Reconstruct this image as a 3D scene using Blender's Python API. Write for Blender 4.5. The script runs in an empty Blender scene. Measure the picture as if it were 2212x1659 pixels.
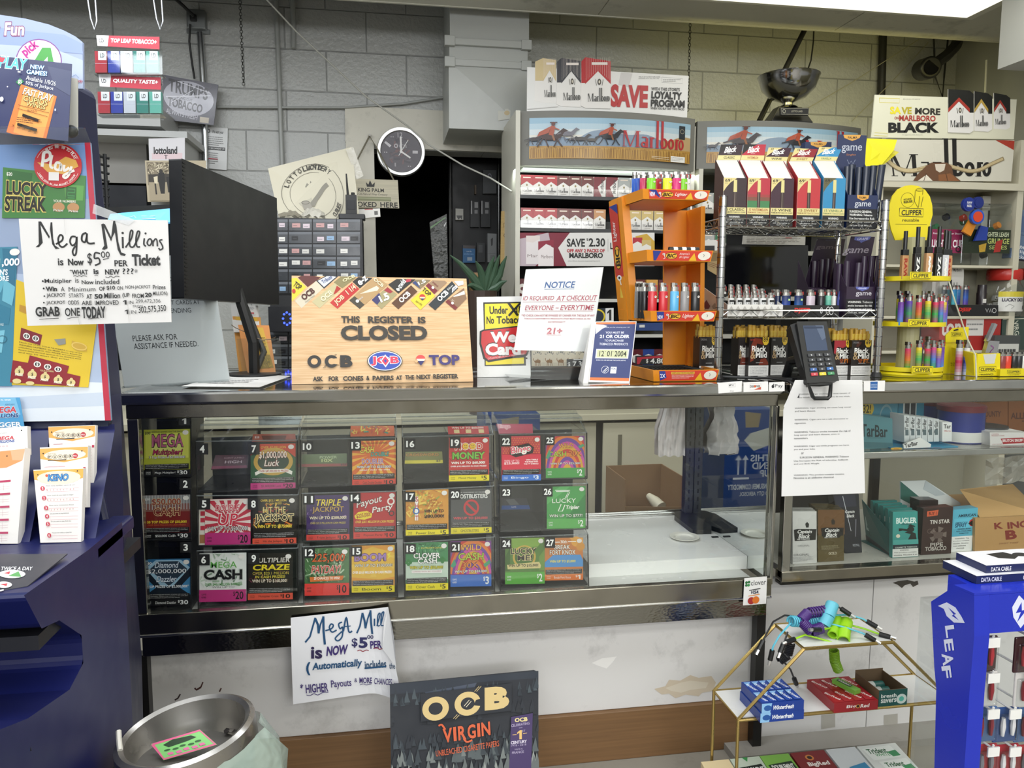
import bpy,bmesh,math,random
from math import sin,cos,pi,radians as RD,hypot,atan2
from mathutils import Vector as V,Matrix
sc=bpy.context.scene
COL=sc.collection
random.seed(7)
# ---------------------------------------------------------------- camera
CAMP=V((0,-1.8,1.20))
FPX,CX,CY=1662.0,1106.0,829.5
_p,_y,_r=RD(6.136),RD(9.318),RD(.179)
CF=V((sin(_y)*cos(_p),cos(_y)*cos(_p),-sin(_p)))
_r0=V((cos(_y),-sin(_y),0));_u0=_r0.cross(CF)
CR=_r0*cos(_r)+_u0*sin(_r);CU=-_r0*sin(_r)+_u0*cos(_r)
cam=bpy.data.objects.new('camera',bpy.data.cameras.new('camera'))
COL.objects.link(cam);sc.camera=cam
cam.data.sensor_width=36;cam.data.lens=FPX/2212*36;cam.data.clip_start=.05
mw=Matrix((CR,CU,-CF)).transposed().to_4x4();mw.translation=CAMP;cam.matrix_world=mw
# ---------------------------------------------------------------- world, exposure
w=bpy.data.worlds.new('world');sc.world=w;w.use_nodes=True
w.node_tree.nodes['Background'].inputs[0].default_value=(.8,.9,1,1)
w.node_tree.nodes['Background'].inputs[1].default_value=.05
sc.view_settings.view_transform='Standard';sc.view_settings.look='None'
sc.view_settings.gamma=1;sc.view_settings.use_curve_mapping=False
sc.view_settings.exposure=-.28
sc.cycles.max_bounces=8;sc.cycles.transparent_max_bounces=24;sc.cycles.caustics_reflective=False
sc.cycles.caustics_refractive=False;sc.cycles.sample_clamp_indirect=4;sc.cycles.use_denoising=True
ZC=2.55 # height of the hung ceiling
def lamp(name,loc,size,power,col=(1,1,1),rot=(0,0,0)):
 l=bpy.data.lights.new(name,'AREA');l.shape='RECTANGLE';l.size,l.size_y=size
 l.energy=power;l.color=col
 o=bpy.data.objects.new(name,l);COL.objects.link(o);o.location=loc;o.rotation_euler=rot
 return o
# shop ceiling fluorescents, plus unseen lamps added to brighten the front and the letter
for x,y,p in((-.9,-.7,18),(-.1,-.6,14),(.95,-.8,13),(2.6,-.8,12),(-1.2,-2.3,22),(1.2,-2.3,22),(3.0,-2.3,16),(-1.2,-3.8,36),(1.2,-3.8,36),(3.0,-3.8,24),(-.8,-5.4,40),(1.4,-5.4,40),(1.9,.75,12),(.1,.75,13),(-1.3,.75,35)):
 lamp('fluorescent_and_fill',(x,y,ZC-.03),(1.15,.5),p,(.92,.96,1)if x<1 else(1,1,.93))
lamp('front_fill_light',(.6,-6.4,2.1),(5,.8),150,(.95,.97,1),(RD(90),0,0))  # added unseen fill from the front; the front wall holds no window
lamp('yellow_neon_light',(2.2,1.75,2.3),(1.6,.3),3.2,(1,.88,.25),(RD(70),0,0))
# ---------------------------------------------------------------- picture point -> place in the room
def ray(x,y):return CF*FPX+CR*(x-CX)-CU*(y-CY)
def W(x,y,Y):
 d=ray(x,y);return CAMP+d*((Y-CAMP.y)/d.y)
def WZ(x,y,Z):
 d=ray(x,y);return CAMP+d*((Z-CAMP.z)/d.z)
def WX(x,y,X):
 d=ray(x,y);return CAMP+d*((X-CAMP.x)/d.x)
def WD(x,y,D):return CAMP+ray(x,y)*(D/FPX)
# ---------------------------------------------------------------- materials
_M={}
def lin(h):
 h=h.lstrip('#')
 if len(h)==3:h=''.join(c*2 for c in h)
 return tuple((lambda c:c/12.92 if c<=.04045 else((c+.055)/1.055)**2.4)(int(h[i:i+2],16)/255)for i in(0,2,4))+(1,)
def M(h,r=.5,m=0.,k='',a=1.):
 """plain: colour with a little noise in the roughness; k: 'clear' pane, 'glow' lamp, 'grain' wood, 'dirt' worn paint, 'brush' worn metal"""
 key=(h,r,m,k,a)
 if key in _M:return _M[key]
 mt=bpy.data.materials.new((k or 'paint')+'_'+h.strip('#'));mt.use_nodes=True
 nt=mt.node_tree;N=nt.nodes;L=nt.links;bs=N['Principled BSDF']
 c=lin(h);bs.inputs['Base Color'].default_value=c;bs.inputs['Roughness'].default_value=r
 bs.inputs['Metallic'].default_value=m
 tc=N.new('ShaderNodeTexCoord');nz=N.new('ShaderNodeTexNoise');L.new(tc.outputs['Object'],nz.inputs['Vector'])
 nz.inputs['Scale'].default_value=14
 def ramp(src,a0,a1,lo,hi):
  q=N.new('ShaderNodeMapRange');L.new(src,q.inputs[0])
  for i,v in enumerate((a0,a1,lo,hi)):q.inputs[i+1].default_value=v
  return q.outputs[0]
 def mixc(fac,c1,c2):
  q=N.new('ShaderNodeMix');q.data_type='RGBA';L.new(fac,q.inputs[0]);q.inputs[6].default_value=c1;q.inputs[7].default_value=c2
  return q.outputs[2]
 def bump(src,s,d=.002):
  q=N.new('ShaderNodeBump');q.inputs['Strength'].default_value=s;q.inputs['Distance'].default_value=d
  L.new(src,q.inputs['Height']);L.new(q.outputs[0],bs.inputs['Normal'])
 if k=='clear':
  out=N['Material Output'];tr=N.new('ShaderNodeBsdfTransparent');tr.inputs[0].default_value=c
  gl=N.new('ShaderNodeBsdfGlossy');gl.inputs['Roughness'].default_value=r
  lw=N.new('ShaderNodeLayerWeight');pw=N.new('ShaderNodeMath');pw.operation='POWER';L.new(lw.outputs['Facing'],pw.inputs[0]);pw.inputs[1].default_value=5
  sk=N.new('ShaderNodeMath');sk.operation='MULTIPLY_ADD';L.new(pw.outputs[0],sk.inputs[0]);sk.inputs[1].default_value=.9;sk.inputs[2].default_value=.04
  mx=N.new('ShaderNodeMixShader');q=N.new('ShaderNodeMath');q.operation='MULTIPLY';q.use_clamp=True
  L.new(sk.outputs[0],q.inputs[0]);q.inputs[1].default_value=a
  L.new(q.outputs[0],mx.inputs[0]);L.new(tr.outputs[0],mx.inputs[1]);L.new(gl.outputs[0],mx.inputs[2]);L.new(mx.outputs[0],out.inputs[0])
 elif k=='film':
  out=N['Material Output'];tr=N.new('ShaderNodeBsdfTransparent');mx=N.new('ShaderNodeMixShader');mx.inputs[0].default_value=a
  nz.inputs['Scale'].default_value=25;bump(nz.outputs[0],.8,.01)
  L.new(tr.outputs[0],mx.inputs[1]);L.new(bs.outputs[0],mx.inputs[2]);L.new(mx.outputs[0],out.inputs[0])
 elif k=='glow':
  bs.inputs['Emission Color'].default_value=c;bs.inputs['Emission Strength'].default_value=a
 elif k=='grain':
  mp=N.new('ShaderNodeMapping');L.new(tc.outputs['Object'],mp.inputs[0]);mp.inputs['Scale'].default_value=(1.5,1.5,60)
  L.new(mp.outputs[0],nz.inputs['Vector']);nz.inputs['Scale'].default_value=3
  L.new(mixc(ramp(nz.outputs[0],.3,.7,0,1),c,lin_mul(c,.8)),bs.inputs['Base Color'])
 elif k=='dirt':
  nz.inputs['Scale'].default_value=6;nz.inputs['Detail'].default_value=8;nz.inputs['Roughness'].default_value=.7
  L.new(mixc(ramp(nz.outputs[0],.54,.8,0,1),c,lin_mul(c,.55)),bs.inputs['Base Color']);bump(nz.outputs[0],.2)
 elif k=='brush':
  nz.inputs['Scale'].default_value=8;nz.inputs['Detail'].default_value=6
  L.new(ramp(nz.outputs[0],.3,.8,r*.6,r*1.7),bs.inputs['Roughness'])
  L.new(mixc(ramp(nz.outputs[0],.5,.75,0,1),c,lin_mul(c,.75)),bs.inputs['Base Color'])
 else:
  L.new(ramp(nz.outputs[0],.3,.7,max(0,r-.04),min(1,r+.04)),bs.inputs['Roughness'])
 _M[key]=mt
 return mt
def lin_mul(c,f):return(c[0]*f,c[1]*f,c[2]*f,1)
CHROME=M('c4c4c2',.12,1,'brush');STEEL=M('9a9894',.3,1,'brush');BLACK=M('101112',.45)
CLEAR=M('f4f6f6',.03,0,'clear',1.0);GLASS=M('fefffe',.02,0,'clear',.8);ACRYL=M('f8fafa',.05,0,'clear',1.4)
# ---------------------------------------------------------------- mesh builder
class B:
 def __init__(s):s.v=[];s.f=[];s.m=[];s.mats=[];s.ix={}
 def mi(s,mt):
  if isinstance(mt,str):mt=M(mt)
  k=mt.name
  if k not in s.ix:s.ix[k]=len(s.mats);s.mats.append(mt)
  return s.ix[k]
 def add(s,vs,fs,mt):
  o=len(s.v);s.v.extend([tuple(q)for q in vs]);i=s.mi(mt)
  for f in fs:s.f.append([o+a for a in f]);s.m.append(i)
  return s
 def poly(s,pts,mt):return s.add(pts,[range(len(pts))],mt)
 def hexa(s,p,mt):return s.add(p,[(0,3,2,1),(4,5,6,7),(0,1,5,4),(1,2,6,5),(2,3,7,6),(3,0,4,7)],mt)
 def box(s,a,b,mt):
  x0,x1=sorted((a[0],b[0]));y0,y1=sorted((a[1],b[1]));z0,z1=sorted((a[2],b[2]))
  return s.hexa([(x0,y0,z0),(x1,y0,z0),(x1,y1,z0),(x0,y1,z0),(x0,y0,z1),(x1,y0,z1),(x1,y1,z1),(x0,y1,z1)],mt)
 def prism(s,pts,vec,mt,side=None):
  n=len(pts);vec=V(vec);vs=[V(p)for p in pts];vs+=[p+vec for p in vs]
  s.add(vs,[range(n),range(2*n-1,n-1,-1)],mt)
  return s.add(vs,[(i,i+n,(i+1)%n+n,(i+1)%n)for i in range(n)],side or mt)
 def loft(s,rings,mt,caps=True,close=True):
  n=len(rings[0]);vs=[p for r in rings for p in r];fs=[]
  for k in range(len(rings)-1):
   for i in range(n if close else n-1):
    j=(i+1)%n;fs.append((k*n+i,k*n+j,(k+1)*n+j,(k+1)*n+i))
  if caps:fs+=[list(range(n-1,-1,-1)),list(range((len(rings)-1)*n,len(rings)*n))]
  return s.add(vs,fs,mt)
 def tube(s,pts,r,mt,n=8,closed=False):
  pts=[V(p)for p in pts];rings=[];N=len(pts);up=None
  for i,p in enumerate(pts):
   a=pts[i-1]if(i or closed)else p;b=pts[(i+1)%N]if(i<N-1 or closed)else p
   t=(b-a).normalized()
   if up is None:up=V((0,0,1))if abs(t.z)<.9 else V((1,0,0))
   x=t.cross(up).normalized();up=x.cross(t);rr=r[i]if isinstance(r,(list,tuple))else r
   rings.append([p+x*(rr*cos(2*pi*k/n))+up*(rr*sin(2*pi*k/n))for k in range(n)])
  if closed:rings.append(rings[0])
  return s.loft(rings,mt,not closed)
 def lathe(s,prof,o,mt,n=24,ax=(0,0,1),caps=False):
  ax=V(ax).normalized();x=ax.orthogonal().normalized();y=ax.cross(x);o=V(o)
  return s.loft([[o+ax*z+(x*cos(2*pi*k/n)+y*sin(2*pi*k/n))*r for k in range(n)]for r,z in prof],mt,caps)
 def cyl(s,a,b,r,mt,n=14,r2=None):
  a=V(a);b=V(b);return s.lathe([(r,0),(r if r2 is None else r2,(b-a).length)],a,mt,n,b-a,True)
 def ball(s,c,r,mt,n=12,sq=(1,1,1)):
  c=V(c);return s.loft([[c+V((sq[0]*r*sin(t)*cos(2*pi*k/n),sq[1]*r*sin(t)*sin(2*pi*k/n),-sq[2]*r*cos(t)))for k in range(n)]for t in[pi*(i+.02)/(n//2+.04)for i in range(n//2+1)]],mt)
 def draw(s,fr,cmds,r=.5,base=1):draw(s,fr,cmds,r,base);return s
 def build(s,name,parent=None,bevel=0,smooth=False,org=None,seg=2,**tags):
  if org is None:
   if parent is not None:org=parent['_o']if '_o' in parent else(0,0,0)
   else:
    xs,ys,zs=zip(*s.v);org=((min(xs)+max(xs))/2,(min(ys)+max(ys))/2,min(zs))
  ox,oy,oz=org
  me=bpy.data.meshes.new(name);me.from_pydata([(a-ox,b-oy,c-oz)for a,b,c in s.v],[],s.f)
  for mt in s.mats:me.materials.append(mt)
  me.polygons.foreach_set('material_index',s.m)
  if smooth:
   me.polygons.foreach_set('use_smooth',[True]*len(s.f))
   if smooth<2:
    try:me.set_sharp_from_angle(angle=RD(40))
    except Exception:pass
  o=bpy.data.objects.new(name,me);COL.objects.link(o)
  if parent is not None:o.parent=parent;o['_o']=list(org)
  else:o.location=org;o['_o']=list(org)
  if bevel:
   md=o.modifiers.new('bevel','BEVEL');md.width=bevel;md.segments=seg;md.limit_method='ANGLE';md.angle_limit=RD(40)
  return tag(o,**tags)
def tag(o,label=None,cat=None,group=None,kind=None):
 if label:o['label']=label
 if cat:o['category']=cat
 if group:o['group']=group
 if kind:o['kind']=kind
 return o
def thing(name,label,cat,loc,group=None):
 o=bpy.data.objects.new(name,None);COL.objects.link(o);o.location=loc;o['_o']=list(loc);o.empty_display_size=.05
 return tag(o,label,cat,group)
def dup(o,loc=None,delta=None,label=None,rz=None):
 c=o.copy();COL.objects.link(c)
 if loc is not None:c.location=loc
 if delta is not None:c.location=V(o.location)+V(delta)
 if rz is not None:c.rotation_euler=(0,0,rz)
 if label:c['label']=label
 for ch in list(o.children):
  d=ch.copy();COL.objects.link(d);d.parent=c
  for g in list(ch.children):
   e=g.copy();COL.objects.link(e);e.parent=d
 return c
ORD='first second third fourth fifth sixth seventh eighth ninth tenth eleventh twelfth thirteenth fourteenth fifteenth sixteenth'.split()
# ---------------------------------------------------------------- flat print: a frame maps (x, y, layer) onto a surface
def frame(c4,rect):
 tl,tr,br,bl=[V(p)for p in c4];n=(bl-tl).cross(tr-tl).normalized();x0,y0,x1,y1=rect
 def f(x,y,l=0):
  u=(x-x0)/(x1-x0);v=(y-y0)/(y1-y0)
  return tl*(1-u)*(1-v)+tr*u*(1-v)+br*u*v+bl*(1-u)*v+n*(l*.00022)
 f.n=n;f.rect=rect
 return f
_T={}
def textmesh(s,bold):
 k=(s,bold)
 if k in _T:return _T[k]
 if s=='1':
  _T[k]=([(0,.78),(0,.6),(.42,.74),(.42,0),(.9,0),(.9,1),(.52,1)],[(6,0,1,2),(6,2,3,4,5)]);return _T[k]
 cu=bpy.data.curves.new('t','FONT');cu.body=s;cu.size=1;cu.resolution_u=2 if len(s)>14 else 3;cu.offset=bold*.01;cu.fill_mode='FRONT'
 o=bpy.data.objects.new('t',cu);COL.objects.link(o)
 me=o.to_mesh();vs=[(v.co.x,v.co.y)for v in me.vertices];fs=[tuple(p.vertices)for p in me.polygons]
 o.to_mesh_clear();bpy.data.objects.remove(o);bpy.data.curves.remove(cu)
 if not vs:vs=[(0,0),(1,1)]
 xs=[a for a,b in vs];ys=[b for a,b in vs];x0,y0=min(xs),min(ys);w=max(max(xs)-x0,1e-3);h=max(max(ys)-y0,1e-3)
 _T[k]=([((a-x0)/w,(b-y0)/h)for a,b in vs],fs)
 return _T[k]
def stroke(pts,wd):
 """a pen line as quads, width may vary"""
 out=[];n=len(pts)
 for i,(x,y)in enumerate(pts):
  a=pts[max(0,i-1)];b=pts[min(n-1,i+1)];dx,dy=b[0]-a[0],b[1]-a[1];L=hypot(dx,dy)or 1
  q=(wd[i]if isinstance(wd,list)else wd)/2;out.append(((x-dy/L*q,y+dx/L*q),(x+dy/L*q,y-dx/L*q)))
 return out
def spline(pts,k=5):
 out=[];n=len(pts)
 for i in range(n-1):
  p0,p1,p2,p3=pts[max(0,i-1)],pts[i],pts[i+1],pts[min(n-1,i+2)]
  for j in range(k):
   t=j/k;out.append(tuple(.5*((2*p1[d])+(-p0[d]+p2[d])*t+(2*p0[d]-5*p1[d]+4*p2[d]-p3[d])*t*t+(-p0[d]+3*p1[d]-3*p2[d]+p3[d])*t**3)for d in(0,1)))
 return out+[tuple(pts[-1])]
def clip(pts,rc):
 for ax,lim,sg in((0,rc[0],1),(1,rc[1],1),(0,rc[2],-1),(1,rc[3],-1)):
  out=[]
  for i,p in enumerate(pts):
   q=pts[i-1];ip=(p[ax]-lim)*sg>=0;iq=(q[ax]-lim)*sg>=0
   if ip!=iq:
    t=(lim-q[ax])/(p[ax]-q[ax]);out.append((q[0]+(p[0]-q[0])*t,q[1]+(p[1]-q[1])*t))
   if ip:out.append(p)
  pts=out
 return pts
def draw(b,fr,cmds,r=.5,base=1):
 """r x y w h col | e cx cy rx ry col | o cx cy rx ry width col | p col x,y .. | s col width x,y .. | c (smooth s) | t x y w h col[*bold][/shear][@deg] TEXT"""
 lay=base;cl=cmds.split('|');st_=min(.25,40/len(cl))
 for ln in cl:
  q=ln.split()
  if not q:continue
  k=q[0];lay+=st_
  if k=='t':
   x,y,w,h=map(float,q[1:5]);col=q[5];bold=0;sh=0;deg=0
   if '@' in col:col,a=col.split('@');deg=float(a)
   if '/' in col:col,a=col.split('/');sh=float(a)
   if '*' in col:col,a=col.split('*');bold=float(a)
   vs,fs=textmesh(' '.join(q[6:]),bold);c,s_=cos(RD(deg)),sin(RD(deg));mx,my=x+w/2,y+h/2;out=[]
   for u,v in vs:
    px,py=x+u*w+sh*h*(v-.5),y+h-v*h
    if deg:dx,dy=px-mx,py-my;px,py=mx+dx*c-dy*s_,my+dx*s_+dy*c
    out.append(fr(px,py,lay))
   b.add(out,fs,M(col,r))
  elif k=='r':
   x,y,w,h=map(float,q[1:5]);b.add([fr(x,y,lay),fr(x,y+h,lay),fr(x+w,y+h,lay),fr(x+w,y,lay)],[(0,1,2,3)],M(q[5],r))
  elif k=='e':
   cx,cy,rx,ry=map(float,q[1:5]);b.add([fr(cx+rx*cos(t*pi/12),cy-ry*sin(t*pi/12),lay)for t in range(24)],[range(24)],M(q[5],r))
  elif k=='o':
   cx,cy,rx,ry,wd=map(float,q[1:6]);vs=[]
   for t in range(28):
    a=t*pi/14;vs+=[fr(cx+rx*cos(a),cy-ry*sin(a),lay),fr(cx+(rx-wd)*cos(a),cy-(ry-wd)*sin(a),lay)]
   b.add(vs,[(2*t,(2*t+2)%56,(2*t+3)%56,2*t+1)for t in range(28)],M(q[6],r))
  elif k=='p':
   pts=[tuple(map(float,a.split(',')))for a in q[2:]]
   pts=clip(pts,fr.rect)
   if len(pts)<3:continue
   ar=sum(pts[i-1][0]*pts[i][1]-pts[i][0]*pts[i-1][1]for i in range(len(pts)))
   if ar>0:pts=pts[::-1]
   b.add([fr(x,y,lay)for x,y in pts],[range(len(pts))],M(q[1],r))
  elif k in 'sc':
   pts=[tuple(map(float,a.split(',')))for a in q[3:]]
   if k=='c':pts=spline(pts)
   st=stroke(pts,float(q[2]));vs=[]
   for a,c in st:vs+=[fr(a[0],a[1],lay),fr(c[0],c[1],lay)]
   b.add(vs,[(2*i,2*i+1,2*i+3,2*i+2)for i in range(len(st)-1)],M(q[1],r))
def lines(x,y,w,h,n,col,txt=None):
 """n rows of small print"""
 if not txt: # print too small to read: broken strokes
  rg=random.Random(n*7+int(x));o=[]
  for i in range(n):
   u=0;e=w*(rg.uniform(.9,1)if i<n-1 else .7)
   while u<e-w*.02:
    d=min(w*rg.uniform(.05,.16),e-u);o.append('r %.2f %.2f %.2f %.2f %s'%(x+u,y+i*h/n+h/n*.2,d,h/n*.3,col));u+=d+w*.02
  return '|'.join(o)
 return '|'.join('t %g %g %g %g %s %s'%(x,y+i*h/n,w*(1 if i<n-1 else .8),h/n*.62,col,txt[i%len(txt)])for i in range(n))
def corners(px,Y):
 """four picture points TL TR BR BL at depth Y (one number, or top and bottom depth)"""
 yt,yb=Y if isinstance(Y,(tuple,list))else(Y,Y)
 tl,tr,bl=W(*px[0],yt),W(*px[1],yt),W(*px[3],yb);n=(bl-tl).cross(tr-tl);d=ray(*px[2]) # the fourth lies in the plane of three
 return[tl,tr,CAMP+d*((tl-CAMP).dot(n)/d.dot(n)),bl]
def slab(b,c4,t,mt,side=None):
 """board of thickness t behind a frame's four corners"""
 n=(V(c4[3])-V(c4[0])).cross(V(c4[1])-V(c4[0])).normalized()
 b.prism([c4[0],c4[3],c4[2],c4[1]],-n*t,mt,side)
 return n
def card(name,c4,rect,bg,cmds,t=.0015,rough=.5,parent=None,extra=None,**tags):
 b=B();slab(b,c4,t,M(bg,rough));fr=frame(c4,rect);draw(b,fr,cmds,rough)
 if extra:extra(b,fr)
 return b.build(name,parent,**tags)
def pack(b,c4,depth,front,sides,cmds='',rect=(0,0,100,100),rough=.35):
 """carton: front face corners, depth straight back"""
 n=(V(c4[3])-V(c4[0])).cross(V(c4[1])-V(c4[0])).normalized()
 b.prism([c4[0],c4[3],c4[2],c4[1]],-n*depth,M(front,rough),M(sides,rough));draw(b,frame(c4,rect),cmds,rough)
def marl(x,y,w,h,col,lt=1):
 """tall slab-serif word with two raised ascenders in the middle; y, h give the full ascender box"""
 k=w/100.;g=h*.42;yy=y+h-(h-g);X=lambda a:x+a*k;o=[];Hs=h-g;st=3.4*lt;s2=max(.8,1.3*lt)
 R=lambda a,b_,c,d:o.append('r %g %g %g %g %s'%(X(a),b_,c*k,d,col))
 sf=Hs*.03
 for a in(1,21):R(a,yy,st if a==21 else s2,Hs)
 o.append('p %s %g,%g %g,%g %g,%g %g,%g'%(col,X(1),yy,X(1+st),yy,X(12.5),y+h,X(11),y+h))
 o.append('p %s %g,%g %g,%g %g,%g %g,%g'%(col,X(21),yy,X(22),yy,X(12.5),y+h,X(11),y+h))
 for a,b_ in((-.5,5),(19,26.5)):R(a,yy,b_-a+1,sf);R(a,y+h-sf,b_-a+1,sf)
 ym=yy+Hs*.34;hm=Hs*.66
 R(36,ym+hm*.1,st,hm*.9);o.append('o %g %g %g %g %g %s'%(X(33),ym+hm*.72,4.6*k,hm*.28,2.4*k*lt,col));R(30,ym,7.5,hm*.09);R(35,y+h-sf,6,sf)
 R(43,ym,st,hm);R(46,ym,4,hm*.13);R(41.5,y+h-sf,7,sf);R(41.5,ym,3,sf)
 R(53,y,st,h);R(51.5,y+h-sf,6.4,sf);R(51.2,y,3,sf)
 R(61,y,st,h);o.append('o %g %g %g %g %g %s'%(X(66),ym+hm*.5,6*k,hm*.5,2.9*k*lt,col));R(59.2,y,3,sf)
 o.append('o %g %g %g %g %g %s'%(X(78),ym+hm*.5,5.2*k,hm*.5,2.8*k*lt,col))
 R(85.5,ym,st,hm);R(88,ym,3.4,hm*.13);R(84,y+h-sf,6.5,sf)
 o.append('o %g %g %g %g %g %s'%(X(95.5),ym+hm*.5,4.6*k,hm*.5,2.7*k*lt,col))
 return '|'.join(o)
ZT=W(700,841,0).z # counter top height
def base_y(x,y,z=None):return WZ(x,y,ZT if z is None else z).y
# ================================================================ the room
YW=2.39
def brickmat():
 mt=bpy.data.materials.new('painted_block');mt.use_nodes=True;nt=mt.node_tree;N=nt.nodes;L=nt.links;bs=N['Principled BSDF']
 tc=N.new('ShaderNodeTexCoord');sp=N.new('ShaderNodeSeparateXYZ');cb=N.new('ShaderNodeCombineXYZ');L.new(tc.outputs['Object'],sp.inputs[0])
 L.new(sp.outputs[0],cb.inputs[0]);L.new(sp.outputs[2],cb.inputs[1])
 mp=N.new('ShaderNodeMapping');L.new(cb.outputs[0],mp.inputs[0]);p=W(705,140,YW);mp.inputs['Location'].default_value=(-p.x+.2032*0,-(W(700,110,YW).z),0)
 br=N.new('ShaderNodeTexBrick');L.new(mp.outputs[0],br.inputs['Vector']);br.offset=.5
 for k,v in(('Scale',1),('Mortar Size',.004),('Mortar Smooth',.6),('Brick Width',.4064),('Row Height',.2032),('Bias',0)):br.inputs[k].default_value=v
 br.inputs['Color1'].default_value=lin('b9bab6');br.inputs['Color2'].default_value=lin('b2b3b0');br.inputs['Mortar'].default_value=lin('9a9b98')
 nz=N.new('ShaderNodeTexNoise');nz.inputs['Scale'].default_value=60;nz.inputs['Detail'].default_value=6;L.new(tc.outputs['Object'],nz.inputs['Vector'])
 m1=N.new('ShaderNodeMath');m1.operation='MULTIPLY_ADD';L.new(br.outputs['Fac'],m1.inputs[0]);m1.inputs[1].default_value=-1.6;L.new(nz.outputs[0],m1.inputs[2])
 bp=N.new('ShaderNodeBump');bp.inputs['Strength'].default_value=.7;bp.inputs['Distance'].default_value=.006;L.new(m1.outputs[0],bp.inputs['Height'])
 L.new(bp.outputs[0],bs.inputs['Normal']);L.new(br.outputs['Color'],bs.inputs['Base Color']);bs.inputs['Roughness'].default_value=.32
 return mt
BLK=brickmat()
XL,XR,YF,ZR=-2.6,W(2062,200,YW).x,-6.6,3.1
dl,dr,dz=W(807,325,YW).x,W(1108,325,YW).x,W(950,326,YW).z
b=B();b.box((XL-.15,YW,0),(dl,YW+.15,ZR),BLK);b.box((dr,YW,0),(XR+.15,YW+.15,ZR),BLK);b.box((dl,YW,dz),(dr,YW+.15,ZR),BLK)
b.build('wall_back',org=(0,0,0),kind='structure')
def struct(name,a,c,mt):return B().box(a,c,mt).build(name,kind='structure')
WALLM=M('b4b5b2',.5)
struct('wall_left',(XL-.15,YF,0),(XL,YW,ZR),WALLM);struct('wall_right',(XR,YF,0),(XR+.15,YW,ZR),M('a9aaa8',.5))
struct('wall_front',(XL-.15,YF-.15,0),(XR+.15,YF,ZR),M('8d8a82',.6))
tile=M('8f8a80',.45,0,'dirt')
struct('floor',(XL-.15,YF,-.1),(XR+.15,YW+2.4,0),tile)
struct('ceiling_roof',(XL-.15,YF,ZR),(XR+.15,YW+2.4,ZR+.1),M('3a3a3a',.8))
# hung ceiling of four-foot tiles, its back edge short of the block wall
CY1=1.90;b=B();CT=M('d6d4c8',.6,0,'dirt');xs0=W(1291,47,CY1).x
for i in range(-4,3):
 for j in range(14):
  x0=xs0+1.22*i;y1=CY1-.61*j;b.box((max(XL,x0)+.003,y1-.607,ZC),(min(XR,x0+1.217),y1,ZC+.015),CT)
b.box((XL,YF,ZC+.004),(XR,CY1-.003,ZC+.03),M('c9c6b8',.6));b.build('ceiling',org=(0,0,0),kind='structure')
# strip of trim along the front of the hung ceiling
struct('trim_1',(XL,CY1,ZC-.004),(XR,CY1+.012,ZC+.05),M('cfcdbf',.5))
# ceiling fixture in view, with its diffuser
p=WZ(1700,-6,ZC)
f=thing('ceiling_light','long white fluorescent ceiling light above the wire shelf, cut by the frame','ceiling light',(p.x,p.y,ZC-.03))
B().box((p.x-.62,p.y-.3,ZC-.03),(p.x+.95,p.y+.03,ZC-.002),M('e8e6da',.4)).build('housing',f)
B().box((p.x-.56,p.y-.27,ZC-.034),(p.x+.9,p.y-.0,ZC-.0301),M('fffbe6',.4,0,'glow',1.6)).build('diffuser',f,label='glowing diffuser panel')
# dark back room seen through the doorway
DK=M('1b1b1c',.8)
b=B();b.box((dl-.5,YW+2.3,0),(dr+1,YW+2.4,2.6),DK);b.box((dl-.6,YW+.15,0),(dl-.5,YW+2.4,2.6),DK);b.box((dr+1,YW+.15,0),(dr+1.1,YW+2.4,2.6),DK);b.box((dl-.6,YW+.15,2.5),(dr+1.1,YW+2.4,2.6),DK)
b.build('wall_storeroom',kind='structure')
# cream plywood around the doorway
PLY=M('cfcbbd',.45,0,'dirt')
b=B();y=YW-.02;q=lambda X,Y_:W(X,Y_,y)
b.prism([q(745,228),q(746,306),q(808,308),q(811,318),q(1104,330),q(1104,250),q(957,239)],(0,.019,0),PLY)
b.build('door_1_header',kind='structure')
b=B();b.prism([q(747,306),q(757,900),q(820,900),q(807.5,308)],(0,.019,0),PLY);b.build('door_1_jamb',kind='structure')
# duct coming down at the wall
DU=M('b6b8b4',.38);Yd=1.985
du=thing('air_duct','grey painted sheet-metal air duct ending above the doorway','duct',(W(1050,280,Yd).x,Yd+.2,W(1050,280,Yd).z))
a,c=W(970,277,Yd),W(1138,283,Yd);x0,x1,zb=a.x,c.x,a.z;zm=W(1050,137,Yd).z;zt=W(1050,90,Yd).z
b=B();b.box((x0,Yd,zb),(x1,YW-.001,zm),DU)
mx,mz=(x0+x1)/2,(zb+zm)/2
for e,g in(((x0,zb),(x1,zb)),((x1,zb),(x1,zm)),((x1,zm),(x0,zm)),((x0,zm),(x0,zb))): # cross-broken face
 b.add([(e[0],Yd-.0005,e[1]),(g[0],Yd-.0005,g[1]),(mx,Yd-.014,mz)],[(0,1,2)],DU)
b.box((x0+.004,Yd+.01,zm),(x1+.004,YW-.001,zt),DU);b.box((x0+.008,Yd+.02,zt),(x1+.012,YW-.001,ZR),DU);b.build('body',du)
for z in(zm,zt-.004):
 b=B();b.box((x0-.012,Yd-.012,z-.02),(x1+.012,Yd+.02,z+.012),DU)
 for xx in(x0-.02,x1-.03):b.box((xx,Yd-.017,z-.026),(xx+.05,Yd+.02,z+.02),DU)
 b.build('flange',du,.003)
fr=frame(corners(((1075,235),(1103,235),(1103,262),(1075,262)),Yd-.008),(0,0,28,27));b=B();draw(b,fr,'p c6c6bd 0,2 22,0 28,4 27,25 24,22 1,26|e 20 9 6 5 c8b58e',.5);b.build('torn_sticker',du,label='torn paper sticker on the duct')
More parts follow.
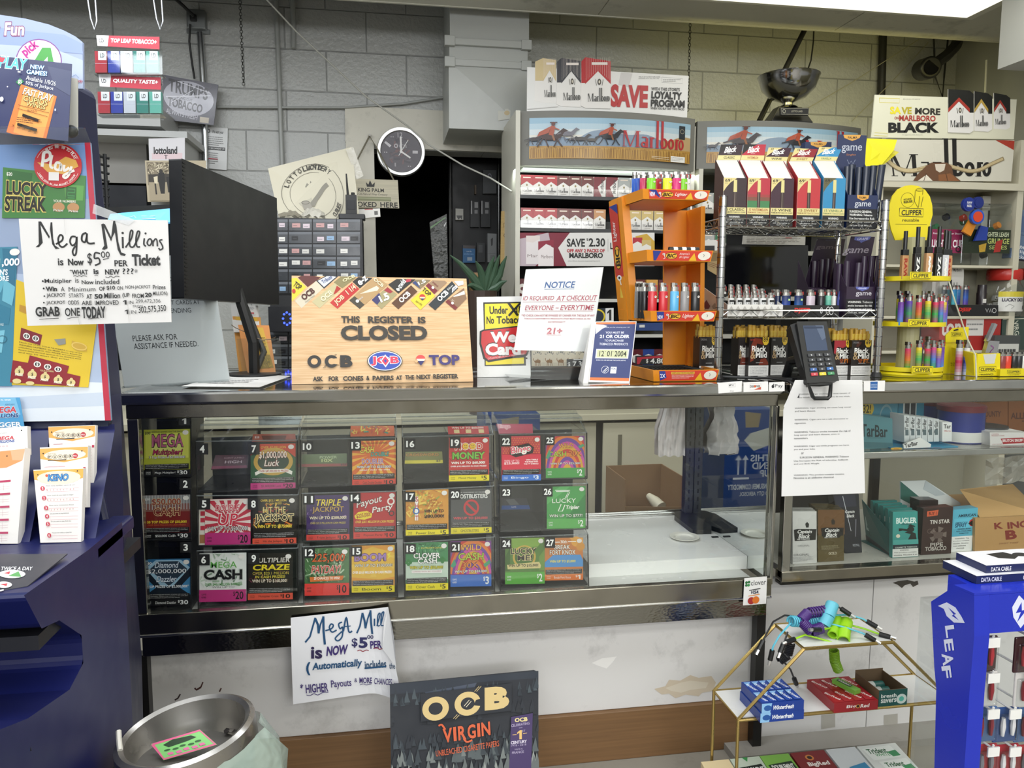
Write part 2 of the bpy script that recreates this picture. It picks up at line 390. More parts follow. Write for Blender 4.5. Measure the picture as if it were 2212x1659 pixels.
# right-hand bulkhead panel under the ceiling
p=W(2195,160,1.5)
struct('wall_bulkhead',(W(2155,150,1.2).x,.6,W(2155,150,1.2).z),(XR,1.2,ZC),M('b0b1ad',.5))
# ---------------------------------------------------------------- things on the block wall
def pipe(name,pts,r,mt,label,cat,org=None):return B().tube(pts,r,mt,10).build(name,smooth=True,label=label,cat=cat)
Y1=YW-.025
CON=M('9fa19d',.35)
pipe('conduit',[W(595,-40,Y1),W(610,370,Y1)],.012,CON,'painted vertical conduit on the block wall, reaching from ceiling to pipe sign','pipe')
pipe('conduit',[W(432,70,Y1),W(440,190,Y1),W(446,420,Y1)],.016,M('b9bbbd',.2,.9),'bare metal conduit below the electrical box','pipe')
pipe('conduit',[W(629,-40,Y1),W(634,38,Y1),W(634,104,Y1)],.013,CON,'short open-ended conduit hanging on the upper wall','pipe')
pipe('wall_cable',[W(470,231,Y1),W(600,232,Y1),W(745,232,Y1),W(870,224,Y1),W(957,210,Y1)],.006,M('a5a7a4',.5),'grey cable sagging along the block wall to the duct','cable')
pts=[W(572,-5,1.95),W(640,68,2.0),W(790,208,2.05),W(880,272,2.1),W(925,312,2.0),W(1000,357,1.9),W(1060,385,1.8),W(1106,414,1.68)]
pipe('wire',pts,.004,M('a5a49c',.5),'thin wire running slantwise past the clock to the cigarette cabinet','cable')
def chain(name,a,c,label,n):
 b=B();a=V(a);c=V(c)
 for i in range(n):
  m=a.lerp(c,(i+.5)/n);h=(c-a).length/n*.62;d=V((.006,0,0))if i%2 else V((0,.006,0))
  b.tube([m+d*cos(t*pi/4)+V((0,0,h*sin(t*pi/4)))for t in range(8)],.0017,M('33332f',.4,.6),5,True)
 return b.build(name,label=label,cat='chain')
chain('hanging_chain',W(517,-30,1.97),W(526,184,1.97),'dark chain hanging in front of the bare block wall',34)
chain('hanging_chain',W(1494,-70,2.2),W(1486,240,2.2),'thin chain beside the yellowish wall, right of the loyalty program sign',44)
eb=thing('electrical_box','grey metal outlet box high on the wall with a plugged-in cord','electrical box',W(428,70,YW))
a,c=W(407,26,YW),W(449,70,YW)
B().box((a.x,YW-.05,c.z),(c.x,YW,a.z),M('8d908f',.35,.6)).build('box',eb,.006)
B().box((a.x-.01,YW-.012,c.z-.012),(c.x+.012,YW,c.z+.01),M('8d908f',.35,.6)).build('flange',eb,.002)
B().box((a.x+.02,YW-.07,c.z+.03),(a.x+.05,YW-.05,c.z+.06),BLACK).build('plug',eb,.004)
pipe('power_cable',[W(370,-10,2.2),W(395,12,2.25),W(418,34,2.3)],.008,BLACK,'black power cord dropping into the electrical box from above','cord')
pipe('power_cable',[W(411,52,2.31),W(409,90,2.34),W(414,130,2.35),W(420,170,2.35)],.005,BLACK,'thin black cord falling from the electrical box along the wall','cord')
pipe('dark_pipe',[W(1908,60,Y1),W(1902,260,Y1)],.022,M('2c2c2b',.5),'dark vertical pipe on the wall behind the black-pack sign','pipe')
pipe('support_pole',[W(1815,-90,2.17),W(1640,262,1.95)],.014,M('202020',.5),'slanted black pole behind the silver trophy bowl','pole')
pipe('string_pair',[W(1764,-80,2.2),W(1757,90,2.2),W(1752,130,2.2),W(1740,165,2.15)],.004,M('2a2a28',.5),'thin dark string hanging beside the slanted pole','string')
for i,(a,c,l)in enumerate((((1985,85),(1700,260),'upper pale wire crossing the yellowish wall'),((2005,92),(1840,262),'lower pale wire crossing the yellowish wall'))):
 pipe('thin_wire',[W(*a,2.3),W((a[0]+c[0])/2,(a[1]+c[1])/2+4,2.33),W(*c,2.33)],.0022,M('a8a48c',.5),l+' behind the trophy','wire')
pipe('wall_strip',[W(2131,130,2.0),W(2128,200,2.0)],.006,M('d0d0cc',.5),'white conduit strip on the right wall above the black-pack sign','pipe')
sc_=thing('security_camera','dark round security camera on a bracket in the right corner','camera',W(2012,145,2.1))
b=B();c=W(2012,145,2.1);b.cyl(c,c+V((.03,.12,.02)),.058,M('252525',.35),20);b.build('camera_body',sc_,.01,True)
B().cyl(c+V((-.001,-.004,0)),c+V((.03,0,0))-V((.03,-.004,0)),.04,M('0a0a0c',.1),20).build('lens',sc_)
B().tube([c+V((.02,.08,0)),W(2045,120,2.15),W(2064,100,2.2),W(2070,84,2.3)],.03,M('2b2b2b',.5),8).build('bracket',sc_,smooth=True)
pipe('looped_cable',[W(2016,60,2.34),W(2020,165,2.35),W(2036,210,2.35),W(2040,160,2.35),W(2050,60,2.35)],.005,M('262625',.5),'black cord looping below the security camera','cord')
for i,(xa,xb)in enumerate(((192,206),(334,349))):
 k=(xa-192,0)[0]
 pipe('hanging_wire',[W(xa-4,-12,1.2),W(xa+4,40,1.2),W(xa+12,64,1.2),W(xb+3,45,1.2),W(xb-1,-12,1.2)],.0022,M('b9bcc2',.3),('left' if i==0 else 'right')+' bare wire loop hanging above the hanging pack rack','wire')
# ---------------------------------------------------------------- the bench along the back wall, cream sliding doors
YB=1.55
zb=W(1300,893,YB).z
be=thing('back_bench','long cream cabinet bench with sliding doors behind the counter','cabinet',(0.3,YB+.3,0))
CRM=M('c9c3ab',.5)
B().box((-1.7,YB-.02,zb-.03),(3.0,YW-.001,zb),CRM).build('worktop',be,.003)
b=B();b.box((-1.7,YB+.05,0),(3.0,YW-.06,zb-.03),M('2a2724',.7));b.build('carcass',be)
x=W(1304,900,YB).x
for i,(xa,xb,yy)in enumerate(((-1.68,-1.15,.0),(-1.13,-.55,.02),(-.53,.3,.0),(W(1240,900,YB).x-.35,W(1291,900,YB).x,.02),(x,W(1484,900,YB).x,.0),(W(1900,1000,YB).x-.2,W(1988,1000,YB).x,.0),(W(2012,1000,YB).x,2.95,.02))):
 d=B();d.box((xa,YB+yy,.03),(xb,YB+yy+.015,zb-.045),CRM)
 dd=d.build('sliding_door',be,.002)
 B().box((xa+.07,YB+yy-.002,.3),(xa+.088,YB+yy+.001,zb-.1),M('6f6a58',.6)).build('finger_pull',dd)
# ================================================================ glass display counters
XC0,XC1=W(259,850,0).x,W(1691,826,0).x
def zf(y,x=700):return W(x,y,0).z
Z1=zf(868);Z2=zf(897);Z3=zf(1303);Z4=zf(1347);Z5=zf(1393)
DEP=.56
def corner_box(b,x0,x1,y0,y1,z0,z1,mt):b.box((x0,y0,z0),(x1,y1,z1),mt)
MIRM=M('dfe3e2',.01,1.0)
FRM=M('a8a6a0',.16,1,'brush');BRW=M('8f8b80',.2,1,'brush')
dc=thing('display_counter','long steel-framed glass display counter full of lottery tickets','display counter',((XC0+XC1)/2,DEP/2,Z5))
b=B()
for y0,y1 in((-.012,.03),(DEP-.03,DEP)):b.box((XC0,y0,Z1),(XC1,y1,ZT),CHROME)
for x0,x1 in((XC0,XC0+.03),(XC1-.03,XC1)):b.box((x0,.0301,Z1),(x1,DEP-.0301,ZT),CHROME)
b.build('top_rail',dc,.006)
b=B();b.box((XC0+.01,0,Z2),(XC1-.01,.022,Z1-.0002),BRW);b.build('lintel',dc,.002)
B().box((XC0+.0305,.0305,ZT-.008),(XC1-.0305,DEP-.0305,ZT-.001),ACRYL).build('glass_top',dc)
B().box((XC0+.012,-.002,Z3-.02),(XC0+.036,.02,Z2),FRM).build('front_post',dc,.002);B().box((XC0+.012,DEP-.02,Z3),(XC0+.034,DEP,Z1),FRM).build('rear_post',dc,.002)
xr=W(1672,1000,0).x
B().box((xr,-.002,Z3-.02),(XC1-.006,.02,Z2),FRM).build('front_post',dc,.002)
b=B();b.box((XC0+.012,-.008,Z4),(XC1-.012,.012,Z3),BRW);b.box((XC0+.012,-.012,Z4-.003),(XC1-.012,-.007,Z4+.003),CHROME);b.build('bottom_rail',dc,.002)
# kick strip of embossed metal below the rail
def embossed():
 mt=M('86847c',.14,1,'emb')
 if 'emb' in mt:return mt
 nt=mt.node_tree;N=nt.nodes;L=nt.links;tc=N.new('ShaderNodeTexCoord');vo=N.new('ShaderNodeTexVoronoi');mp=N.new('ShaderNodeMapping');mp.inputs['Scale'].default_value=(1,1,2)
 L.new(tc.outputs['Object'],mp.inputs[0]);L.new(mp.outputs[0],vo.inputs['Vector']);vo.inputs['Scale'].default_value=110
 bp=N.new('ShaderNodeBump');bp.inputs['Strength'].default_value=.12;bp.inputs['Distance'].default_value=.002;L.new(vo.outputs['Distance'],bp.inputs['Height']);L.new(bp.outputs[0],N['Principled BSDF'].inputs['Normal']);mt['emb']=1
 return mt
b=B();b.box((XC0+.02,.0,Z5),(XC1-.02,.012,Z4-.0032),embossed())
fr=frame([W(1316,1295,-.0003),W(1460,1290,-.0003),W(1460,1308,-.0003),W(1316,1313,-.0003)],(318,1500,795,1545));draw(b,fr,'p b9b7a8 320,1518 430,1508 795,1500 792,1526 430,1532 420,1540 322,1542',.6)
fr=frame([W(1490,1292,-.0003),W(1570,1288,-.0003),W(1570,1308,-.0003),W(1490,1310,-.0003)],(895,1500,1155,1560));draw(b,fr,'p b9b7a8 895,1510 960,1525 1150,1508 1155,1516 1000,1530 950,1548 930,1528',.6)
b.build('kick_strip',dc,.001,label='embossed metal kick strip with tape residue')
B().box((XC0+.036,.006,Z3),(xr,.010,Z2),GLASS).build('front_glass',dc)
ZD=Z3-.018;B().box((XC0+.012,.0125,Z4),(XC1-.04,DEP-.03,ZD),M('c4c4c0',.25)).build('deck',dc)
ZB=.508;B().box((W(1276,1200,.1).x,.115,ZD+.0002),(XC1-.0205,DEP-.031,ZB),M('e6e6e3',.25)).build('deck_board',dc,label='raised white board on the deck')
xm=XC1-.02
mb=B();mb.box((xm,.024,ZD+.0002),(xm+.006,DEP-.032,Z1),MIRM);mb.build('mirror_panel',dc,label='mirror closing the right end of the counter')
B().box((XC0+.012,.022,ZD+.0002),(XC0+.017,DEP-.022,Z1),M('3a3c3d',.3)).build('left_panel',dc)
b=B();b.box((XC0+.034,DEP-.03,ZD),(XC1-.03,DEP,ZB+.006),CHROME);b.box((XC0+.034,DEP-.006,ZB+.006),(XC1-.03,DEP-.001,ZB+.012),CHROME);b.build('rear_track',dc,.001)
# slotted upright against the mirror
p=W(1497,1100,DEP-.06);b=B();b.box((xm-.028,DEP-.062,Z3),(xm-.001,DEP-.034,Z1),M('55565a',.3,1,'brush'))
for i in range(15):z=Z3+.02+i*.026;b.box((xm-.018,DEP-.0625,z),(xm-.013,DEP-.0615,z+.013),BLACK)
b.build('slotted_upright',dc,.0008)
for sx in(W(316,1500,.03).x,W(1634,1400,.03).x):B().box((sx-.012,.008,.02),(sx+.012,.036,Z5),M('161514',.4)).build('leg',dc)
# base of white board and brown skirting below the counters
cb=thing('counter_base','scuffed white board base with brown skirting under the counters','counter base',((XC0+XC1)/2,.1,0))
WB=M('d3d1d0',.45,0,'dirt')
yb=.05;zs=W(1000,1560,yb).z;xe=W(1630,1400,yb).x
b=B();b.box((W(326,1500,yb).x,yb,zs),(xe,yb+.02,Z5-.002),WB)
fr=frame([W(1270,1410,yb-.0004),W(1340,1410,yb-.0004),W(1340,1450,yb-.0004),W(1270,1450,yb-.0004)],(0,0,70,40));draw(b,fr,'p e6e4e2 8,22 30,12 62,8 52,22 40,34 22,28',.5)
fr=frame([W(1340,1430,yb-.0004),W(1560,1430,yb-.0004),W(1560,1530,yb-.0004),W(1340,1530,yb-.0004)],(0,0,220,100));draw(b,fr,'p c4b6a2 72,58 96,52 104,38 128,40 150,28 168,34 196,30 206,44 200,62 176,66 168,74 140,70 118,78 104,68 88,70|p cfc5b4 96,56 130,44 150,40 190,44 184,56 150,60 130,66 108,62',.6)
fr=frame([W(330,1440,yb-.0004),W(480,1440,yb-.0004),W(480,1540,yb-.0004),W(330,1540,yb-.0004)],(330,1440,480,1540));draw(b,fr,'s 4a2a26 3 438,1473 434,1483 424,1490|s 4a2a26 4 434,1484 424,1490 420,1486|s 4a2a26 3 478,1486 474,1494|s 3a2a28 3 389,1499 384,1508 377,1512',.5)
b.build('white_panel',cb,.002)
b=B();b.box((W(326,1500,yb).x,yb-.012,0),(xe,yb+.02,zs-.0005),M('7a5a3a',.5,0,'grain'));b.build('skirting',cb,.002,label='brown wooden skirting')
# right counter
XD0,XD1=W(1697,1000,0).x,2.35
Q3=zf(1222,1900);Q4=zf(1252,1900);Qs=zf(982,1960)
rc=thing('display_counter','right-hand glass counter holding pipe tobacco pouches on two shelves','display counter',((XD0+XD1)/2,DEP/2,Q4))
b=B()
for y0,y1 in((-.012,.03),(DEP-.03,DEP)):b.box((XD0-.004,y0,Z1),(XD1,y1,ZT),CHROME)
b.box((XD0-.004,.0301,Z1),(XD0+.026,DEP-.0301,ZT),CHROME);b.build('top_rail',rc,.006)
b=B();b.box((XD0+.01,0,Z2),(XD1-.01,.022,Z1-.0002),BRW);b.build('lintel',rc,.002)
B().box((XD0+.0265,.0305,ZT-.008),(XD1,DEP-.0305,ZT-.001),ACRYL).build('glass_top',rc)
B().box((XD0,-.002,Q3-.02),(XD0+.024,.02,Z2),FRM).build('front_post',rc,.002);B().box((XD0,DEP-.02,Q3),(XD0+.024,DEP,Z1),FRM).build('rear_post',rc,.002)
b=B();b.box((XD0,-.006,Q4+.01),(XD1,.03,Q3),BRW);b.box((XD0,0,Q4),(XD1,.03,Q4+.0098),M('3a3835',.3,.8));b.build('bottom_rail',rc,.002)
B().box((XD0+.024,.006,Q3),(XD1,.010,Z2),GLASS).build('front_glass',rc)
B().box((XD0+.02,.03,Q4+.02),(XD1,DEP-.03,Q3-.002),M('b9b8b0',.3)).build('deck',rc)
b=B();b.box((XD0+.03,.045,Qs-.004),(XD1,DEP-.12,Qs),ACRYL);b.build('glass_shelf',rc)
b=B();b.box((XD0+.03,.032,Qs-.016),(XD1,.0448,Qs+.003),CHROME);b.build('shelf_edge',rc,.003)
p=W(1886,1000,.4);B().box((p.x-.012,.38,Q3),(p.x+.012,.40,Qs-.02),M('3c3c3a',.3,.8)).build('shelf_upright',rc)
# white tiled base under the right counter
b=B();x0=W(1642,1400,yb).x;zr=W(1850,1590,yb).z
for xa,xb in((x0,W(1880,1400,yb).x-.001),(W(1880,1400,yb).x+.001,2.35)):
 b.box((xa,yb,zr),(xb,yb+.02,Q4-.001),WB)
fr=frame([W(1920,1248,yb-.0004),W(1990,1246,yb-.0004),W(1990,1276,yb-.0004),W(1920,1276,yb-.0004)],(0,0,70,30));draw(b,fr,'p 4a453e 8,12 20,8 40,6 55,10 62,8 64,16 52,22 46,14 34,18 28,24 18,16',.8)
for x in(1790,1925):
 fr=frame([W(x-16,1545,yb-.0004),W(x+16,1541,yb-.0004),W(x+16,1570,yb-.0004),W(x-16,1575,yb-.0004)],(0,0,32,30));draw(b,fr,'r 0 0 30 30 a8a49c',.7)
b.build('tile_panel',cb,.001)
b=B();b.box((x0,yb+.02,0),(2.35,yb+.03,zr),M('6a6660',.7,0,'dirt'));b.box((x0-.1,-.03,0),(2.35,yb+.019,.02),M('8f8b84',.7,0,'dirt'));b.build('plinth',cb)
# stickers on the counter
def sticker(px,cmds,rect,label,cat='sticker',y=-.0125,name='payment_sticker',bg='e8e6e4'):
 return card(name,corners(px,y),rect,bg,cmds,.0004,.4,label=label,cat=cat)
sticker(((1608,1249),(1657,1245),(1655,1304),(1605,1308)),'e 1305 1390 9 9 2f6b3d|e 1322 1388 9 9 2f6b3d|e 1305 1408 9 9 2f6b3d|e 1320 1408 9 9 3a8a4a|t 1335 1378 100 34 3a3a3c clover|s 3a3a3a 6 1325,1443 1400,1436|t 1335 1446 56 22 1d2440*3/.3 VISA|s d78a3a 5 1322,1480 1397,1473|e 1342 1512 23 24 a8322e|e 1372 1509 23 24 d8752e',(1290,1360,1442,1540),'white card-payment sticker on the counter bottom rail')
sticker(((1551,827),(1603,823),(1602,846),(1552,850)),'t 332 1528 34 22 555 Pay|e 328 1540 6 8 444|s 999 2 318,1526 378,1526 378,1558 318,1558 318,1526|t 330 1592 36 14 888 Pay',(222,1505,438,1612),'worn white phone-payment sticker on the counter edge')
sticker(((1606,826),(1659,824),(1659,845),(1606,847)),'t 515 1545 90 22 33302e*2 DISCOVER|e 558 1556 10 10 d8602e|p c8553a 612,1562 612,1588 550,1588|s aaa 2 514,1530 612,1528 612,1588 514,1588 514,1530',(456,1515,676,1606),'white card sticker with orange-red corner on the counter edge')
sticker(((1661,826),(1695,825),(1695,845),(1661,846)),'t 748 1534 70 40 3a3a3c Pay|e 728 1554 12 16 2a2a2c|e 735 1534 5 5 2a2a2c',(692,1515,836,1602),'small phone-payment sticker at the right end of the counter edge')
sticker(((1866,823),(1912,822),(1911,845),(1866,845)),'r 1610 1508 70 72 2f5f9e|t 1615 1530 60 12 cfe0f0 AMERICAN|t 1615 1550 60 12 cfe0f0 EXPRESS',(1548,1500,1752,1592),'white sticker with a blue card logo on the right counter edge')
# ================================================================ crops of the picture used as drawing sheets
CROP=dict(A=(280,860,380/1341),B=(630,860,340/1253),C=(950,860,350/1290),K1=(0,0,500/1803),K2=(0,400,640/2212),K3=(0,820,420/1659),K4=(0,1160,640/2128),
   M=(1220,840,500/1659),R=(1680,800,532/1765),Q=(1520,1240,692/2212),O=(600,1280,640/2212),S=(480,560,580/2212),N=(1000,560,400/2212),
   I=(1300,370,420/1452),G=(1500,280,420/2212),H=(1500,470,420/1787),P=(1860,380,352/1217),D=(540,220,580/2212),L=(1100,100,460/1659),T=(1480,60,732/2212),F=(780,330,350/1569))
def cp(c,*pts):
 x,y,k=CROP[c];return[(x+a*k,y+d*k)for a,d in pts]
def bb(pts):
 xs,ys=zip(*pts);return(min(xs),min(ys),max(xs),max(ys))
def ccard(name,c,pts,Y,bg,cmds,rect=None,**kw):
 """card from four sheet corners (TL TR BR BL)"""
 if rect is None:rect=((pts[0][0]+pts[3][0])/2,(pts[0][1]+pts[1][1])/2,(pts[1][0]+pts[2][0])/2,(pts[2][1]+pts[3][1])/2)
 return card(name,corners(cp(c,*pts),Y),rect,bg,cmds,**kw)
def cfr(c,pts,Y,rect=None):
 if rect is None:rect=((pts[0][0]+pts[3][0])/2,(pts[0][1]+pts[1][1])/2,(pts[1][0]+pts[2][0])/2,(pts[2][1]+pts[3][1])/2)
 return frame(corners(cp(c,*pts),Y),rect)
def OT(x,y,w,h,col,oc,txt,bo=5,bi=1):
 """outlined lettering"""
 a=oc.split('/')[0];fl=oc[len(a):]
 return 't %g %g %g %g %s*%g%s %s|t %g %g %g %g %s*%g%s %s'%(x-w*.012,y-h*.07,w*1.024,h*1.14,a,bo,fl,txt,x,y,w,h,col,bi,fl,txt)
# ---------------------------------------------------------------- ticket dispensers
YD=.05
PLB=M('141516',.3);DCL=M('fefefe',.06,0,'clear',.8);LIDC=M('f6f8f8',.25,0,'clear',.3);EDGE=M('8d9294',.15,0,'film',.45)
cols={'second':(((423,953.5),(643,950.7),(642,1055),(426,1065)),((425,1071),(644,1069),(644,1175),(428,1179)),((425,1190),(643,1184),(643,1292),(428,1301))),
  'third':(((649,949.5),(856.6,945.5),(856.6,1046),(649.5,1053)),((651.7,1066),(855.8,1061),(856.6,1164),(653,1169)),((653,1181.5),(856.6,1172),(859,1275),(656,1285))),
  'fourth':(((869,944),(1066,939),(1066.7,1039),(871.5,1044.5)),((870,1059.4),(1066.7,1050),(1068,1151.6),(873,1158.5)),((871.5,1173),(1068,1160),(1068.5,1263),(874,1272.5))),
  'fifth':(((1078,938.7),(1267.4,934.6),(1268,1033.6),(1079.7,1037.7)),((1079,1048.5),(1269,1044.5),(1269.6,1142),(1079.7,1149)),((1079,1161),(1269.6,1154),(1271.5,1253),(1080.7,1261.5)))}
NUM={'second':((4,7),(5,8),(6,9)),'third':((10,13),(11,14),(12,15)),'fourth':((16,19),(17,20),(18,21)),'fifth':((22,25),(23,26),(24,27))}
LBL={4:('A',507,345,92,85),7:('A',903,345,88,85),5:('A',522,765,92,85),8:('A',900,765,88,85),6:('A',518,1190,92,85),9:('A',902,1180,88,85),
 10:('B',78,345,90,82),13:('B',465,335,88,82),11:('B',92,765,88,82),14:('B',460,755,88,80),12:('B',95,1188,90,84),15:('B',475,1180,84,80),
 16:('B',902,325,84,80),17:('B',900,745,84,80),18:('B',904,1160,84,80),19:('C',80,315,84,82),20:('C',80,728,84,80),21:('C',88,1148,78,80),
 22:('C',488,305,80,80),25:('C',840,300,74,74),23:('C',490,712,80,78),26:('C',820,706,78,78),24:('C',490,1118,80,80),27:('C',838,1112,80,80)}
def numlabel(parent,n,y=YD-.0015):
 c,x,yy,w,h=LBL[n]
 ccard('number_label',c,((x,yy),(x+w,yy),(x+w,yy+h),(x,yy+h)),y,'0c0c0d','t %g %g %g %g f2f2f0*3 %d'%(x+w*(.3 if n<10 else .12),yy+h*.17,w*(.4 if n<10 else .76),h*.66,n),parent=parent,t=.0006,label='black label with white %d'%n)
for cn,rows in cols.items():
 for ri,q in enumerate(rows):
  c4=corners(q,YD);tl,tr,br,bl=c4;dx=V((0,.17,0));hgt=(tl.z-bl.z)
  if ri==2:bl=V((bl.x,bl.y,ZD+.002));br=V((br.x,br.y,ZD+.002))
  nm=['top','middle','bottom'][ri];nn=NUM[cn][ri]
  t=thing('ticket_dispenser','clear lottery ticket dispenser with slots %d and %d, %s of its column'%(nn[0],nn[1],nm),'ticket dispenser',((tl.x+tr.x)/2,YD+.09,bl.z),'clear ticket dispensers in the counter')
  b=B();f=V((0,.003,0));b.prism([tl,bl,br,tr],f,DCL)
  b.hexa([bl,bl+V((0,.17,0)),bl+V((0,.17,0))+V((.003,0,0)),bl+V((.003,0,0)),tl,tl+dx,tl+dx+V((.003,0,0)),tl+V((.003,0,0))],DCL)
  b.hexa([br-V((.003,0,0)),br+dx-V((.003,0,0)),br+dx,br,tr-V((.003,0,0)),tr+dx-V((.003,0,0)),tr+dx,tr],DCL)
  b.build('clear_shell',t)
  b=B();e=.0022
  for p1,p2 in((tl,tr),(tr,br),(bl,br),(tl,bl)):b.tube([p1,p2],e*.7,EDGE if p1 is tl and p2 is tr else PLB,6)
  b.tube([tr,tr+V((0,.07,.02))],e*.7,EDGE,6);b.build('edge_frame',t)
  b=B();zq=min(bl.z,br.z)-.0002;b.box((bl.x,YD+.0085,zq),(br.x,YD+.17,zq+.004),M('2b2d2e',.3));b.box((bl.x,YD+.165,zq+.0041),(br.x,YD+.17,tl.z-.02),M('3a3d3e',.35));mxx=(bl.x+br.x)/2;b.box((mxx-.0015,YD+.005,zq+.004),(mxx+.0015,YD+.16,tl.z-.004),DCL)
  b.build('tray',t)
  if ri==0: # hopper lid rising behind the top row
   b=B();h1=V((0,.05,.03));h2=V((0,.1,.034));h3=V((0,.14,.06))
   for a,c in((V((0,0,0)),h1),(h1,h2),(h2,h3)):b.prism([tl+a,tr+a,tr+c,tl+c],(0,0,.0025),LIDC)
   b.prism([tr+V((0,.003,.001)),tr+h1,tr+h2,tr+h3,tr+V((0,.14,0))],(-.002,0,0),DCL);b.prism([tl+V((0,.003,.001)),tl+h1,tl+h2,tl+h3,tl+V((0,.14,0))],(.002,0,0),DCL)
   for a in(h1,h2,h3):b.tube([tl+a,tr+a],.0013,EDGE,6)
   b.build('hopper_lid',t)
  for n in nn:numlabel(t,n)
# the three black single dispensers at the left
for i,(y0,y1,lb)in enumerate(((135,600,(374,142,88,66)),(605,1090,(380,612,90,85)),(1095,1605,(385,1098,85,80)))):
 P4=corners(cp('A',(88,y0),(470,y0),(474,y1),(94,y1)),YD);tl,tr,br,bl=P4
 if i==2:bl.z=br.z=ZD+.002
 t=thing('ticket_dispenser','black single ticket dispenser with slot %d in the leftmost column'%(i+1),'ticket dispenser',((tl.x+tr.x)/2,YD+.1,bl.z),'black ticket dispensers in the counter')
 b=B();hz=(y1-y0)*CROP['A'][2]
 b.prism([bl,br,br+V((0,.12,0)),bl+V((0,.12,0))],(0,0,.004),PLB);b.prism([tl+V((0,.12,0)),bl+V((0,.12,0)),br+V((0,.12,0)),tr+V((0,.12,0))],(0,.004,0),PLB)
 b.hexa([br-V((.003,0,0)),br+V((-.003,.12,0)),br+V((0,.12,0)),br,tr-V((.003,0,0)),tr+V((-.003,.12,0)),tr+V((0,.12,0)),tr],PLB)
 z2=bl.z+.003;b.box((bl.x,YD-.001,bl.z),(br.x,YD+.002,z2),PLB);b.build('body',t,.0008)
 B().prism([tl,V((bl.x,YD,z2)),V((br.x,YD,z2)),tr],(0,.002,0),DCL).build('clear_window',t)
 xq,yq=190,y0+2
 fr=cfr('A',((xq,yq),(xq+170,yq-2),(xq+172,yq+36),(xq+4,yq+38)),YD-.001);b=B();b.prism([fr(xq,yq),fr(xq,yq+38),fr(xq+170,yq+38),fr(xq+170,yq)],(0,.003,0),ACRYL);b.build('clear_tab',t)
 c,(x,yy,w,h)='A',lb
 ccard('number_label','A',((x,yy),(x+w,yy),(x+w,yy+h),(x,yy+h)),YD-.0022,'0c0c0d','t %g %g %g %g f2f2f0*3 %d'%(x+w*.3,yy+h*.17,w*.4,h*.66,i+1),parent=t,t=.0006,label='black label with white %d'%(i+1))
# ---------------------------------------------------------------- the tickets
TF=['Chances of winning and number of prizes will change as','prizes are won. Tickets may continue to be sold after','some prizes, including all top prizes, have been claimed.']
def tk(n,c,x0,y0,x1,y1,bg,cmds,strip,name,price,label,tc='111',fine=True,sh=.14,sl=.02,Y=None):
 s=sl*(x1-x0);w=x1-x0;h=y1-y0;ys=y1-h*sh;o=cmds
 if fine:o+='|p 0c0c0c %g,%g %g,%g %g,%g %g,%g|'%(x0+w*.02,ys-h*.115,x1-w*.03,ys-h*.125,x1-w*.03,ys-h*.01,x0+w*.02,ys)+lines(x0+w*.04,ys-h*.113,w*.9,h*.105,3,'eeeeee',TF)
 o+='|r %g %g %g %g %s'%(x0,ys,w,y1-ys,strip)
 pc=price.replace('$','')
 o+='|t %g %g %g %g %s*2 %s|t %g %g %g %g %s*1 $'%(x1-w*(.06+.085*len(pc)),ys+h*sh*.16,w*.085*len(pc),h*sh*.66,tc,pc,x1-w*(.11+.085*len(pc)),ys+h*sh*.16,w*.04,h*sh*.42,tc)
 if name:o+='|t %g %g %g %g %s %s'%(x0+w*.24,ys+h*sh*.3,w*.44,h*sh*.42,tc,name)
 o+='|t %g %g %g %g %s GAME|t %g %g %g %g %s NUMBER'%(x0+w*.05,ys+h*sh*.3,w*.1,h*sh*.15,tc,x0+w*.05,ys+h*sh*.55,w*.1,h*sh*.15,tc)
 if bg!='0':o+='|e %g %g %g %g e8e4e0'%(x1-w*.1,y0+h*.07,w*.065,h*.05)
 Yk=(YD+.0055)if Y is None else Y
 ob=ccard('lottery_ticket',c,((x0,y0+s),(x1,y0),(x1,y1),(x0,y1+s)),Yk,bg,o,rect=(x0,y0,x1,y1),t=.0012,rough=.35,label=label,cat='lottery ticket',group='scratch tickets in the counter dispensers')
 return ob
def burst(cx,cy,r0,r1,n,col,k=.5,sq=.8):
 return '|'.join('p %s %g,%g %g,%g %g,%g'%(col,cx+r0*cos(a),cy-r0*sin(a)*sq,cx+r1*cos(a-k*pi/n),cy-r1*sin(a-k*pi/n)*sq,cx+r1*cos(a+k*pi/n),cy-r1*sin(a+k*pi/n)*sq)for a in[2*pi*i/n for i in range(n)])
def confetti(x0,y0,x1,y1,n,cl,s=14,seed=1):
 rg=random.Random(seed);o=[]
 for i in range(n):
  x,y=rg.uniform(x0,x1-s*1.5),rg.uniform(y0,y1-s);a=rg.uniform(0,6.3);d=s*rg.uniform(.5,1.1)
  o.append('p %s %s'%(rg.choice(cl),' '.join('%.1f,%.1f'%(min(x1,max(x0,x+d*cos(a+q)*k)),min(y1,max(y0,y+d*sin(a+q)*k)))for q,k in((0,1),(.5,1),(3.1,1),(3.6,1)))))
 return '|'.join(o)
MAG,RED,YEL,GRN,BLU,ORG='c2357f','c8352f','e8d72a','3f9a45','3b6fc4','e07a3a'
tk(1,'A',108,235,462,590,'b5ba3c','r 120 262 330 190 d3d65c|e 285 360 120 90 e2e380|'+OT(170,272,240,96,'c2638c','2c3b1e','MEGA')+'|'+OT(178,388,222,50,'b3235a','4a1030/.2','Multiplier!')+'|'+OT(150,436,272,24,'fff','2a1030','3 Top Prizes of $3,000,000!',7)+'|t 160 246 250 12 333 3 BONUS GAMES ON THE BACK!|t 118 250 40 24 333*2 $30','111112','Mega Multiplier!','$30','green and yellow ticket with pink lettering MEGA in slot 1','eee')
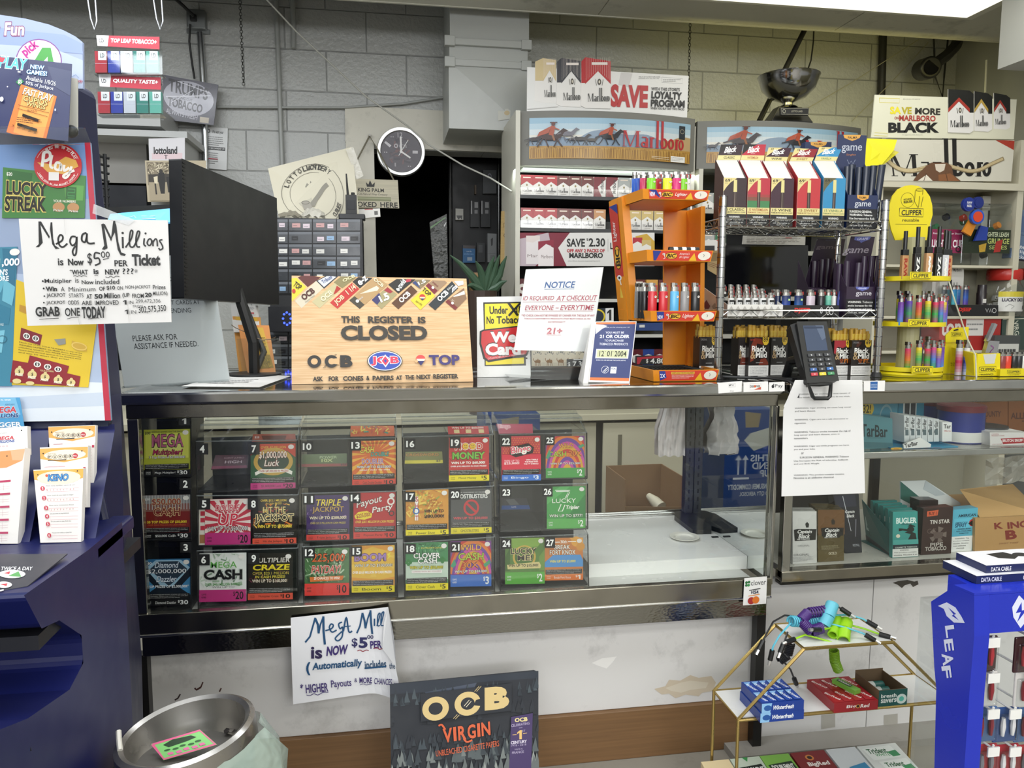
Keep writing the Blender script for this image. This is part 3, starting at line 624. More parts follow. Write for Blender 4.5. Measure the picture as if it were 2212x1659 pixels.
tk(2,'A',112,735,466,1068,'7e2320','r 112 735 354 100 8d8d90|r 112 800 354 60 8a5a52|'+'|'.join('r %d 735 6 110 b9b9bb'%x for x in range(126,460,22))+'|'+OT(170,762,220,52,'8f3230','d8b98a','$50,000')+'|'+OT(184,832,200,66,'7c2220','e2c391','CA$H')+'|t 135 928 300 24 f0d23a*3 50 TOP PRIZES OF $50,000!|t 140 955 290 14 d86a3a OVER $24.5 MILLION IN CASH PRIZES!|t 118 755 38 20 eee*2 $30','111112','$50,000 Ca$h','$30','dark red and silver ticket reading $50,000 CA$H in slot 2','eee')
tk(3,'A',112,1222,468,1578,'15202c','r 112 1222 356 70 2c6a9a|p 9fc4de 120,1290 200,1230 390,1230 460,1290 330,1430 240,1430|p 2a3a4a 150,1300 220,1240 370,1240 440,1300 300,1430|p 3f86b8 112,1350 200,1440 112,1500|p 3f86b8 468,1350 380,1440 468,1500|'+OT(195,1246,175,44,'eaf2fa','1c3c66/.2','Diamond')+'|'+OT(132,1298,300,36,'f4f6fa','0c1830','$2,000,000',7)+'|'+OT(208,1352,150,44,'eaf2fa','1c3c66/.2','Dazzler')+'|t 118 1420 336 24 f2f4f8*2 3 TOP PRIZES OF $2,000,000!*|t 120 1244 48 22 eee*2 $30','111112','Diamond Dazzler','$30','blue and black ticket reading Diamond Dazzler in slot 3','eee')
tk(7,'A',922,345,1265,690,'2f5a3a','p c8402e 922,345 1265,345 1265,450 1200,400 990,400 922,430|o 1095 480 150 105 30 c9a24a|e 1095 480 118 74 1f3a2c|t 1000 362 190 18 e8c84a OVER 47 MILLION|'+OT(985,402,212,58,'f4ece0','9c1f1c','$1,000,000')+'|'+OT(1030,466,112,48,'f6eee6','7a2018/.2','Luck')+'|p f2efe6 955,560 1000,536 1200,536 1242,556 1236,582 1190,562 1000,564 960,584|t 985 542 225 20 b02a26*2 OVER $47,000,000 IN PRIZES!',MAG,'$1,000,000 Luck','$20','red and gold ticket reading $1,000,000 Luck in slot 7')
tk(5,'A',575,765,922,1118,'c8364a',burst(760,940,40,210,18,'f0dcd6',.5,1.)+'|r 575 765 347 10 f0e0da|'+OT(655,806,180,50,'d8324a','f6f0ee/.2','DOUBLE')+'|'+OT(675,875,150,90,'d8324a','f6f0ee/.15','UP')+'|'+OT(595,972,305,40,'f6f2f0','3a1418','WIN UP TO $500,000!',7)+'|r 575 1020 347 10 '+MAG,MAG,'','$20','red sunburst ticket reading DOUBLE UP in slot 5',fine=False,sh=.27)
tk(5,'A',528,770,575,1125,'e9e2d8','|'.join('r 540 %d 34 34 c8364a'%y for y in(862,912,972))+'|r 535 1040 40 66 a8754a','e8e0d4','',' ','sliver of a white ticket with red squares beside the DOUBLE UP ticket',fine=False,sh=.02,Y=YD+.007)
tk(8,'A',938,752,1272,1110,'14120f',confetti(945,800,1265,1000,46,['b0402a','d87a2a','7c1c18','e8b84a'],22)+'|t 1000 765 195 20 e8c84a*2 OVER $15.1 MILLION|t 1040 790 120 14 e8c84a IN CASH PRIZES!|'+OT(1018,822,172,46,'e8d48a','2a1008','HIT THE')+'|'+OT(955,878,296,70,'1a1410','ecd9a0','JACKPOT',8)+'|t 975 958 262 28 f0d648*3 WIN UP TO $175,000!','d8543f','Hit the Jackpot','$10','black ticket with firework reading HIT THE JACKPOT in slot 8')
tk(6,'A',532,1178,890,1545,'eef0ee',confetti(540,1180,885,1450,34,['c9d8c8','a9c0a8','7f9a82','dde6dc'],26)+'|'+OT(618,1240,200,48,'63ad52','eef4ea','MEGA')+'|'+OT(566,1300,294,78,'101210','c2c8c2','CASH',8,4)+'|t 575 1402 285 24 5a9a52*2 OVER $XX MILLION IN PRIZES'.replace('XX ','44.6 ')+'|t 630 1428 170 12 777 WIN UP TO',MAG,'','$20','white ticket with big black lettering CASH in slot 6',fine=False,sh=.25)
tk(9,'A',902,1178,1245,1530,'1d1712',confetti(910,1240,1240,1410,26,['5a2a3a','7a3a4a','3a2218'],16)+'|'+OT(985,1212,238,36,'f2efe6','3a2a1c/.1','ULTIPLIER')+'|'+OT(940,1262,280,44,'ecd92a','3a2408/.1','CRAZE',7,3)+'|t 938 1318 275 24 d8c84a OVER $20.1 MILLION|t 960 1346 225 20 e0d04a*2 IN CASH PRIZES!|'+OT(935,1374,265,28,'f4eee0','6a4a10','WIN UP TO $160,000!',7),'dc5843','Multiplier Craze','$10','black ticket with yellow lettering CRAZE in slot 9')
tk(13,'B',482,335,830,690,'dc6a2c',burst(660,440,60,260,20,'eeb040',.5,.9)+'|'+OT(545,380,108,50,'f0e04a','6a3a10/.2','CASH')+'|'+OT(632,424,140,34,'56b0a0','1c3a34/.2','DOUBLE')+'|'+OT(560,478,172,40,'8a5aa8','f0e0c8','DOUBLER')+'|'+OT(520,532,270,22,'f4efe6','2a6a9a','WIN UP TO $225,000!',7)+'|t 560 348 200 12 402010 OVER $20 MILLION IN CASH PRIZES|t 540 560 240 12 fff GREAT WAY TO WIN','d8402f','Cash Double Doubler','$10','orange sunburst ticket reading CASH DOUBLE DOUBLER in slot 13')
tk(11,'B',118,770,460,1130,'3f2763',confetti(122,775,455,960,24,['5a3c86','4a3076','a884c0'],12)+'|'+OT(192,800,200,52,'f0d84a','2a1440/.2','TRIPLE')+'|'+OT(165,858,250,54,'c9a05a','2a1830','JACKPOT')+'|t 142 934 294 28 efe2c0*3 WIN UP TO $200,000!|t 150 980 280 18 e0c84a OVER $22.5 MILLION IN CASH PRIZES!','d5403a','Triple Jackpot','$10','purple ticket reading TRIPLE JACKPOT in slot 11')
tk(14,'B',492,748,832,1112,'b8232a',OT(515,790,205,70,'f4ece6','6a1014/.3@-14','Payout')+'|'+OT(640,850,165,60,'f4ece6','6a1014/.3@-10','Party')+'|o 790 820 30 30 12 efe8e0|o 795 915 22 22 8 333|p efd638 500,930 530,900 600,892 640,915 634,945 580,962 510,955|t 515 910 112 36 a02020*2/0@-8 $225,000!|t 508 968 305 24 f0c84a*2/.2 OVER $20.1 MILLION IN CASH PRIZES!','d53a33','Payout Party','$10','red ticket with white script Payout Party in slot 14')
tk(12,'B',105,1190,458,1560,'4f7a4a',confetti(108,1192,455,1470,90,['8fb08a','3a5a38','b8ceae','6a9262','2a4428'],26)+'|'+OT(165,1228,258,74,'dd6a32','3a2010/.1','225,000')+'|'+OT(162,1322,228,62,'c8362e','f0e0d0/.15','PAYDAY!')+'|p d8732f 145,1412 415,1405 405,1440 150,1450|t 178 1412 205 22 f4eee0*2 20 CHANCES TO WIN!','d23a34','','$10','green banknote ticket reading 225,000 PAYDAY! in slot 12',fine=False,sh=.26)
tk(15,'B',478,1170,820,1540,'e39a2c','p e9b83a 478,1240 640,1180 820,1230 820,1420 700,1440 478,1420|'+burst(650,1260,120,200,12,'efc54a')+'|'+OT(500,1232,250,60,'a884c0','5a2a6a','BOOM',7,3)+'|p f0e040 760,1240 790,1222 778,1250 796,1250 760,1282 770,1258|'+OT(500,1314,300,28,'f4f0e4','3a2208/.1','WIN UP TO $100,000!',7)+'|t 485 1370 312 24 fff*2 OVER $16.8 MILLION IN CASH PRIZES!',YEL,'Boom','$5','yellow and orange ticket with purple lettering BOOM in slot 15')
tk(17,'B',908,725,1248,1090,'dd9a38',confetti(912,730,1240,960,60,['e9b850','c87a2a','9ab04a','f0d060'],30)+'|t 980 775 26 190 f4f0ea*4 I|o 990 890 26 26 9 2a6ab0|e 990 890 10 10 e8f0f4|t 985 776 20 40 c03a3a*2 S|t 983 830 24 40 c03a3a*2 H|t 983 926 24 38 c03a3a*2 T|t 1105 798 52 14 9a3a1c OVER|t 1068 820 130 14 9a3a1c 16.8 MILLION|t 1062 842 140 14 9a3a1c IN CASH PRIZES|t 1052 880 158 24 2a1c10*3 WIN UP TO|t 1055 920 158 30 2a1c10*3 $80,000!',YEL,'Power Shot','$5','orange ticket with a blue target, Power Shot, in slot 17')
tk(18,'B',908,1145,1245,1520,'3b8a52','r 908 1300 337 140 c9dccb|'+confetti(912,1150,1240,1240,40,['1f5a34','6ab07a','2f7a48'],20)+'|t 1030 1180 190 14 e8d84a $16.2 MILLION IN CASH PRIZES|'+OT(970,1226,212,42,'f4f6f2','14301c','CLOVER',7,2)+'|'+OT(1005,1268,150,42,'f4f6f2','14301c','CASH',7,2)+'|'+'|'.join('e %d %d 13 13 2f7a3a'%(930+a,1300+d)for a,d in((0,-14),(-15,0),(15,0),(0,14),(270,-30),(255,-16),(285,-16),(270,-2)))+'|'+OT(940,1328,262,28,'e8d42a','3a5a10/.1','WIN UP TO $50,000!',7)+'|r 955 1362 240 22 f0ece8|t 962 1366 226 13 8a2a3a LOADED WITH $50 WINNERS!',YEL,'Clover Cash','$5','green shamrock ticket reading CLOVER CASH in slot 18')
tk(19,'C',72,310,392,655,'c8262c',confetti(75,315,388,520,30,['d8393a','b01c22'],24)+'|'+OT(120,352,220,54,'d8483a','f6f0ea','MOOD',9,3)+'|e 205 378 23 25 efc02c|e 262 378 23 25 efc02c|s 5a2a08 3 195,386 205,392 216,386|e 198 372 3 4 5a2a08|e 212 372 3 4 5a2a08|s 5a2a08 3 252,390 262,384 272,390|e 255 372 3 4 5a2a08|e 269 372 3 4 5a2a08|'+OT(100,424,258,56,'7dba45','1c3a10','MONEY',7,3)+'|t 90 498 270 24 f4f0ea*3 WIN UP TO $60,000!|t 86 530 284 13 fff*2 OVER $10.2 MILLION IN CASH PRIZES!',YEL,'Mood Money','$5','red ticket with two yellow smiley faces, MOOD MONEY, in slot 19')
tk(20,'C',88,720,412,1075,'4a4b4d','t 165 742 200 8 ddd A UNIVERSE OF PRIZES|t 160 760 220 34 f4f4f2*2 OSTBUSTERS|o 250 868 62 66 16 c8353a|s c8353a 18 206,826 294,910|t 108 940 272 24 d8525a*3 WIN UP TO $30,000!',YEL,'GHOSTBUSTERS','$5','dark grey ticket with a red ring sign in slot 20')
RB=['c8302c','e07a2a','6a3a9a','c84a9a','d8a030']
def rainbow(x0,y0,x1,y1,seed):
 o=[]
 for i,c in enumerate(RB*2):
  r=330-i*30
  o.append('p %s '%c+' '.join('%.1f,%.1f'%(min(x1,max(x0,x0+(x1-x0)*.55+r*cos(a)*.62)),min(y1,max(y0,y1+30-r*sin(a))))for a in[pi*k/14 for k in range(15)]))
 return '|'.join(o)
tk(25,'C',843,300,1152,630,'7a3a8a',rainbow(843,300,1152,552,1)+'|'+OT(945,358,118,34,'e8a83a','5a1c20','WILD')+'|'+OT(865,420,140,40,'b8cc3a','2a3a10','CASH')+'|'+OT(1025,415,105,42,'e88a2a','4a1810','20X')+'|p 3f9a70 1100,380 1140,362 1150,380 1112,400|p 3f9a70 843,470 870,400 885,440 860,480|'+OT(878,508,240,18,'f6f2ea','3a1030','WIN UP TO $25,000!',8),GRN,'','$2','rainbow ticket reading WILD CASH 20X in slot 25',tc='f2f4f0',fine=False,sh=.24)
tk(21,'C',85,1135,410,1495,'7a3a8a',rainbow(85,1135,410,1395,2)+'|'+OT(165,1162,165,46,'e8b04a','5a1c20','WILD')+'|'+OT(148,1228,200,56,'b8cc3a','2a3a10','CASH')+'|'+OT(178,1300,130,46,'e88a2a','4a1810','30X')+'|p 3f9a70 85,1330 118,1270 130,1320 105,1345|p 3f9a70 345,1320 395,1285 405,1310 360,1345|'+OT(118,1364,258,22,'f6f2ea','3a1030','WIN UP TO $30,000!',8),BLU,'','$3','rainbow ticket reading WILD CASH 30X in slot 21',tc='f2f4f0',fine=False,sh=.26)
tk(22,'C',490,300,800,648,'d0364a','|'.join('r %d %d 10 9 e0703a'%(x,y)for y in range(312,460,16)for x in range(500+(y//16%2)*10,790,20))+'|p d0364a 490,440 800,440 800,560 490,560|p 24161a 560,380 700,352 745,385 735,430 600,462 555,440|'+OT(562,372,160,66,'d8506a','f6efe6/.1@-8','Bingo',8,2)+'|t 508 480 120 18 f0b8c0*2 WIN UP TO|t 508 500 120 20 f6e4e6*2 $25,000!|t 680 478 96 11 fff*2 WIN TRIPLE|t 672 494 104 11 fff*2 THE PRIZE WITH|t 664 510 116 11 fff*2 THE "7" SYMBOL!',BLU,'Bingo','$3','pink and red dotted ticket reading Bingo in slot 22',tc='eef2f6')
tk(26,'C',852,700,1160,1035,'3f9a4a','p 57b060 852,760 960,700 1040,700 852,840|p 2f8040 1160,760 1160,960 1000,960|s f0f4ec 7 925,738 1025,738 1000,790|s f0f4ec 5 918,728 1036,730 1030,752 1010,790|s f0f4ec 7 965,840 942,895 975,895 996,845|t 895 795 188 34 f4f6f0 LUCKY|t 1002 850 108 38 f4f6f0*3/.2 Tripler|'+OT(872,920,262,26,'f4f6f0','1a3a1c','WIN UP TO $777!',6),'57ab52','','$2','green ticket reading LUCKY 7 Tripler in slot 26',tc='f2f4f0',fine=False,sh=.24)
tk(24,'C',520,1110,835,1475,'4f7a2f','p 7fa540 520,1110 835,1110 780,1180 580,1190|p 39601f 520,1260 560,1180 560,1370 520,1370|p 6a9038 835,1200 790,1260 790,1370 835,1370|o 672 1260 92 92 16 c8a84a|e 672 1255 76 76 42691f|'+OT(565,1190,205,46,'111','d8c890','LUCKY',8,2)+'|'+OT(618,1245,118,44,'111','d8c890','ME!',8,2)+'|p d8c88a 535,1320 790,1300 805,1330 800,1352 540,1356|t 545 1316 238 26 2a2410*3 WIN UP TO $15,000!','57a83c','','$2','olive green ticket reading LUCKY ME! in slot 24',tc='f2f4f0',fine=False,sh=.26)
tk(27,'C',836,1110,1140,1445,'c87a3a','p e9a54a 1030,1110 1140,1110 1140,1200|e 1085 1140 40 40 dfa040|e 1120 1180 34 34 d0903a|p 4a90d0 836,1300 900,1245 1120,1245 1140,1290 1140,1340 836,1340|t 960 1128 52 24 f4efe6*2 30th|s f4efe6 6 905,1142 955,1142|s f4efe6 6 1020,1140 1085,1140|'+OT(912,1165,124,34,'f6f2ea','4a2a14','BREAK')+'|'+OT(875,1204,204,38,'f6f2ea','4a2a14','FORT KNOX')+'|t 875 1284 205 24 e8dc5a*3 WIN UP TO $5,000!',ORG,'Break Fort Knox','$1','orange and blue ticket reading BREAK FORT KNOX in slot 27',tc='f6eee6')
# low ends of rolls in the empty slots
def low(c,pts,bg,cmds,label):
 q=cp(c,*pts);Yb,Yt=YD+.075,YD+.1
 return card('lottery_ticket',[W(*q[0],Yt),W(*q[1],Yt),W(*q[2],Yb),W(*q[3],Yb)],bb(pts),bg,cmds,.0012,.35,label=label,cat='lottery ticket',group='scratch tickets in the counter dispensers')
low('A',((655,435),(905,432),(900,535),(620,545)),'4a2430','t 700 450 170 16 a88a90 GIANT JUMBO|t 715 478 140 22 b8a0a8*2 HIGH|r 620 520 280 20 7a2a4a','dark maroon end of a ticket lying in empty slot 4')
low('B',((88,448),(440,440),(440,545),(82,550)),'4a5a2a','t 220 458 140 22 9aa87a*2 POWER|t 235 482 92 28 a8b070*3 10X|r 82 524 360 24 8a2f2a|t 390 525 45 16 222*2 $10','green end of a POWER 10X ticket lying in empty slot 10')
low('B',((905,428),(1198,425),(1205,520),(900,525)),'6a6a2a','t 960 432 150 12 222*2 CASHWORD|'+OT(905,440,270,22,'b87a2a','3a2810','CROSSWORD')+'|r 900 496 305 26 c9bb2a|t 1150 494 36 18 222*2 $5','yellow and green CROSSWORD ticket end lying in empty slot 16')
low('C',((500,800),(690,795),(720,885),(490,890)),'4b4c50','r 490 855 230 34 3a5a9a|t 570 862 40 14 ccd GAME|p 6a6b70 520,805 600,800 640,850 560,852','grey ticket end with a blue strip lying in empty slot 23')
# spare rolls showing in the hoppers behind the fronts
def spare(c,pts,Yt,Yb,bg,cmds,label):
 q=cp(c,*pts);return card('lottery_ticket',[W(*q[0],Yt),W(*q[1],Yt),W(*q[2],Yb),W(*q[3],Yb)],bb(pts),bg,cmds,.0012,.35,label=label,cat='lottery ticket',group='rolls of tickets showing above the dispensers')
spare('A',((940,275),(1262,272),(1268,330),(932,332)),YD+.05,YD+.03,'9a4a3a','t 950 290 34 18 eee $20|p 5a2a20 1000,285 1200,285 1180,325 1020,325','dark red ticket roll rising behind the slot 7 ticket')
spare('A',((980,140),(1310,140),(1312,200),(985,205)),YD+.13,YD+.11,'c9cbca',lines(1030,148,230,34,3,'777'),'pale paper roll end high in the hopper of slots 4 and 7')
spare('B',((470,220),(815,220),(820,300),(468,305)),YD+.06,YD+.03,'c85a2a',confetti(475,225,810,300,30,['e8a040','3a8a7a','a83a2a','d8c050'],20),'orange patterned ticket roll rising behind the slot 13 ticket')
spare('C',((62,225),(385,222),(395,285),(68,288)),YD+.05,YD+.03,'b8262a','t 95 228 260 18 e8d8c8*2 WIN UP TO $60,000!|r 110 250 44 30 e0c08a|r 205 250 44 30 e0c08a|r 310 250 44 30 e0c08a','red ticket roll rising behind the MOOD MONEY ticket')
spare('C',((448,205),(738,205),(742,280),(470,282)),YD+.06,YD+.03,'b8455a',OT(455,208,105,40,'d8506a','f0e8e4','Bingo'),'pink ticket roll rising behind the Bingo ticket')
# ================================================================ blue lottery kiosk at the left
KB=M('12184e',.38);KD=M('10153c',.4);KX=-.45
def kx(x,y):return WX(x,y,KX)
ki=thing('lottery_kiosk','tall navy blue lottery play kiosk with slip racks, cut by the frame','lottery kiosk',(-1.0,-.45,0))
XLK=-1.55
# lower body: side outline swept to the left
side=[kx(192,1187),kx(52,1286),kx(90,1358),kx(128,1340),kx(176,1372),kx(180,1432),kx(150,1490),kx(60,1552),kx(-60,1600),kx(-60,1800)]
pz=V((KX,side[-1].y,0));yb_=W(300,1400,-.18).y
side=side[:-1]+[pz,V((KX,-.425,0)),V((KX,-.425,kx(192,1187).z))]
b=B();b.prism(side,(XLK-KX,0,0),KB);b.build('lower_body',ki,.012,seg=3)
# wing between the body and the counter, narrowing upward
b=B();rings=[]
for y,xb,ya in((1700,302,-.30),(1420,300,-.30),(1186,282,-.34),(850,258,-.33),(560,232,-.31),(300,208,-.29),(212,203,-.28),(190,194,-.26)):
 p=W(xb,y,-.18);z=p.z if y<1690 else 0
 f=V((KX-.002,-.424,z))if y>1180 else V((p.x-.012,ya,z));ya=f.y;rings.append([V((XLK,ya,z)),f,V((p.x,-.16,z)),V((XLK,-.16,z))])
b.loft(rings,KD);b.build('back_housing',ki,.01,seg=3)
# console shelf, its dark printed plate
pa,pb=kx(192,1187),kx(52,1286)
b=B();z0=.003
fr=frame([V((XLK,pa.y,pa.z+.002)),V((KX,pa.y,pa.z+.002)),V((KX,pb.y,pb.z+.002)),V((XLK,pb.y,pb.z+.002))],(-700,1190,190,1290))
q=[WZ(x,y,(pa.z+pb.z)/2+.003)for x,y in((-300,1203),(146,1198),(60,1268),(-60,1290))]
b.prism(q[::-1],(0,0,.0015),M('3b3c44',.45))
g=lambda x,y,l=0:WZ(x,y,(pa.z+pb.z)/2+.0048+l*.0003)
g.rect=(-400,1150,200,1300)
draw(b,g,'t 2 1224 68 8 e8e8ea*2/.3 TWICE A DAY|e 26 1240 29 9 e8e8e6|p 5aa55a 18,1244 40,1234 46,1246|p c8404a 8,1238 22,1234 20,1240|e 8 1263 18 7 e4e2e0|p c8404a 0,1262 16,1260 14,1266|s f0f0f0 3 0,1276 8,1274',.4)
b.build('console_plate',ki)
# slip pockets
def pocket(x0,x1,yt,yb,Y0,Y1):
 pass
b=B();zb=kx(178,1180).z;zt=W(215,912,-.3).z
for xt,xb_,wv in((90,38,12),(228,180,14)):
 # sloping divider ribs
 a1,a2=W(xt,930,-.36),W(xb_,1180,-.51)
 w2=V((.014,0,0));b.prism([a1-w2*1.2,W(xb_,1186,-.53)-w2*1.2,W(xb_,1186,-.40)-w2*1.2,W(xt,915,-.30)-w2*1.2],(.032,0,0),KB)
b.build('divider_rib',ki,.006,seg=3)
b=B();p1,p2=W(178,1186,-.535),W(-260,1186,-.535);b.box((XLK,-.545,p1.z-.02),(KX,-.36,p1.z+.006),KB);b.build('pocket_ledge',ki,.006,seg=3)
b=B();b.prism([W(-250,905,-.32),W(236,905,-.32),W(178,1180,-.40),W(-250,1180,-.40)][::-1],(0,.02,0),M('20283c',.4));b.build('pocket_back',ki)
for x0,x1 in((82,176),(-70,42)):
 f4=corners(((x0,1060),(x1,1064),(x1-3,1178),(x0+4,1178)),(-.545,-.548));B().prism([f4[0],f4[3],f4[2],f4[1]],(0,.002,0),DCL).build('clear_pocket',ki)
# lower lip tray with slips, dark recess lettering
b=B();b.box((XLK,kx(100,1372).y-.0,kx(100,1372).z-.02),(KX-.01,-.3,kx(100,1372).z),M('15161c',.5));b.build('lower_tray',ki)
fr=frame(corners(((0,1376),(22,1370),(22,1396),(0,1400)),-.62),(0,0,70,80));b=B();draw(b,fr,'p d8d8d8 5,70 62,44 50,30 66,44 58,54 8,78',.4);b.build('tray_mark',ki)
ys=side[6].y
# warning sticker low on the body
card('warning_sticker',corners(((-40,1584),(57,1574),(68,1622),(-40,1640)),(-.79,-.80)),(-133,1380,224,1585),'141412','p e8cf3a 72,1482 128,1405 180,1470|p 141412 118,1425 136,1425 130,1455 124,1455|e 127 1463 5 5 141412|p e8cf3a 20,1500 180,1480 186,1535 0,1565|t -10 1430 60 22 d8c85a Play|t -30 1455 80 22 d8c85a Responsibly|t 22 1508 150 20 1a1a10*3 1-800-GAMBLER|t -20 1536 190 22 1a1a10*3 Call*Text*Chat',.001,.3,label='black and yellow help-line warning sticker low on the blue kiosk',cat='sticker')
# poster board with red edge
YT_,YBt=-.315,-.355
pb4=[W(-260,320,YT_),W(195,308,YT_),W(240,908,YBt),W(-260,915,YBt)]
b=B();slab(b,pb4,.006,M('8d9dba',.4));fr=frame(pb4,(-260,310,218,912))
draw(b,fr,'p 6f8fc0 -260,310 205,310 205,430 -260,470|p a9b8d2 -260,560 150,600 218,720 218,830 -260,860|p d9dfe6 -260,835 120,838 150,826 218,830 218,915 -260,915|p c2cddc -260,870 218,850 218,880 -260,890|p b5263e 205,310 218,310 218,912 205,912',.35)
b.build('poster_board',ki,label='poster panel with a red edge')
def onb(px):
 """points on the leaning poster board, a little in front"""
 n=(pb4[3]-pb4[0]).cross(pb4[1]-pb4[0]).normalized();out=[]
 for x,y in px:
  d=ray(x,y);out.append(CAMP+d*((pb4[0]-CAMP).dot(n)/d.dot(n)))
 return out,n
def kposter(name,c,pts,off,bg,cmds,rect=None,**kw):
 c4,n=onb(cp(c,*pts));c4=[p+n*off for p in c4]
 if rect is None:rect=bb(pts)
 return card(name,c4,rect,bg,cmds,.0012,.35,**kw)
kposter('ticket_poster','K1',((28,1305),(672,1372),(662,1700),(20,1700)),.002,'3f7a3a','p 2f6430 60,1320 250,1330 240,1420 60,1400|p 5a9a48 500,1400 660,1400 655,1540 520,1540|'+OT(50,1405,320,112,'15140f','d8c56a','LUCKY',8,4)+'|'+OT(40,1525,325,122,'15140f','d8c56a','STREAK',8,4)+'|t 50 1340 44 30 f0f0e8*2 $20|t 420 1540 180 22 e8e8d8*2 YOUR NUMBERS|e 465 1605 48 42 b98a5a|e 580 1605 48 42 b98a5a|'+OT(425,1622,76,20,'f4f0e4','2a2010','Prize')+'|'+OT(545,1628,76,20,'f4f0e4','2a2010','Prize')+'|r 520 1420 80 110 2c5f2c|s 3f8a48 10 535,1440 590,1440 590,1470 535,1470 535,1500 590,1500|s 3f8a48 10 535,1520 590,1520',label='green Lucky Streak ticket poster on the kiosk board',cat='poster')
kposter('ticket_poster','K2',((110,700),(735,940),(660,1510),(55,1490)),.001,'d9b92a','p b8892a 110,880 180,880 185,940 110,930|p 7a1e2a 136,1055 310,1075 300,1165 132,1150|e 185 1112 28 25 e8e8e0|e 185 1112 19 17 2a2a2c|t 177 1098 16 28 e8e8e0*2 $|e 260 1116 28 25 e8e8e0|e 260 1116 19 17 2a2a2c|t 252 1102 16 28 e8e8e0*2 $|p c9a23a 555,1065 680,1085 685,1140 600,1150 555,1110|o 620 1105 65 38 10 e0c060|p 8a8a80 410,1090 500,1060 508,1110 450,1135|'+lines(130,1165,520,100,5,'222',['Match any of the YOUR NUMBERS to any of the','WINNING NUMBERS, win PRIZE shown. Reveal the','matching symbol, win PRIZE automatically.','Reveal three identical symbols in the BONUS BOX','and win 50 times that prize!'])+'|p 8a1f28 225,1262 555,1310 545,1380 660,1400 655,1505 80,1490 90,1318 215,1325|'+'|'.join('e %d %d 30 25 ece9e0|e %d %d 20 17 2a2a2c|t %d %d 17 30 ece9e0*2 $'%(x,y,x,y,x-8,y-15)for x,y in((293,1328),(380,1340),(468,1352)))+'|t 320 1370 115 14 e8d8a0 YOUR NUMBERS|'+'|'.join('e %d %d 38 34 d8c58a|e %d %d 13 11 d8c58a|t %d %d 16 28 2a2418*2 $|t %d %d 64 20 f0ece0*2 PRIZE'%(x,y,x,y-36,x-8,y-16,x-32,y+14)for x,y in((152,1402),(260,1418),(368,1432),(480,1448),(590,1468)))+'|e 140 1478 36 20 d8c58a|e 250 1490 36 16 d8c58a',label='yellow and dark red casino ticket poster on the kiosk board',cat='poster')
kposter('ticket_poster','K2',((-220,470),(132,460),(90,1500),(-220,1500)),.0015,'3a7f98','p 5fa8bf -100,600 60,660 20,800 -80,760|p 2a6a86 20,470 130,480 120,900 60,860|p 6ab0c4 40,700 130,760 110,900 30,860|p 2f7590 -50,860 100,920 90,1040 -60,1030|p 76b8cc -100,1100 60,1080 40,1250 -100,1240|e 115 500 38 26 e8e4e0|t -60 545 215 66 eef2f4*3 $1,000|t -40 625 108 46 e6eef2*3 WN\'S|t -40 676 118 38 e6eef2*3 MORE|t -60 1030 110 18 cfe4ea OR MORE|o 40 1150 40 30 6 2a5f74|t -60 1255 74 44 eef2f4*3 $$$|t -60 1330 74 44 eef2f4*3 $$$|t -60 1415 74 44 eef2f4*3 $$$',label='teal geometric ticket poster at the left edge of the kiosk board',cat='poster')
# round red sticker
c4,n=onb(cp('K1',(272,1115),(648,1125),(642,1478),(270,1465)));c4=[p+n*.0045 for p in c4];fr=frame(c4,(270,1118,645,1475));b=B()
ring=[fr(458+186*cos(2*pi*i/36),1296-176*sin(2*pi*i/36))for i in range(36)];b.prism(ring,-n*.0012,M('c2262e',.35))
def arc(cx,cy,r,a0,a1,txt,sz,col,ry=1.):
 o=[];
 for i,ch in enumerate(txt):
  if ch==' ':continue
  a=RD(a0+(a1-a0)*(i+.5)/len(txt));x=cx+r*cos(a);y=cy-r*ry*sin(a);d=90-math.degrees(a)if a1<a0 else-90-math.degrees(a)
  wd=sz*(.3 if ch in 'I1.!' else .7);o.append('t %g %g %g %g %s*2@%g %s'%(x-wd/2,y-sz/2,wd,sz,col,d,ch))
 return '|'.join(o)
draw(b,fr,'o 458 1296 172 162 4 e8c8c4|p c2262e 280,1240 640,1240 640,1352 280,1352|'+arc(458,1296,150,128,22,'MUST BE 18 TO PLAY',26,'f4ece8')+'|p e0a84a 300,1275 420,1290 520,1225 600,1250 622,1300 560,1330 560,1370 380,1350|c f2ece6 24 345,1255 352,1200 392,1195 400,1235 372,1260 350,1262|c f2ece6 24 352,1200 338,1310|c f2ece6 20 415,1215 402,1300 425,1318|c f2ece6 20 480,1280 450,1275 440,1320 470,1330 485,1285 484,1340|c f2ece6 20 510,1290 510,1335 550,1310|c f2ece6 20 568,1300 545,1370 520,1392 508,1372 590,1330|r 390 1350 80 66 e9e4e2|'+arc(458,1296,155,205,335,'Learn more at the lottery counter',15,'f0d8d4'),.35)
b.build('round_sticker',label='round red sticker, must be 18 to play, on the kiosk board',cat='sticker')
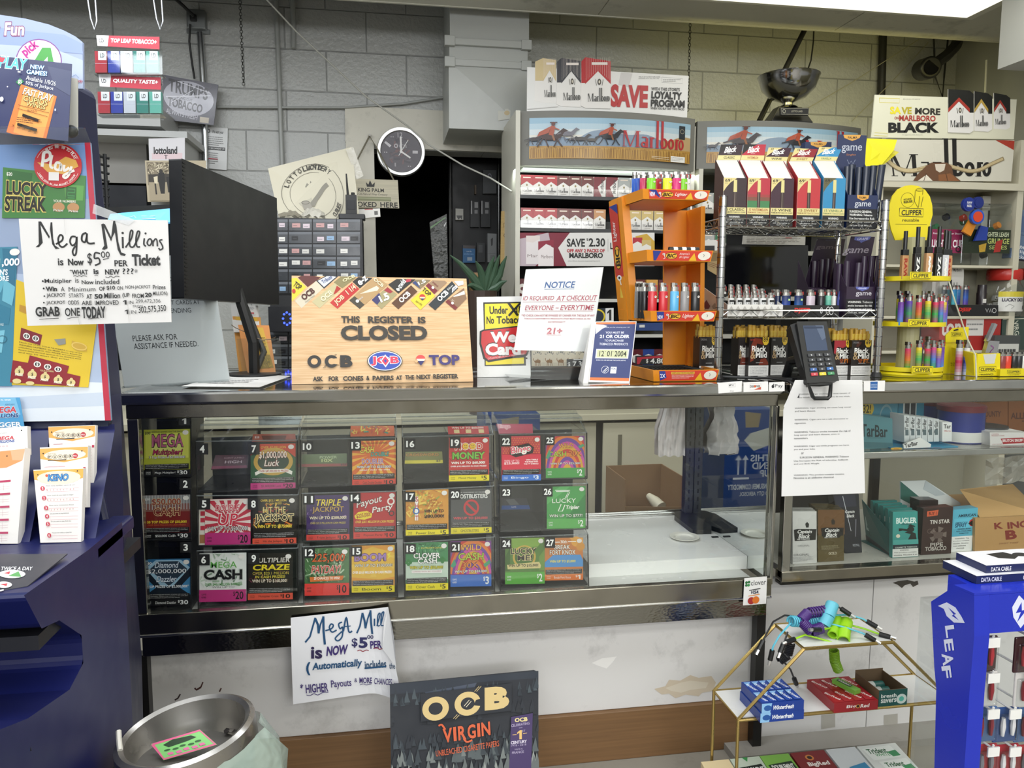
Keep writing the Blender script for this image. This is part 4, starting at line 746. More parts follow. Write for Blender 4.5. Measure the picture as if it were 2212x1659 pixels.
# arched header and the new-games sheet
YH=-.29
c4=corners(cp('K1',(-700,100),(645,330),(645,680),(-700,690)),YH)
b=B();g=lambda x,y,l=0:W(*cp('K1',(x,y))[0],YH-l*.0003)
g.rect=(-800,0,650,700)
prof=[(-700,60),(-300,90),(0,115),(200,145),(380,190),(500,238),(590,285),(643,328),(645,690),(-700,690)]
b.prism([g(x,y)for x,y in prof][::-1],(0,.008,0),M('a8b6da',.35))
draw(b,g,'p 98aada -300,180 200,240 500,270 640,340 645,420 -300,330|p bcc8e2 -300,330 400,370 645,470 645,690 -300,690|'+OT(-120,170,310,108,'f4f0f4','8a2a6a/.1',"it's Fun",6,3)+'|e 302 475 180 172 8a4a9a|e 302 475 172 164 f0eef4|t 168 330 140 100 c83a9a*4@-38 pick|p 58ad58 330,370 395,372 425,520 370,520 372,440 300,520 240,520|t 560 615 84 32 c8404a*1/.2@8 Kentucky|t 570 640 56 14 777 LOTTERY|s 7a9ac0 3 556,600 590,580 612,605',.3)
b.build('arched_header',ki,label='pale arched header panel')
sh=corners(cp('K1',(-120,425),(560,498),(530,1100),(-190,1010)),(-.34,-.385))
card('game_sheet',sh,(-150,440,545,1055),'3d4160','p 30355a -150,440 200,440 160,1000 -150,1050|p 4a4f6a 350,480 545,500 545,700 420,640|p d8763a 155,650 440,715 372,1100 78,1045|p e89a50 190,660 420,712 350,1080 130,1040|'+OT(-110,440,300,92,'5ab4e0','f4f6f8/.1','T PLAY',5,3)+'|p c83a4a -150,440 15,450 0,490 -150,480|'+OT(218,482,110,34,'f4f6f8','3a8ac0','NEW',6,1)+'|'+OT(192,526,160,36,'f4f6f8','3a8ac0','GAMES!',6,1)+'|t 192 586 236 36 e8eaf0@6 Available 1/8/26|t 190 632 222 36 e8eaf0@6 50% of Jackpot|p 2f7a4a 115,640 145,602 180,628 146,664|t 132 616 30 36 f0f0f0*2 $5|'+OT(180,690,230,56,'f0ead8','1a1410/.1@8','FAST PLAY',4,2)+'|'+OT(185,748,190,44,'e8c078','2a1a10/0@6','CUPIDS',6,2)+'|'+OT(210,792,150,34,'e8c078','2a1a10/0@6','WINGS',6,2)+'|s 4a2a18 3 150,820 390,856|s 4a2a18 3 150,850 380,886|t 225 848 70 14 4a2a18 BONUS|p 1a1410 190,885 315,915 312,938 188,908|'+lines(150,915,190,50,3,'4a2a18')+'|p 1a1410 160,965 312,995 308,1018 158,988|'+'|'.join('t %d %d 16 16 3a2010 %d'%(120+i*42,985+i*9,i*7+3)for i in range(5))+'|e 25 795 14 20 e8eaf2|e -100 700 6 6 dde|e 60 690 5 5 dde|e 440 830 6 10 b8bcd0|s f0f0f0 10 128,560 150,560',.0012,.3,label='navy New Games sheet with an orange ticket on top of the kiosk',cat='poster')
b=B();p4=corners(((140,165),(166,170),(166,290),(150,292)),-.33);slab(b,p4,.006,M('d4d2c8',.4));b.build('sheet_holder',ki)
B().ball(W(154,284,-.345),.011,BLACK,12).build('knob',ki,smooth=True)
p4=corners(((-40,272),(183,276),(196,312),(-40,312)),(-.40,-.40));B().prism([p4[0],p4[3],p4[2],p4[1]],(0,.003,0),ACRYL).build('clear_pocket',ki)
# play slips standing in the pockets
def slip(c,pts,Y,cmds,label,bg='efebe6',th=.012):
 return ccard('play_slip_stack',c,pts,Y,bg,cmds,rect=bb(pts),t=th,rough=.55,label=label,cat='play slips')
def ball_logo(x,y,w,h,col='2a2a2a'):
 k=w/260.;o=[]
 for i,ch in enumerate('POWER'):o.append('o %g %g %g %g %g %s|t %g %g %g %g %s*3 %s'%(x+22*k+i*44*k,y+h/2,20*k,h*.46,2.5*k,col,x+13*k+i*44*k,y+h*.25,19*k,h*.5,col,ch))
 return '|'.join(o)+'|e %g %g %g %g b8323c|t %g %g %g %g f0e0e0*2 BALL'%(x+236*k,y+h*.42,22*k,h*.5,x+220*k,y+h*.28,32*k,h*.3)
PW=lambda x,y,w,h:'r %g %g %g %g efebe6|p e5a857 %g,%g %g,%g %g,%g %g,%g %g,%g|e %g %g %g %g f1e2cc|'%(x,y,w,h,x,y,x+w,y,x+w,y+h*.62,x+w*.5,y+h*.86,x,y+h*.62,x+w*.52,y+h*.42,w*.44,h*.3)+ball_logo(x+w*.14,y+h*.38,w*.66,h*.28)+'|t %g %g %g %g 8a7a60 KENTUCKY|s 222 7 %g,%g %g,%g|e %g %g 6 6 1a1a1a|e %g %g 6 6 1a1a1a'%(x+w*.14,y+h*.3,w*.2,h*.06,x+w*.16,y+h*.72,x+w*.55,y+h*.71,x+w*.07,y+h*.3,x+w*.88,y+h*.24)
slip('K3',((412,402),(812,388),(800,900),(440,905)),(-.42,-.44),PW(412,392,405,150)+'|s b02a50 3 450,545 530,543|r 790 560 20 22 b82a4a|'+'|'.join('s d8a0b0 2 640,%d 790,%d'%(y,y-4)for y in range(600,900,26)),'rearmost orange-topped ball-game slips in the right kiosk pocket')
slip('K3',((340,580),(752,562),(745,1090),(365,1095)),(-.46,-.485),PW(340,572,410,150)+'|s b02a50 3 375,738 555,736|r 712 748 22 22 b82a4a|'+'|'.join('s d8a0b0 2 690,%d 740,%d'%(y,y-3)for y in range(790,1080,26)),'middle orange-topped ball-game slips in the right kiosk pocket')
kq='|'.join('e %d %d 20 20 c83a50|t %d %d 14 24 f4ece8*2 %d|t %d %d %d 12 333 %s|s d8909a 2 %d,%d 680,%d 680,%d %d,%d %d,%d'%(a,y,a-7,y-12,i+1,a+32,y-26,w_,tx,a+30,y+5,y+5,y+32,a+30,y+32,a+30,y+5)for i,(a,y,w_,tx)in enumerate(((352,920,260,'How many numbers spots do you'),(360,1005,240,'How much do you want to wager'),(372,1092,230,'How many consecutive draws'),(376,1165,180,'Do you want to play BONUS'),(380,1232,200,'Do you want to play Bulls-Eye'),(386,1330,200,'Pick your own numbers or Quick Pick'))))
kn='|'.join('t %d %d 8 14 b03048 %d'%(390+j*30,y,j+1)for y in(930,1018,1102)for j in range(9))
slip('K3',((285,770),(712,752),(690,1385),(345,1392)),(-.50,-.535),'p e8aa4e 285,760 715,760 715,840 500,885 285,840|e 500 830 190 60 f2e0c4|'+OT(405,800,180,58,'4a90c8','1c3c78/.15','KENO',8,3)+'|e 395 808 12 12 d85a3a|e 320 798 6 6 222|e 662 778 6 6 222|'+kq+'|'+kn,'KENO number slips at the front of the right kiosk pocket')
slip('K3',((-60,418),(232,396),(240,640),(-60,650)),(-.44,-.45),'r -60 400 300 250 eceae8|t -20 440 80 12 888 KENTUCKY|'+OT(-30,475,155,34,'c83a48','f0e0e0/.2','MEGA',4,3)+'|'+OT(-20,510,148,24,'2a4a9a','e0e4f0/.2','MILLIONS',4,3)+'|e 190 432 6 6 222|t -40 560 110 12 d0909a 0 0 0 0','white MEGA MILLIONS slips in the left kiosk pocket')
slip('K3',((-60,610),(212,580),(150,1400),(-60,1400)),(-.49,-.53),'p e09a62 -60,590 215,590 200,690 60,740 -60,740|p e8b088 90,590 215,590 200,690 110,680|e 62 638 6 6 222|'+'|'.join('r -60 %d 165 18 b83a60|s c8a0a8 2 -60,%d 100,%d|s c8a0a8 2 -60,%d 100,%d|s c8a0a8 2 40,%d 40,%d'%(y,y+60,y+55,y+80,y+75,y+30,y+90)for y in range(850,1350,112)),'tall orange-topped play slips in the left kiosk pocket',th=.02)
kposter('flyer','K3',((-40,150),(195,150),(235,400),(-40,410)),.012,'4f9ccc','p 7ab8dc -40,150 195,150 220,300 100,330 -40,320|t -20 165 165 16 f0f4f8*2 April 5, 2025|t 90 205 90 14 2a4a7a KENTUCKY|'+OT(-30,228,220,54,'c83a48','f0e8e8/.2','MEGA',5,3)+'|'+OT(-40,288,240,36,'20407a','d8e4f0/.2','MILLIONS',4,3)+'|'+OT(-40,362,255,44,'f2f4f6','3a80b0','BIGGER',3,3),label='blue MEGA MILLIONS bigger jackpot flyer in the kiosk',cat='flyer')
# big handwritten sign
sgn=corners(cp('K2',(140,250),(1252,262),(1280,1022),(205,1050)),(-.47,-.48))
def S(col,wd,*p):return 'c %s %g %s'%(col,wd,' '.join('%g,%g'%q for q in p))
K='161616'
mm=[ # M e g a
('p %s 310,275 322,275 330,430 300,462 276,462 300,440'%K),('p %s 310,275 330,275 385,385 378,400'%K),('p %s 378,395 398,280 410,280 408,400 418,450 450,472 420,476 398,440 390,330'%K),
S(K,13,(425,440),(470,415),(480,385),(462,372),(445,400),(450,445),(475,462),(510,435)),S(K,13,(575,385),(545,385),(530,420),(545,450),(572,430),(582,385),(576,460),(568,510),(552,522),(545,490),(570,450)),
S(K,14,(655,355),(625,370),(618,410),(640,425),(655,385),(658,360),(655,415),(672,435),(712,432)),
'p %s 768,292 786,285 800,420 805,470 780,482 762,478 782,450'%K,'p %s 780,290 795,290 842,400 834,418'%K,'p %s 832,412 858,268 872,262 880,300 888,420 905,500 940,515 930,528 900,522 880,480 866,350'%K,
S(K,14,(922,385),(920,470)),'e 924 355 9 9 '+K,S(K,12,(940,465),(985,400),(1000,345),(985,340),(972,400),(975,455),(1000,462)),S(K,12,(1000,462),(1035,400),(1052,350),(1036,345),(1022,400),(1026,455),(1050,460)),
S(K,12,(1085,395),(1080,440),(1095,455)),'e 1096 358 8 8 '+K,S(K,11,(1118,400),(1105,430),(1120,450),(1138,430),(1135,402),(1118,400)),S(K,11,(1150,410),(1148,455)),S(K,11,(1150,425),(1168,400),(1180,410),(1182,456)),S(K,11,(1222,405),(1200,412),(1215,440),(1222,470),(1200,482),(1192,468))]
mg=mm+['t 432 545 40 52 %s*2 is'%K,'t 506 548 118 50 %s*4 Now'%K,'t 652 505 34 92 %s*1 $'%K,S(K,12,(748,510),(712,505),(705,545),(735,545),(742,580),(705,598)),'o 770 518 16 24 7 '+K,'o 805 518 15 22 7 '+K,S(K,5,(768,555),(812,545)),'t 852 560 100 46 %s*2 PER'%K,'t 985 515 215 88 %s*4 Ticket'%K,
't 515 628 135 38 %s*3 *WHAT'%K,'t 692 625 38 38 %s*3 is'%K,'t 778 628 110 40 %s*3 NEW'%K,'t 910 622 85 42 %s*1 ???'%K,'t 1000 628 24 30 %s *'%K,S(K,4,(540,678),(555,672),(570,680),(585,672),(600,680),(615,673),(640,680)),S(K,4,(780,684),(800,690),(820,680),(840,690),(860,680),(885,684)),S(K,3,(698,674),(712,670),(724,676)),
'e 313 712 7 7 '+K,'t 326 695 200 40 %s*1 Multiplier'%K,'t 552 690 26 36 %s is'%K,'t 600 708 90 30 %s*2 Now'%K,'t 702 702 180 38 %s*1 included'%K,'e 316 766 7 7 '+K,'t 330 752 84 36 %s*4 Win'%K,'t 442 756 28 34 %s A'%K,'t 500 758 200 34 %s Minimum'%K,'t 728 758 44 30 %s*2 OF'%K,'t 784 752 64 34 %s*2 $10'%K,'t 864 756 44 28 %s*1 ON'%K,'t 928 752 190 30 %s*1 NON-JACKPOT'%K,'t 1136 750 98 34 %s*1 Prizes'%K,
'e 318 822 6 6 '+K,'t 334 802 140 36 %s*1 JACKPOT'%K,'t 500 806 108 30 %s STARTS'%K,'t 630 812 42 36 %s*2 AT'%K,'t 690 812 62 36 %s*4 50'%K,'t 764 806 120 40 %s*2 Million'%K,'t 902 808 54 40 %s*2 (UP'%K,'t 976 814 88 34 %s*1 FROM'%K,'t 1074 808 52 34 %s*4 20'%K,'t 1136 800 112 38 %s*1 MILLION)'%K,
'e 312 870 6 6 '+K,'t 330 858 140 32 %s*1 JACKPOT'%K,'t 490 858 82 30 %s*1 ODDS'%K,'t 592 862 76 32 %s*1 ARE'%K,'t 692 862 180 34 %s*1 IMPROVED'%K,'t 905 862 30 34 %s 1'%K,'t 950 868 34 24 %s IN'%K,'t 1002 858 190 32 444 299,472,336','t 980 900 72 20 444 FROM','t 915 934 34 34 %s 1'%K,'t 964 940 38 26 %s IN'%K,'t 1020 908 214 56 %s*1@-3 302,575,350'%K,
't 246 900 180 72 %s*3 GRAB'%K,'t 464 912 112 62 %s*2 ONE'%K,'t 590 905 180 88 %s*4 TODAY'%K,S(K,4,(270,992),(340,988),(415,986)),S(K,4,(476,994),(520,984),(566,982)),S(K,4,(634,998),(680,992),(716,992)),'s b9b7b4 2 505,260 508,370','s b5b3b0 3 560,985 568,1038','s b9b7b4 3 942,900 944,1030','s c0bebb 2 880,262 882,290']
card('jackpot_sign',sgn,(170,256,1266,1036),'d9d7d6','|'.join(mg),.002,.5,label='large handwritten Mega Millions price sign taped to the kiosk',cat='sign')
tp=corners(cp('K2',(700,140),(1010,262),(960,300),(690,210)),-.475);b=B();b.prism([tp[0],tp[3],tp[2],tp[1]],(0,.001,0),M('e8eaec',.15,0,'film',.35));b.build('clear_tape',label='strip of clear tape holding the handwritten sign to the kiosk',cat='tape')
# ================================================================ things standing on the counters
def lean(px,dl=.06,z=None):
 """corner points of a card standing on the counter: base from its bottom edge, top leaning back"""
 yb1=(base_y(*px[2],z)+base_y(*px[3],z))/2
 return corners(px,(yb1+dl,yb1))
# register closed sign
c4=lean(cp('S',(572,135),(2012,160),(2068,1008),(572,1030)),.07)
P_=lambda col,*q:'p %s %s'%(col,' '.join('%d,%d'%t for t in q))
cl=[P_('e3cf3c',(572,172),(612,165),(692,240),(575,358)),P_('5e2a26',(622,162),(680,135),(812,158),(702,240)),P_('d5cbb4',(598,355),(652,412),(832,245),(770,188)),P_('33343a',(772,188),(868,135),(952,148),(835,252)),P_('d4d6dc',(784,188),(870,142),(936,152),(835,238)),
 P_('c3b98e',(735,360),(797,412),(978,250),(925,203)),P_('b03028',(930,290),(975,250),(940,225),(910,300)),P_('8d8258',(915,197),(985,142),(1105,155),(985,245)),P_('c23330',(882,365),(942,415),(1126,250),(1066,200)),P_('2b2826',(1070,190),(1120,150),(1240,155),(1130,245)),
 P_('b89668',(1040,345),(1125,415),(1365,210),(1285,152),(1235,165)),P_('4a4438',(1040,345),(1125,415),(1165,380),(1085,310)),P_('e8dcc4',(1125,292),(1270,222),(1290,240),(1275,262)),P_('a59a70',(1225,340),(1305,415),(1440,290),(1360,230)),P_('3c3a6a',(1225,340),(1290,280),(1310,330),(1270,380)),P_('a03038',(1330,260),(1362,232),(1405,270),(1380,285)),
 P_('2b2826',(1368,210),(1440,162),(1602,162),(1450,285)),P_('c0394a',(1500,190),(1530,160),(1565,160),(1560,180),(1520,190)),P_('5c3b26',(1390,365),(1445,415),(1612,265),(1560,213)),P_('8a7a58',(1570,192),(1605,165),(1730,165),(1635,245)),P_('35457a',(1572,192),(1600,175),(1625,215),(1640,240)),P_('e3cf3c',(1550,340),(1630,420),(1762,300),(1690,225)),
 P_('a08468',(1690,212),(1745,168),(1850,170),(1868,185),(1755,285)),P_('7a2430',(1685,215),(1710,192),(1785,255),(1755,285)),P_('2a3034',(1700,375),(1755,422),(1962,232),(1912,173)),P_('8a6a50',(1845,350),(1925,420),(2030,320),(2012,230)),P_('7a2a28',(1845,350),(1925,420),(1948,398),(1870,328)),P_('efe8da',(1915,302),(2015,252),(2018,285),(1920,308)),P_('d8dade',(1930,172),(2010,168),(2012,200),(1965,215))]
cl+=['t 588 208 64 46 1a1a1a*2@35 TOP','e 590 275 14 18 c0392e','t 645 272 118 50 4a1a14*4@-38 OCB','t 672 330 95 14 7a6a50@-38 Organic Hemp','t 815 160 90 30 4a5a8a*1@-32 Tribute','t 800 290 110 42 ebe2c0*3@-40 OCB','t 985 150 110 26 e8dcae*3@-25 OCB','t 915 320 92 50 f2d8b0*3@-40 JOB','t 1010 232 90 46 f0d8b4*3@-40 1 1/4','t 1110 160 90 42 f0f0ec*3@-40 e-z','t 1240 180 96 28 efe4c2*3@40 OCB','t 1112 325 44 14 ddd@-40 MINI','e 1107 352 14 14 e8e4dc','t 1288 290 84 60 f2f0ea*5@-25 1.5','t 1415 190 110 46 f0f0ec*3@-52 e-zwid','t 1445 292 112 44 f2ede4*4@-42 OCB','t 1618 172 70 30 f2f0ea*4@-25 1.5','t 1650 250 80 36 1a1a1a*2@40 TOP','e 1652 312 26 24 c8392e',P_('e8d8b0',(1626,312),(1678,312),(1668,325),(1634,325)),P_('2a3a6a',(1634,325),(1668,325),(1650,342)),'t 1590 350 60 26 6a5a10@35 papers rolling','t 1740 195 54 16 7a2430@40 MINI','e 1745 232 12 12 f0e8e0','t 1770 278 110 44 f2f2f0*4@-42 OCB','t 1862 222 60 16 f2f2f0@-42 Slim',P_('e4e4e8',(1905,275),(1960,225),(1945,205),(1910,235)),'t 1908 232 42 16 223@-60 FIRE','t 1895 335 26 16 e8d8c8*1@40 TC','e 1905 362 12 12 f0e8e0']
G1='3a352f'
cl+=['t 972 476 152 56 %s*4 THIS'%G1,'t 1190 476 376 58 %s*4 REGISTER'%G1,'t 1605 478 64 56 %s*4 IS'%G1,'t 966 552 712 122 %s*5 CLOSED'%G1]
cl+=['e 752 842 54 50 2c2926','e 752 842 27 25 dcb483','e 888 842 54 50 2c2926','e 890 842 27 25 dcb483',P_('dcb483',(900,822),(950,815),(950,870),(905,862)),'s 2c2926 3 822,896 842,870','s 2c2926 3 832,896 850,874','s dcb483 3 868,850 890,826','s dcb483 3 876,856 898,832','s 2c2926 3 906,800 924,784','s 2c2926 3 914,804 932,786','t 958 794 98 96 2c2926*6 B',
 'e 1318 842 144 84 23211f','e 1318 842 138 79 f0ece4','e 1318 842 130 72 2f4fb0']+[OT(1205,806,228,74,'e8385a','f6eee8','JOB',7,4),P_('f6eee8',(1322,790),(1362,842),(1322,895),(1282,842)),P_('e8385a',(1322,804),(1352,842),(1322,880),(1292,842)),P_('2f4fb0',(1322,826),(1334,842),(1322,860),(1310,842)),
 'e 1612 826 38 30 e04a48',P_('f4ead0',(1576,828),(1650,828),(1640,846),(1588,846)),P_('2a2a6a',(1586,846),(1642,846),(1612,884)),P_('dcb483',(1560,846),(1576,835),(1590,850),(1575,862)),'t 1680 796 256 86 3a2f72*4 TOP',
 't 740 962 80 38 2a2420*4 ASK','t 864 962 80 38 2a2420*4 FOR','t 978 962 162 38 2a2420*4 CONES','t 1164 962 26 36 2a2420*4 &','t 1214 962 170 38 2a2420*4 PAPERS','t 1404 962 50 36 2a2420*4 AT','t 1478 960 74 36 2a2420*4 THE','t 1570 958 118 36 2a2420*4 NEXT','t 1708 955 208 38 2a2420*4 REGISTER']
def woodgrain():
 mt=M('dcb483',.4,0,'panel')
 nt=mt.node_tree;N=nt.nodes;L=nt.links
 tc=N.new('ShaderNodeTexCoord');mp=N.new('ShaderNodeMapping');mp.inputs['Scale'].default_value=(4,4,90);nz=N.new('ShaderNodeTexNoise');nz.inputs['Scale'].default_value=3;nz.inputs['Detail'].default_value=5
 L.new(tc.outputs['Object'],mp.inputs[0]);L.new(mp.outputs[0],nz.inputs[0]);cr=N.new('ShaderNodeValToRGB');cr.color_ramp.elements[0].color=lin('d3a878');cr.color_ramp.elements[1].color=lin('e4c296');cr.color_ramp.elements[0].position=.35;cr.color_ramp.elements[1].position=.65
 L.new(nz.outputs[0],cr.inputs[0]);L.new(cr.outputs[0],N['Principled BSDF'].inputs['Base Color']);return mt
b=B();n=slab(b,c4,.01,woodgrain(),M('d9b98c',.5));draw(b,frame(c4,(572,148,2040,1018)),'|'.join(cl),.4)
b.build('register_sign',label='wood-look sign saying this register is closed, standing on the counter',cat='sign')
# white letter in a leaning clear holder
c4=lean(((222,552),(454,552),(497,822),(269,837)),.06);lh=thing('letter_holder','white notice in a leaning clear stand at the counter left end','notice',(c4[3]+c4[2])/2)
b=B();slab(b,c4,.001,M('e4e4e3',.35));fr=frame(c4,(245,552,480,829))
draw(b,fr,'|'.join(['t 372 598 46 10 444 COUNTER','t 368 650 72 9 444 BIT CARDS AT','t 364 667 54 10 444 VENDING','t 280 722 98 12 3a3a3a PLEASE ASK FOR','t 280 739 142 12 3a3a3a ASSISTANCE IF NEEDED.']),.4);b.build('letter',lh)
b=B();n=(c4[3]-c4[0]).cross(c4[1]-c4[0]).normalized();q=[p+n*.002 for p in c4];b.prism([q[0],q[3],q[2],q[1]],n*.002,ACRYL);b.prism([q[3]+n*.002,q[3]+V((0,-.02,0)),q[2]+V((0,-.02,0)),q[2]+n*.002],(0,0,.003),ACRYL);b.build('clear_stand',lh)
# black monitor turned edge-on
mo=thing('monitor','black monitor turned away, its back facing left beside the wood-look sign','monitor',WZ(500,822,ZT))
q=[WD(392,342,1.74),WD(598,428,2.30),WD(603,658,2.30),WD(398,645,1.74)]
b=B();n=slab(b,q,.03,M('17181a',.42));b.build('housing',mo,.004)
u=(q[1]-q[0])*(1/(q[1]-q[0]).length);b=B()
for i in range(34):
 p=q[0].lerp(q[3],(i+.7)/35);b.prism([p+u*.004+n*.0004,p+u*.016+n*.0004,p+u*.016+n*.0004+(q[3]-q[0])*.012,p+u*.004+n*.0004+(q[3]-q[0])*.012],n*.0008,BLACK)
b.build('vent_ridges',mo)
m=q[3].lerp(q[2],.5);mz=V((m.x+.03,m.y+.03,ZT+.004))
b=B();b.tube([m+V((.02,.02,.06))-n*.035,V((mz.x,mz.y,ZT+.09)),mz],.014,BLACK,8);b.tube([q[2].lerp(q[3],.3)-n*.035,V((mz.x+.02,mz.y+.04,ZT+.06)),mz],.009,BLACK,8);b.build('stand',mo)
B().cyl((mz.x,mz.y,ZT),(mz.x,mz.y,ZT+.008),.07,BLACK,24).build('foot',mo,.002)
# lottery terminal with blue screen behind the big sign
lt=thing('lottery_terminal','black lottery terminal with a light blue screen behind the handwritten sign','terminal',WD(330,640,2.15))
p4=[WD(238,462,2.2),WD(392,448,2.1),WD(366,480,2.0),WD(230,482,2.05)]
b=B();b.prism([WD(232,448,2.25),WD(396,440,2.12),WD(404,640,2.12),WD(236,640,2.2)][::-1],(.02,.08,0),BLACK);b.build('housing',lt,.004)
b=B();fr=frame(p4,(230,450,392,480));slab(b,p4,.004,M('62b4e4',.3,0,'glow',.5));draw(b,fr,'s b8def0 1.5 270,470 292,462 300,468|s b8def0 1.5 310,464 345,466|s b8def0 1.5 315,470 350,472',.3);b.build('screen',lt,label='lit light blue screen')
p4=[WD(372,488,2.0),WD(394,476,2.0),WD(394,535,2.0),WD(378,532,2.0)];b=B();slab(b,p4,.003,M('6fc0d8',.3,0,'glow',.45));b.build('side_panel',lt,label='lit teal panel')
B().box(WD(228,640,2.2)+V((0,0,-.02)),V((WD(400,640,2.2).x,WD(400,640,2.2).y+.1,ZT)),BLACK).build('base',lt)
# flat papers
def flat(name,px,bg,cmds,label,z=.001,cat='paper',**k):
 c4=[WZ(x,y,ZT+z)for x,y in px];return card(name,c4,bb(px),bg,cmds,.0008,.6,label=label,cat=cat,**k)
flat('paper_sheet',((505,806),(628,812),(560,836),(392,834)),'dcdad6',lines(440,818,120,14,4,'999'),'white printed papers lying flat between letter stand and closed sign',.003)
flat('paper_sheet',((470,809),(560,808),(520,824),(430,824)),'c9c7c2','','lower grey sheet under the white papers on the counter',.001)
# receipts in a clear holder
rh=thing('receipt_holder','stack of orange and yellow receipts in a clear holder beside the monitor','receipts',WZ(545,808,ZT))
for nm,pts,yy,bg,cm,lb in(('receipt',((65,370),(295,382),(310,600),(95,600)),(.50,.44),'d2cfc9','r 140 432 130 14 a83a40|'+lines(130,385,150,44,4,'888')+'|'+lines(120,450,170,30,3,'999'),'white receipt with red stripe'),('receipt',((85,470),(315,478),(345,940),(140,945)),(.47,.41),'d99a48','p dcae3a 110,470 315,476 330,620 120,610|'+lines(165,485,80,44,3,'8a6a20'),'yellow-orange receipt'),
       ('receipt',((130,540),(385,545),(445,955),(215,962)),(.43,.36),'e2954e','p e0b440 240,560 380,560 415,790 245,780|p a8893a 235,790 410,790 430,900 225,910|'+lines(195,555,120,40,3,'7a5a20')+'|'+lines(250,640,140,130,5,'8a6a28')+'|'+confetti(230,800,425,910,60,['7a6a2a','8f7a30','c0a040'],14),'front orange receipt')):
 q=cp('S',*pts);card(nm,corners(q,yy),bb(pts),bg,cm,.003,.6,parent=rh,label=lb)
q=corners(cp('S',(120,655),(480,650),(495,955),(170,965)),(.37,.345));b=B();b.prism([q[0],q[3],q[2],q[1]],(0,.002,0),ACRYL);b.build('clear_front',rh)
b=B();b.tube([W(*p_,.35)for p_ in cp('S',(75,540),(110,565),(180,595),(250,640),(330,665),(400,660),(440,640))],.0012,M('6a5a48',.4,.6),6);b.build('wire',rh)
b=B();b.box((W(*cp('S',(120,960))[0],.36).x,.345,ZT),(W(*cp('S',(490,960))[0],.36).x,.43,ZT+.006),ACRYL);b.build('clear_base',rh)
# we-card sign
c4=lean(cp('N',(165,452),(790,440),(810,1398),(172,1408)),.05)
b=B();slab(b,c4,.004,M('e6e6e4',.3))
draw(b,frame(c4,(168,446,800,1403)),'|'.join([P_('141414',(245,512),(745,512),(745,1275),(255,1275)),P_('ecd92e',(262,530),(730,530),(730,840),(262,840)),P_('ecd92e',(268,1200),(722,1180),(722,1252),(268,1262)),'t 318 562 222 94 141414*3 Under','s 141414 26 548,680 700,520','s 141414 30 545,520 660,680','t 640 560 70 100 141414*4 18','t 282 682 90 92 141414*3 No','t 402 682 340 92 141414*3 Tobacco',P_('141414',(200,860),(240,840),(790,790),(790,1090),(760,1160),(300,1230),(240,1190),(195,1010)),P_('cf2a32',(222,870),(250,856),(775,805),(775,1075),(745,1140),(300,1205),(262,1170),(215,1000)),OT(325,868,310,132,'f4f2f0','141414','We',5,5),OT(265,1005,420,145,'f4f2f0','141414','Card',5,5),'t 290 1150 440 22 f0d0d0@-7 STATE LAW PROHIBITS THE SALE OF TOBACCO TO MINORS','e 755 1190 10 10 141414']),.3)
b.build('age_sign',label='white, yellow and red We Card sign beside the closed sign',cat='sign')
# notice in a clear holder
nq=cp('N',(752,122),(1678,97),(1530,1105),(610,1085));yb1=(base_y(1105,816)+base_y(1272,822))/2
no=thing('notice_stand','white 21+ ID-required notice in a tall clear stand','notice',(W(1190,815,yb1)))
c4=corners(nq,(yb1+.055,yb1+.015));b=B();slab(b,c4,.001,M('ecebea',.4))
R2='b8455a'
# letters here follow the skewed sheet
fr=frame(c4,(0,0,1000,1000))
draw(b,fr,'|'.join(['t 275 160 385 80 2f5a9a*2/.1 NOTICE','r 275 250 385 6 2f5a9a','t 28 340 215 0.1 fff','t 20 335 395 62 %s*1/.1 ID REQUIRED'%R2,'t 450 335 108 62 %s*1/.1 AT'%R2,'t 580 333 390 62 %s*1/.1 CHECKOUT'%R2,'r 20 405 950 4 %s'%R2,'t 65 450 365 60 %s*1/.1 EVERYONE'%R2,'t 455 480 40 8 %s -'%R2,'t 520 448 430 62 %s*1/.1 EVERYTIME'%R2,'r 65 518 880 4 %s'%R2,'t 28 560 950 26 %s*1 **ID CHECK CAN NOT BE BYPASSED BY CASHIER FOR THE SALE OF ANY'%R2,'t 70 604 860 24 %s*1 TOBACCO/KRATOM/THC PRODUCTS (THEY MUST CHECK ID, NO'%R2,'t 385 644 220 24 %s*1 EXCEPTIONS) **'%R2,'t 385 720 200 80 %s*4 21+'%R2,'r 385 808 200 4 %s'%R2]).replace('t 28 340 215 0.1 fff|',''),.4)
b.build('notice',no)
hq=corners(cp('N',(752,122),(1678,97),(1480,1470),(555,1415)),(yb1+.055,yb1));n=(hq[3]-hq[0]).cross(hq[1]-hq[0]).normalized();hq=[p+n*.004 for p in hq]
b=B();b.prism([hq[0],hq[3],hq[2],hq[1]],n*.002,M('fafbfb',.12,0,'clear',.35));b.prism([hq[3],hq[2],hq[2]+V((0,.08,0)),hq[3]+V((0,.08,0))],(0,0,.002),ACRYL);b.build('clear_stand',no)
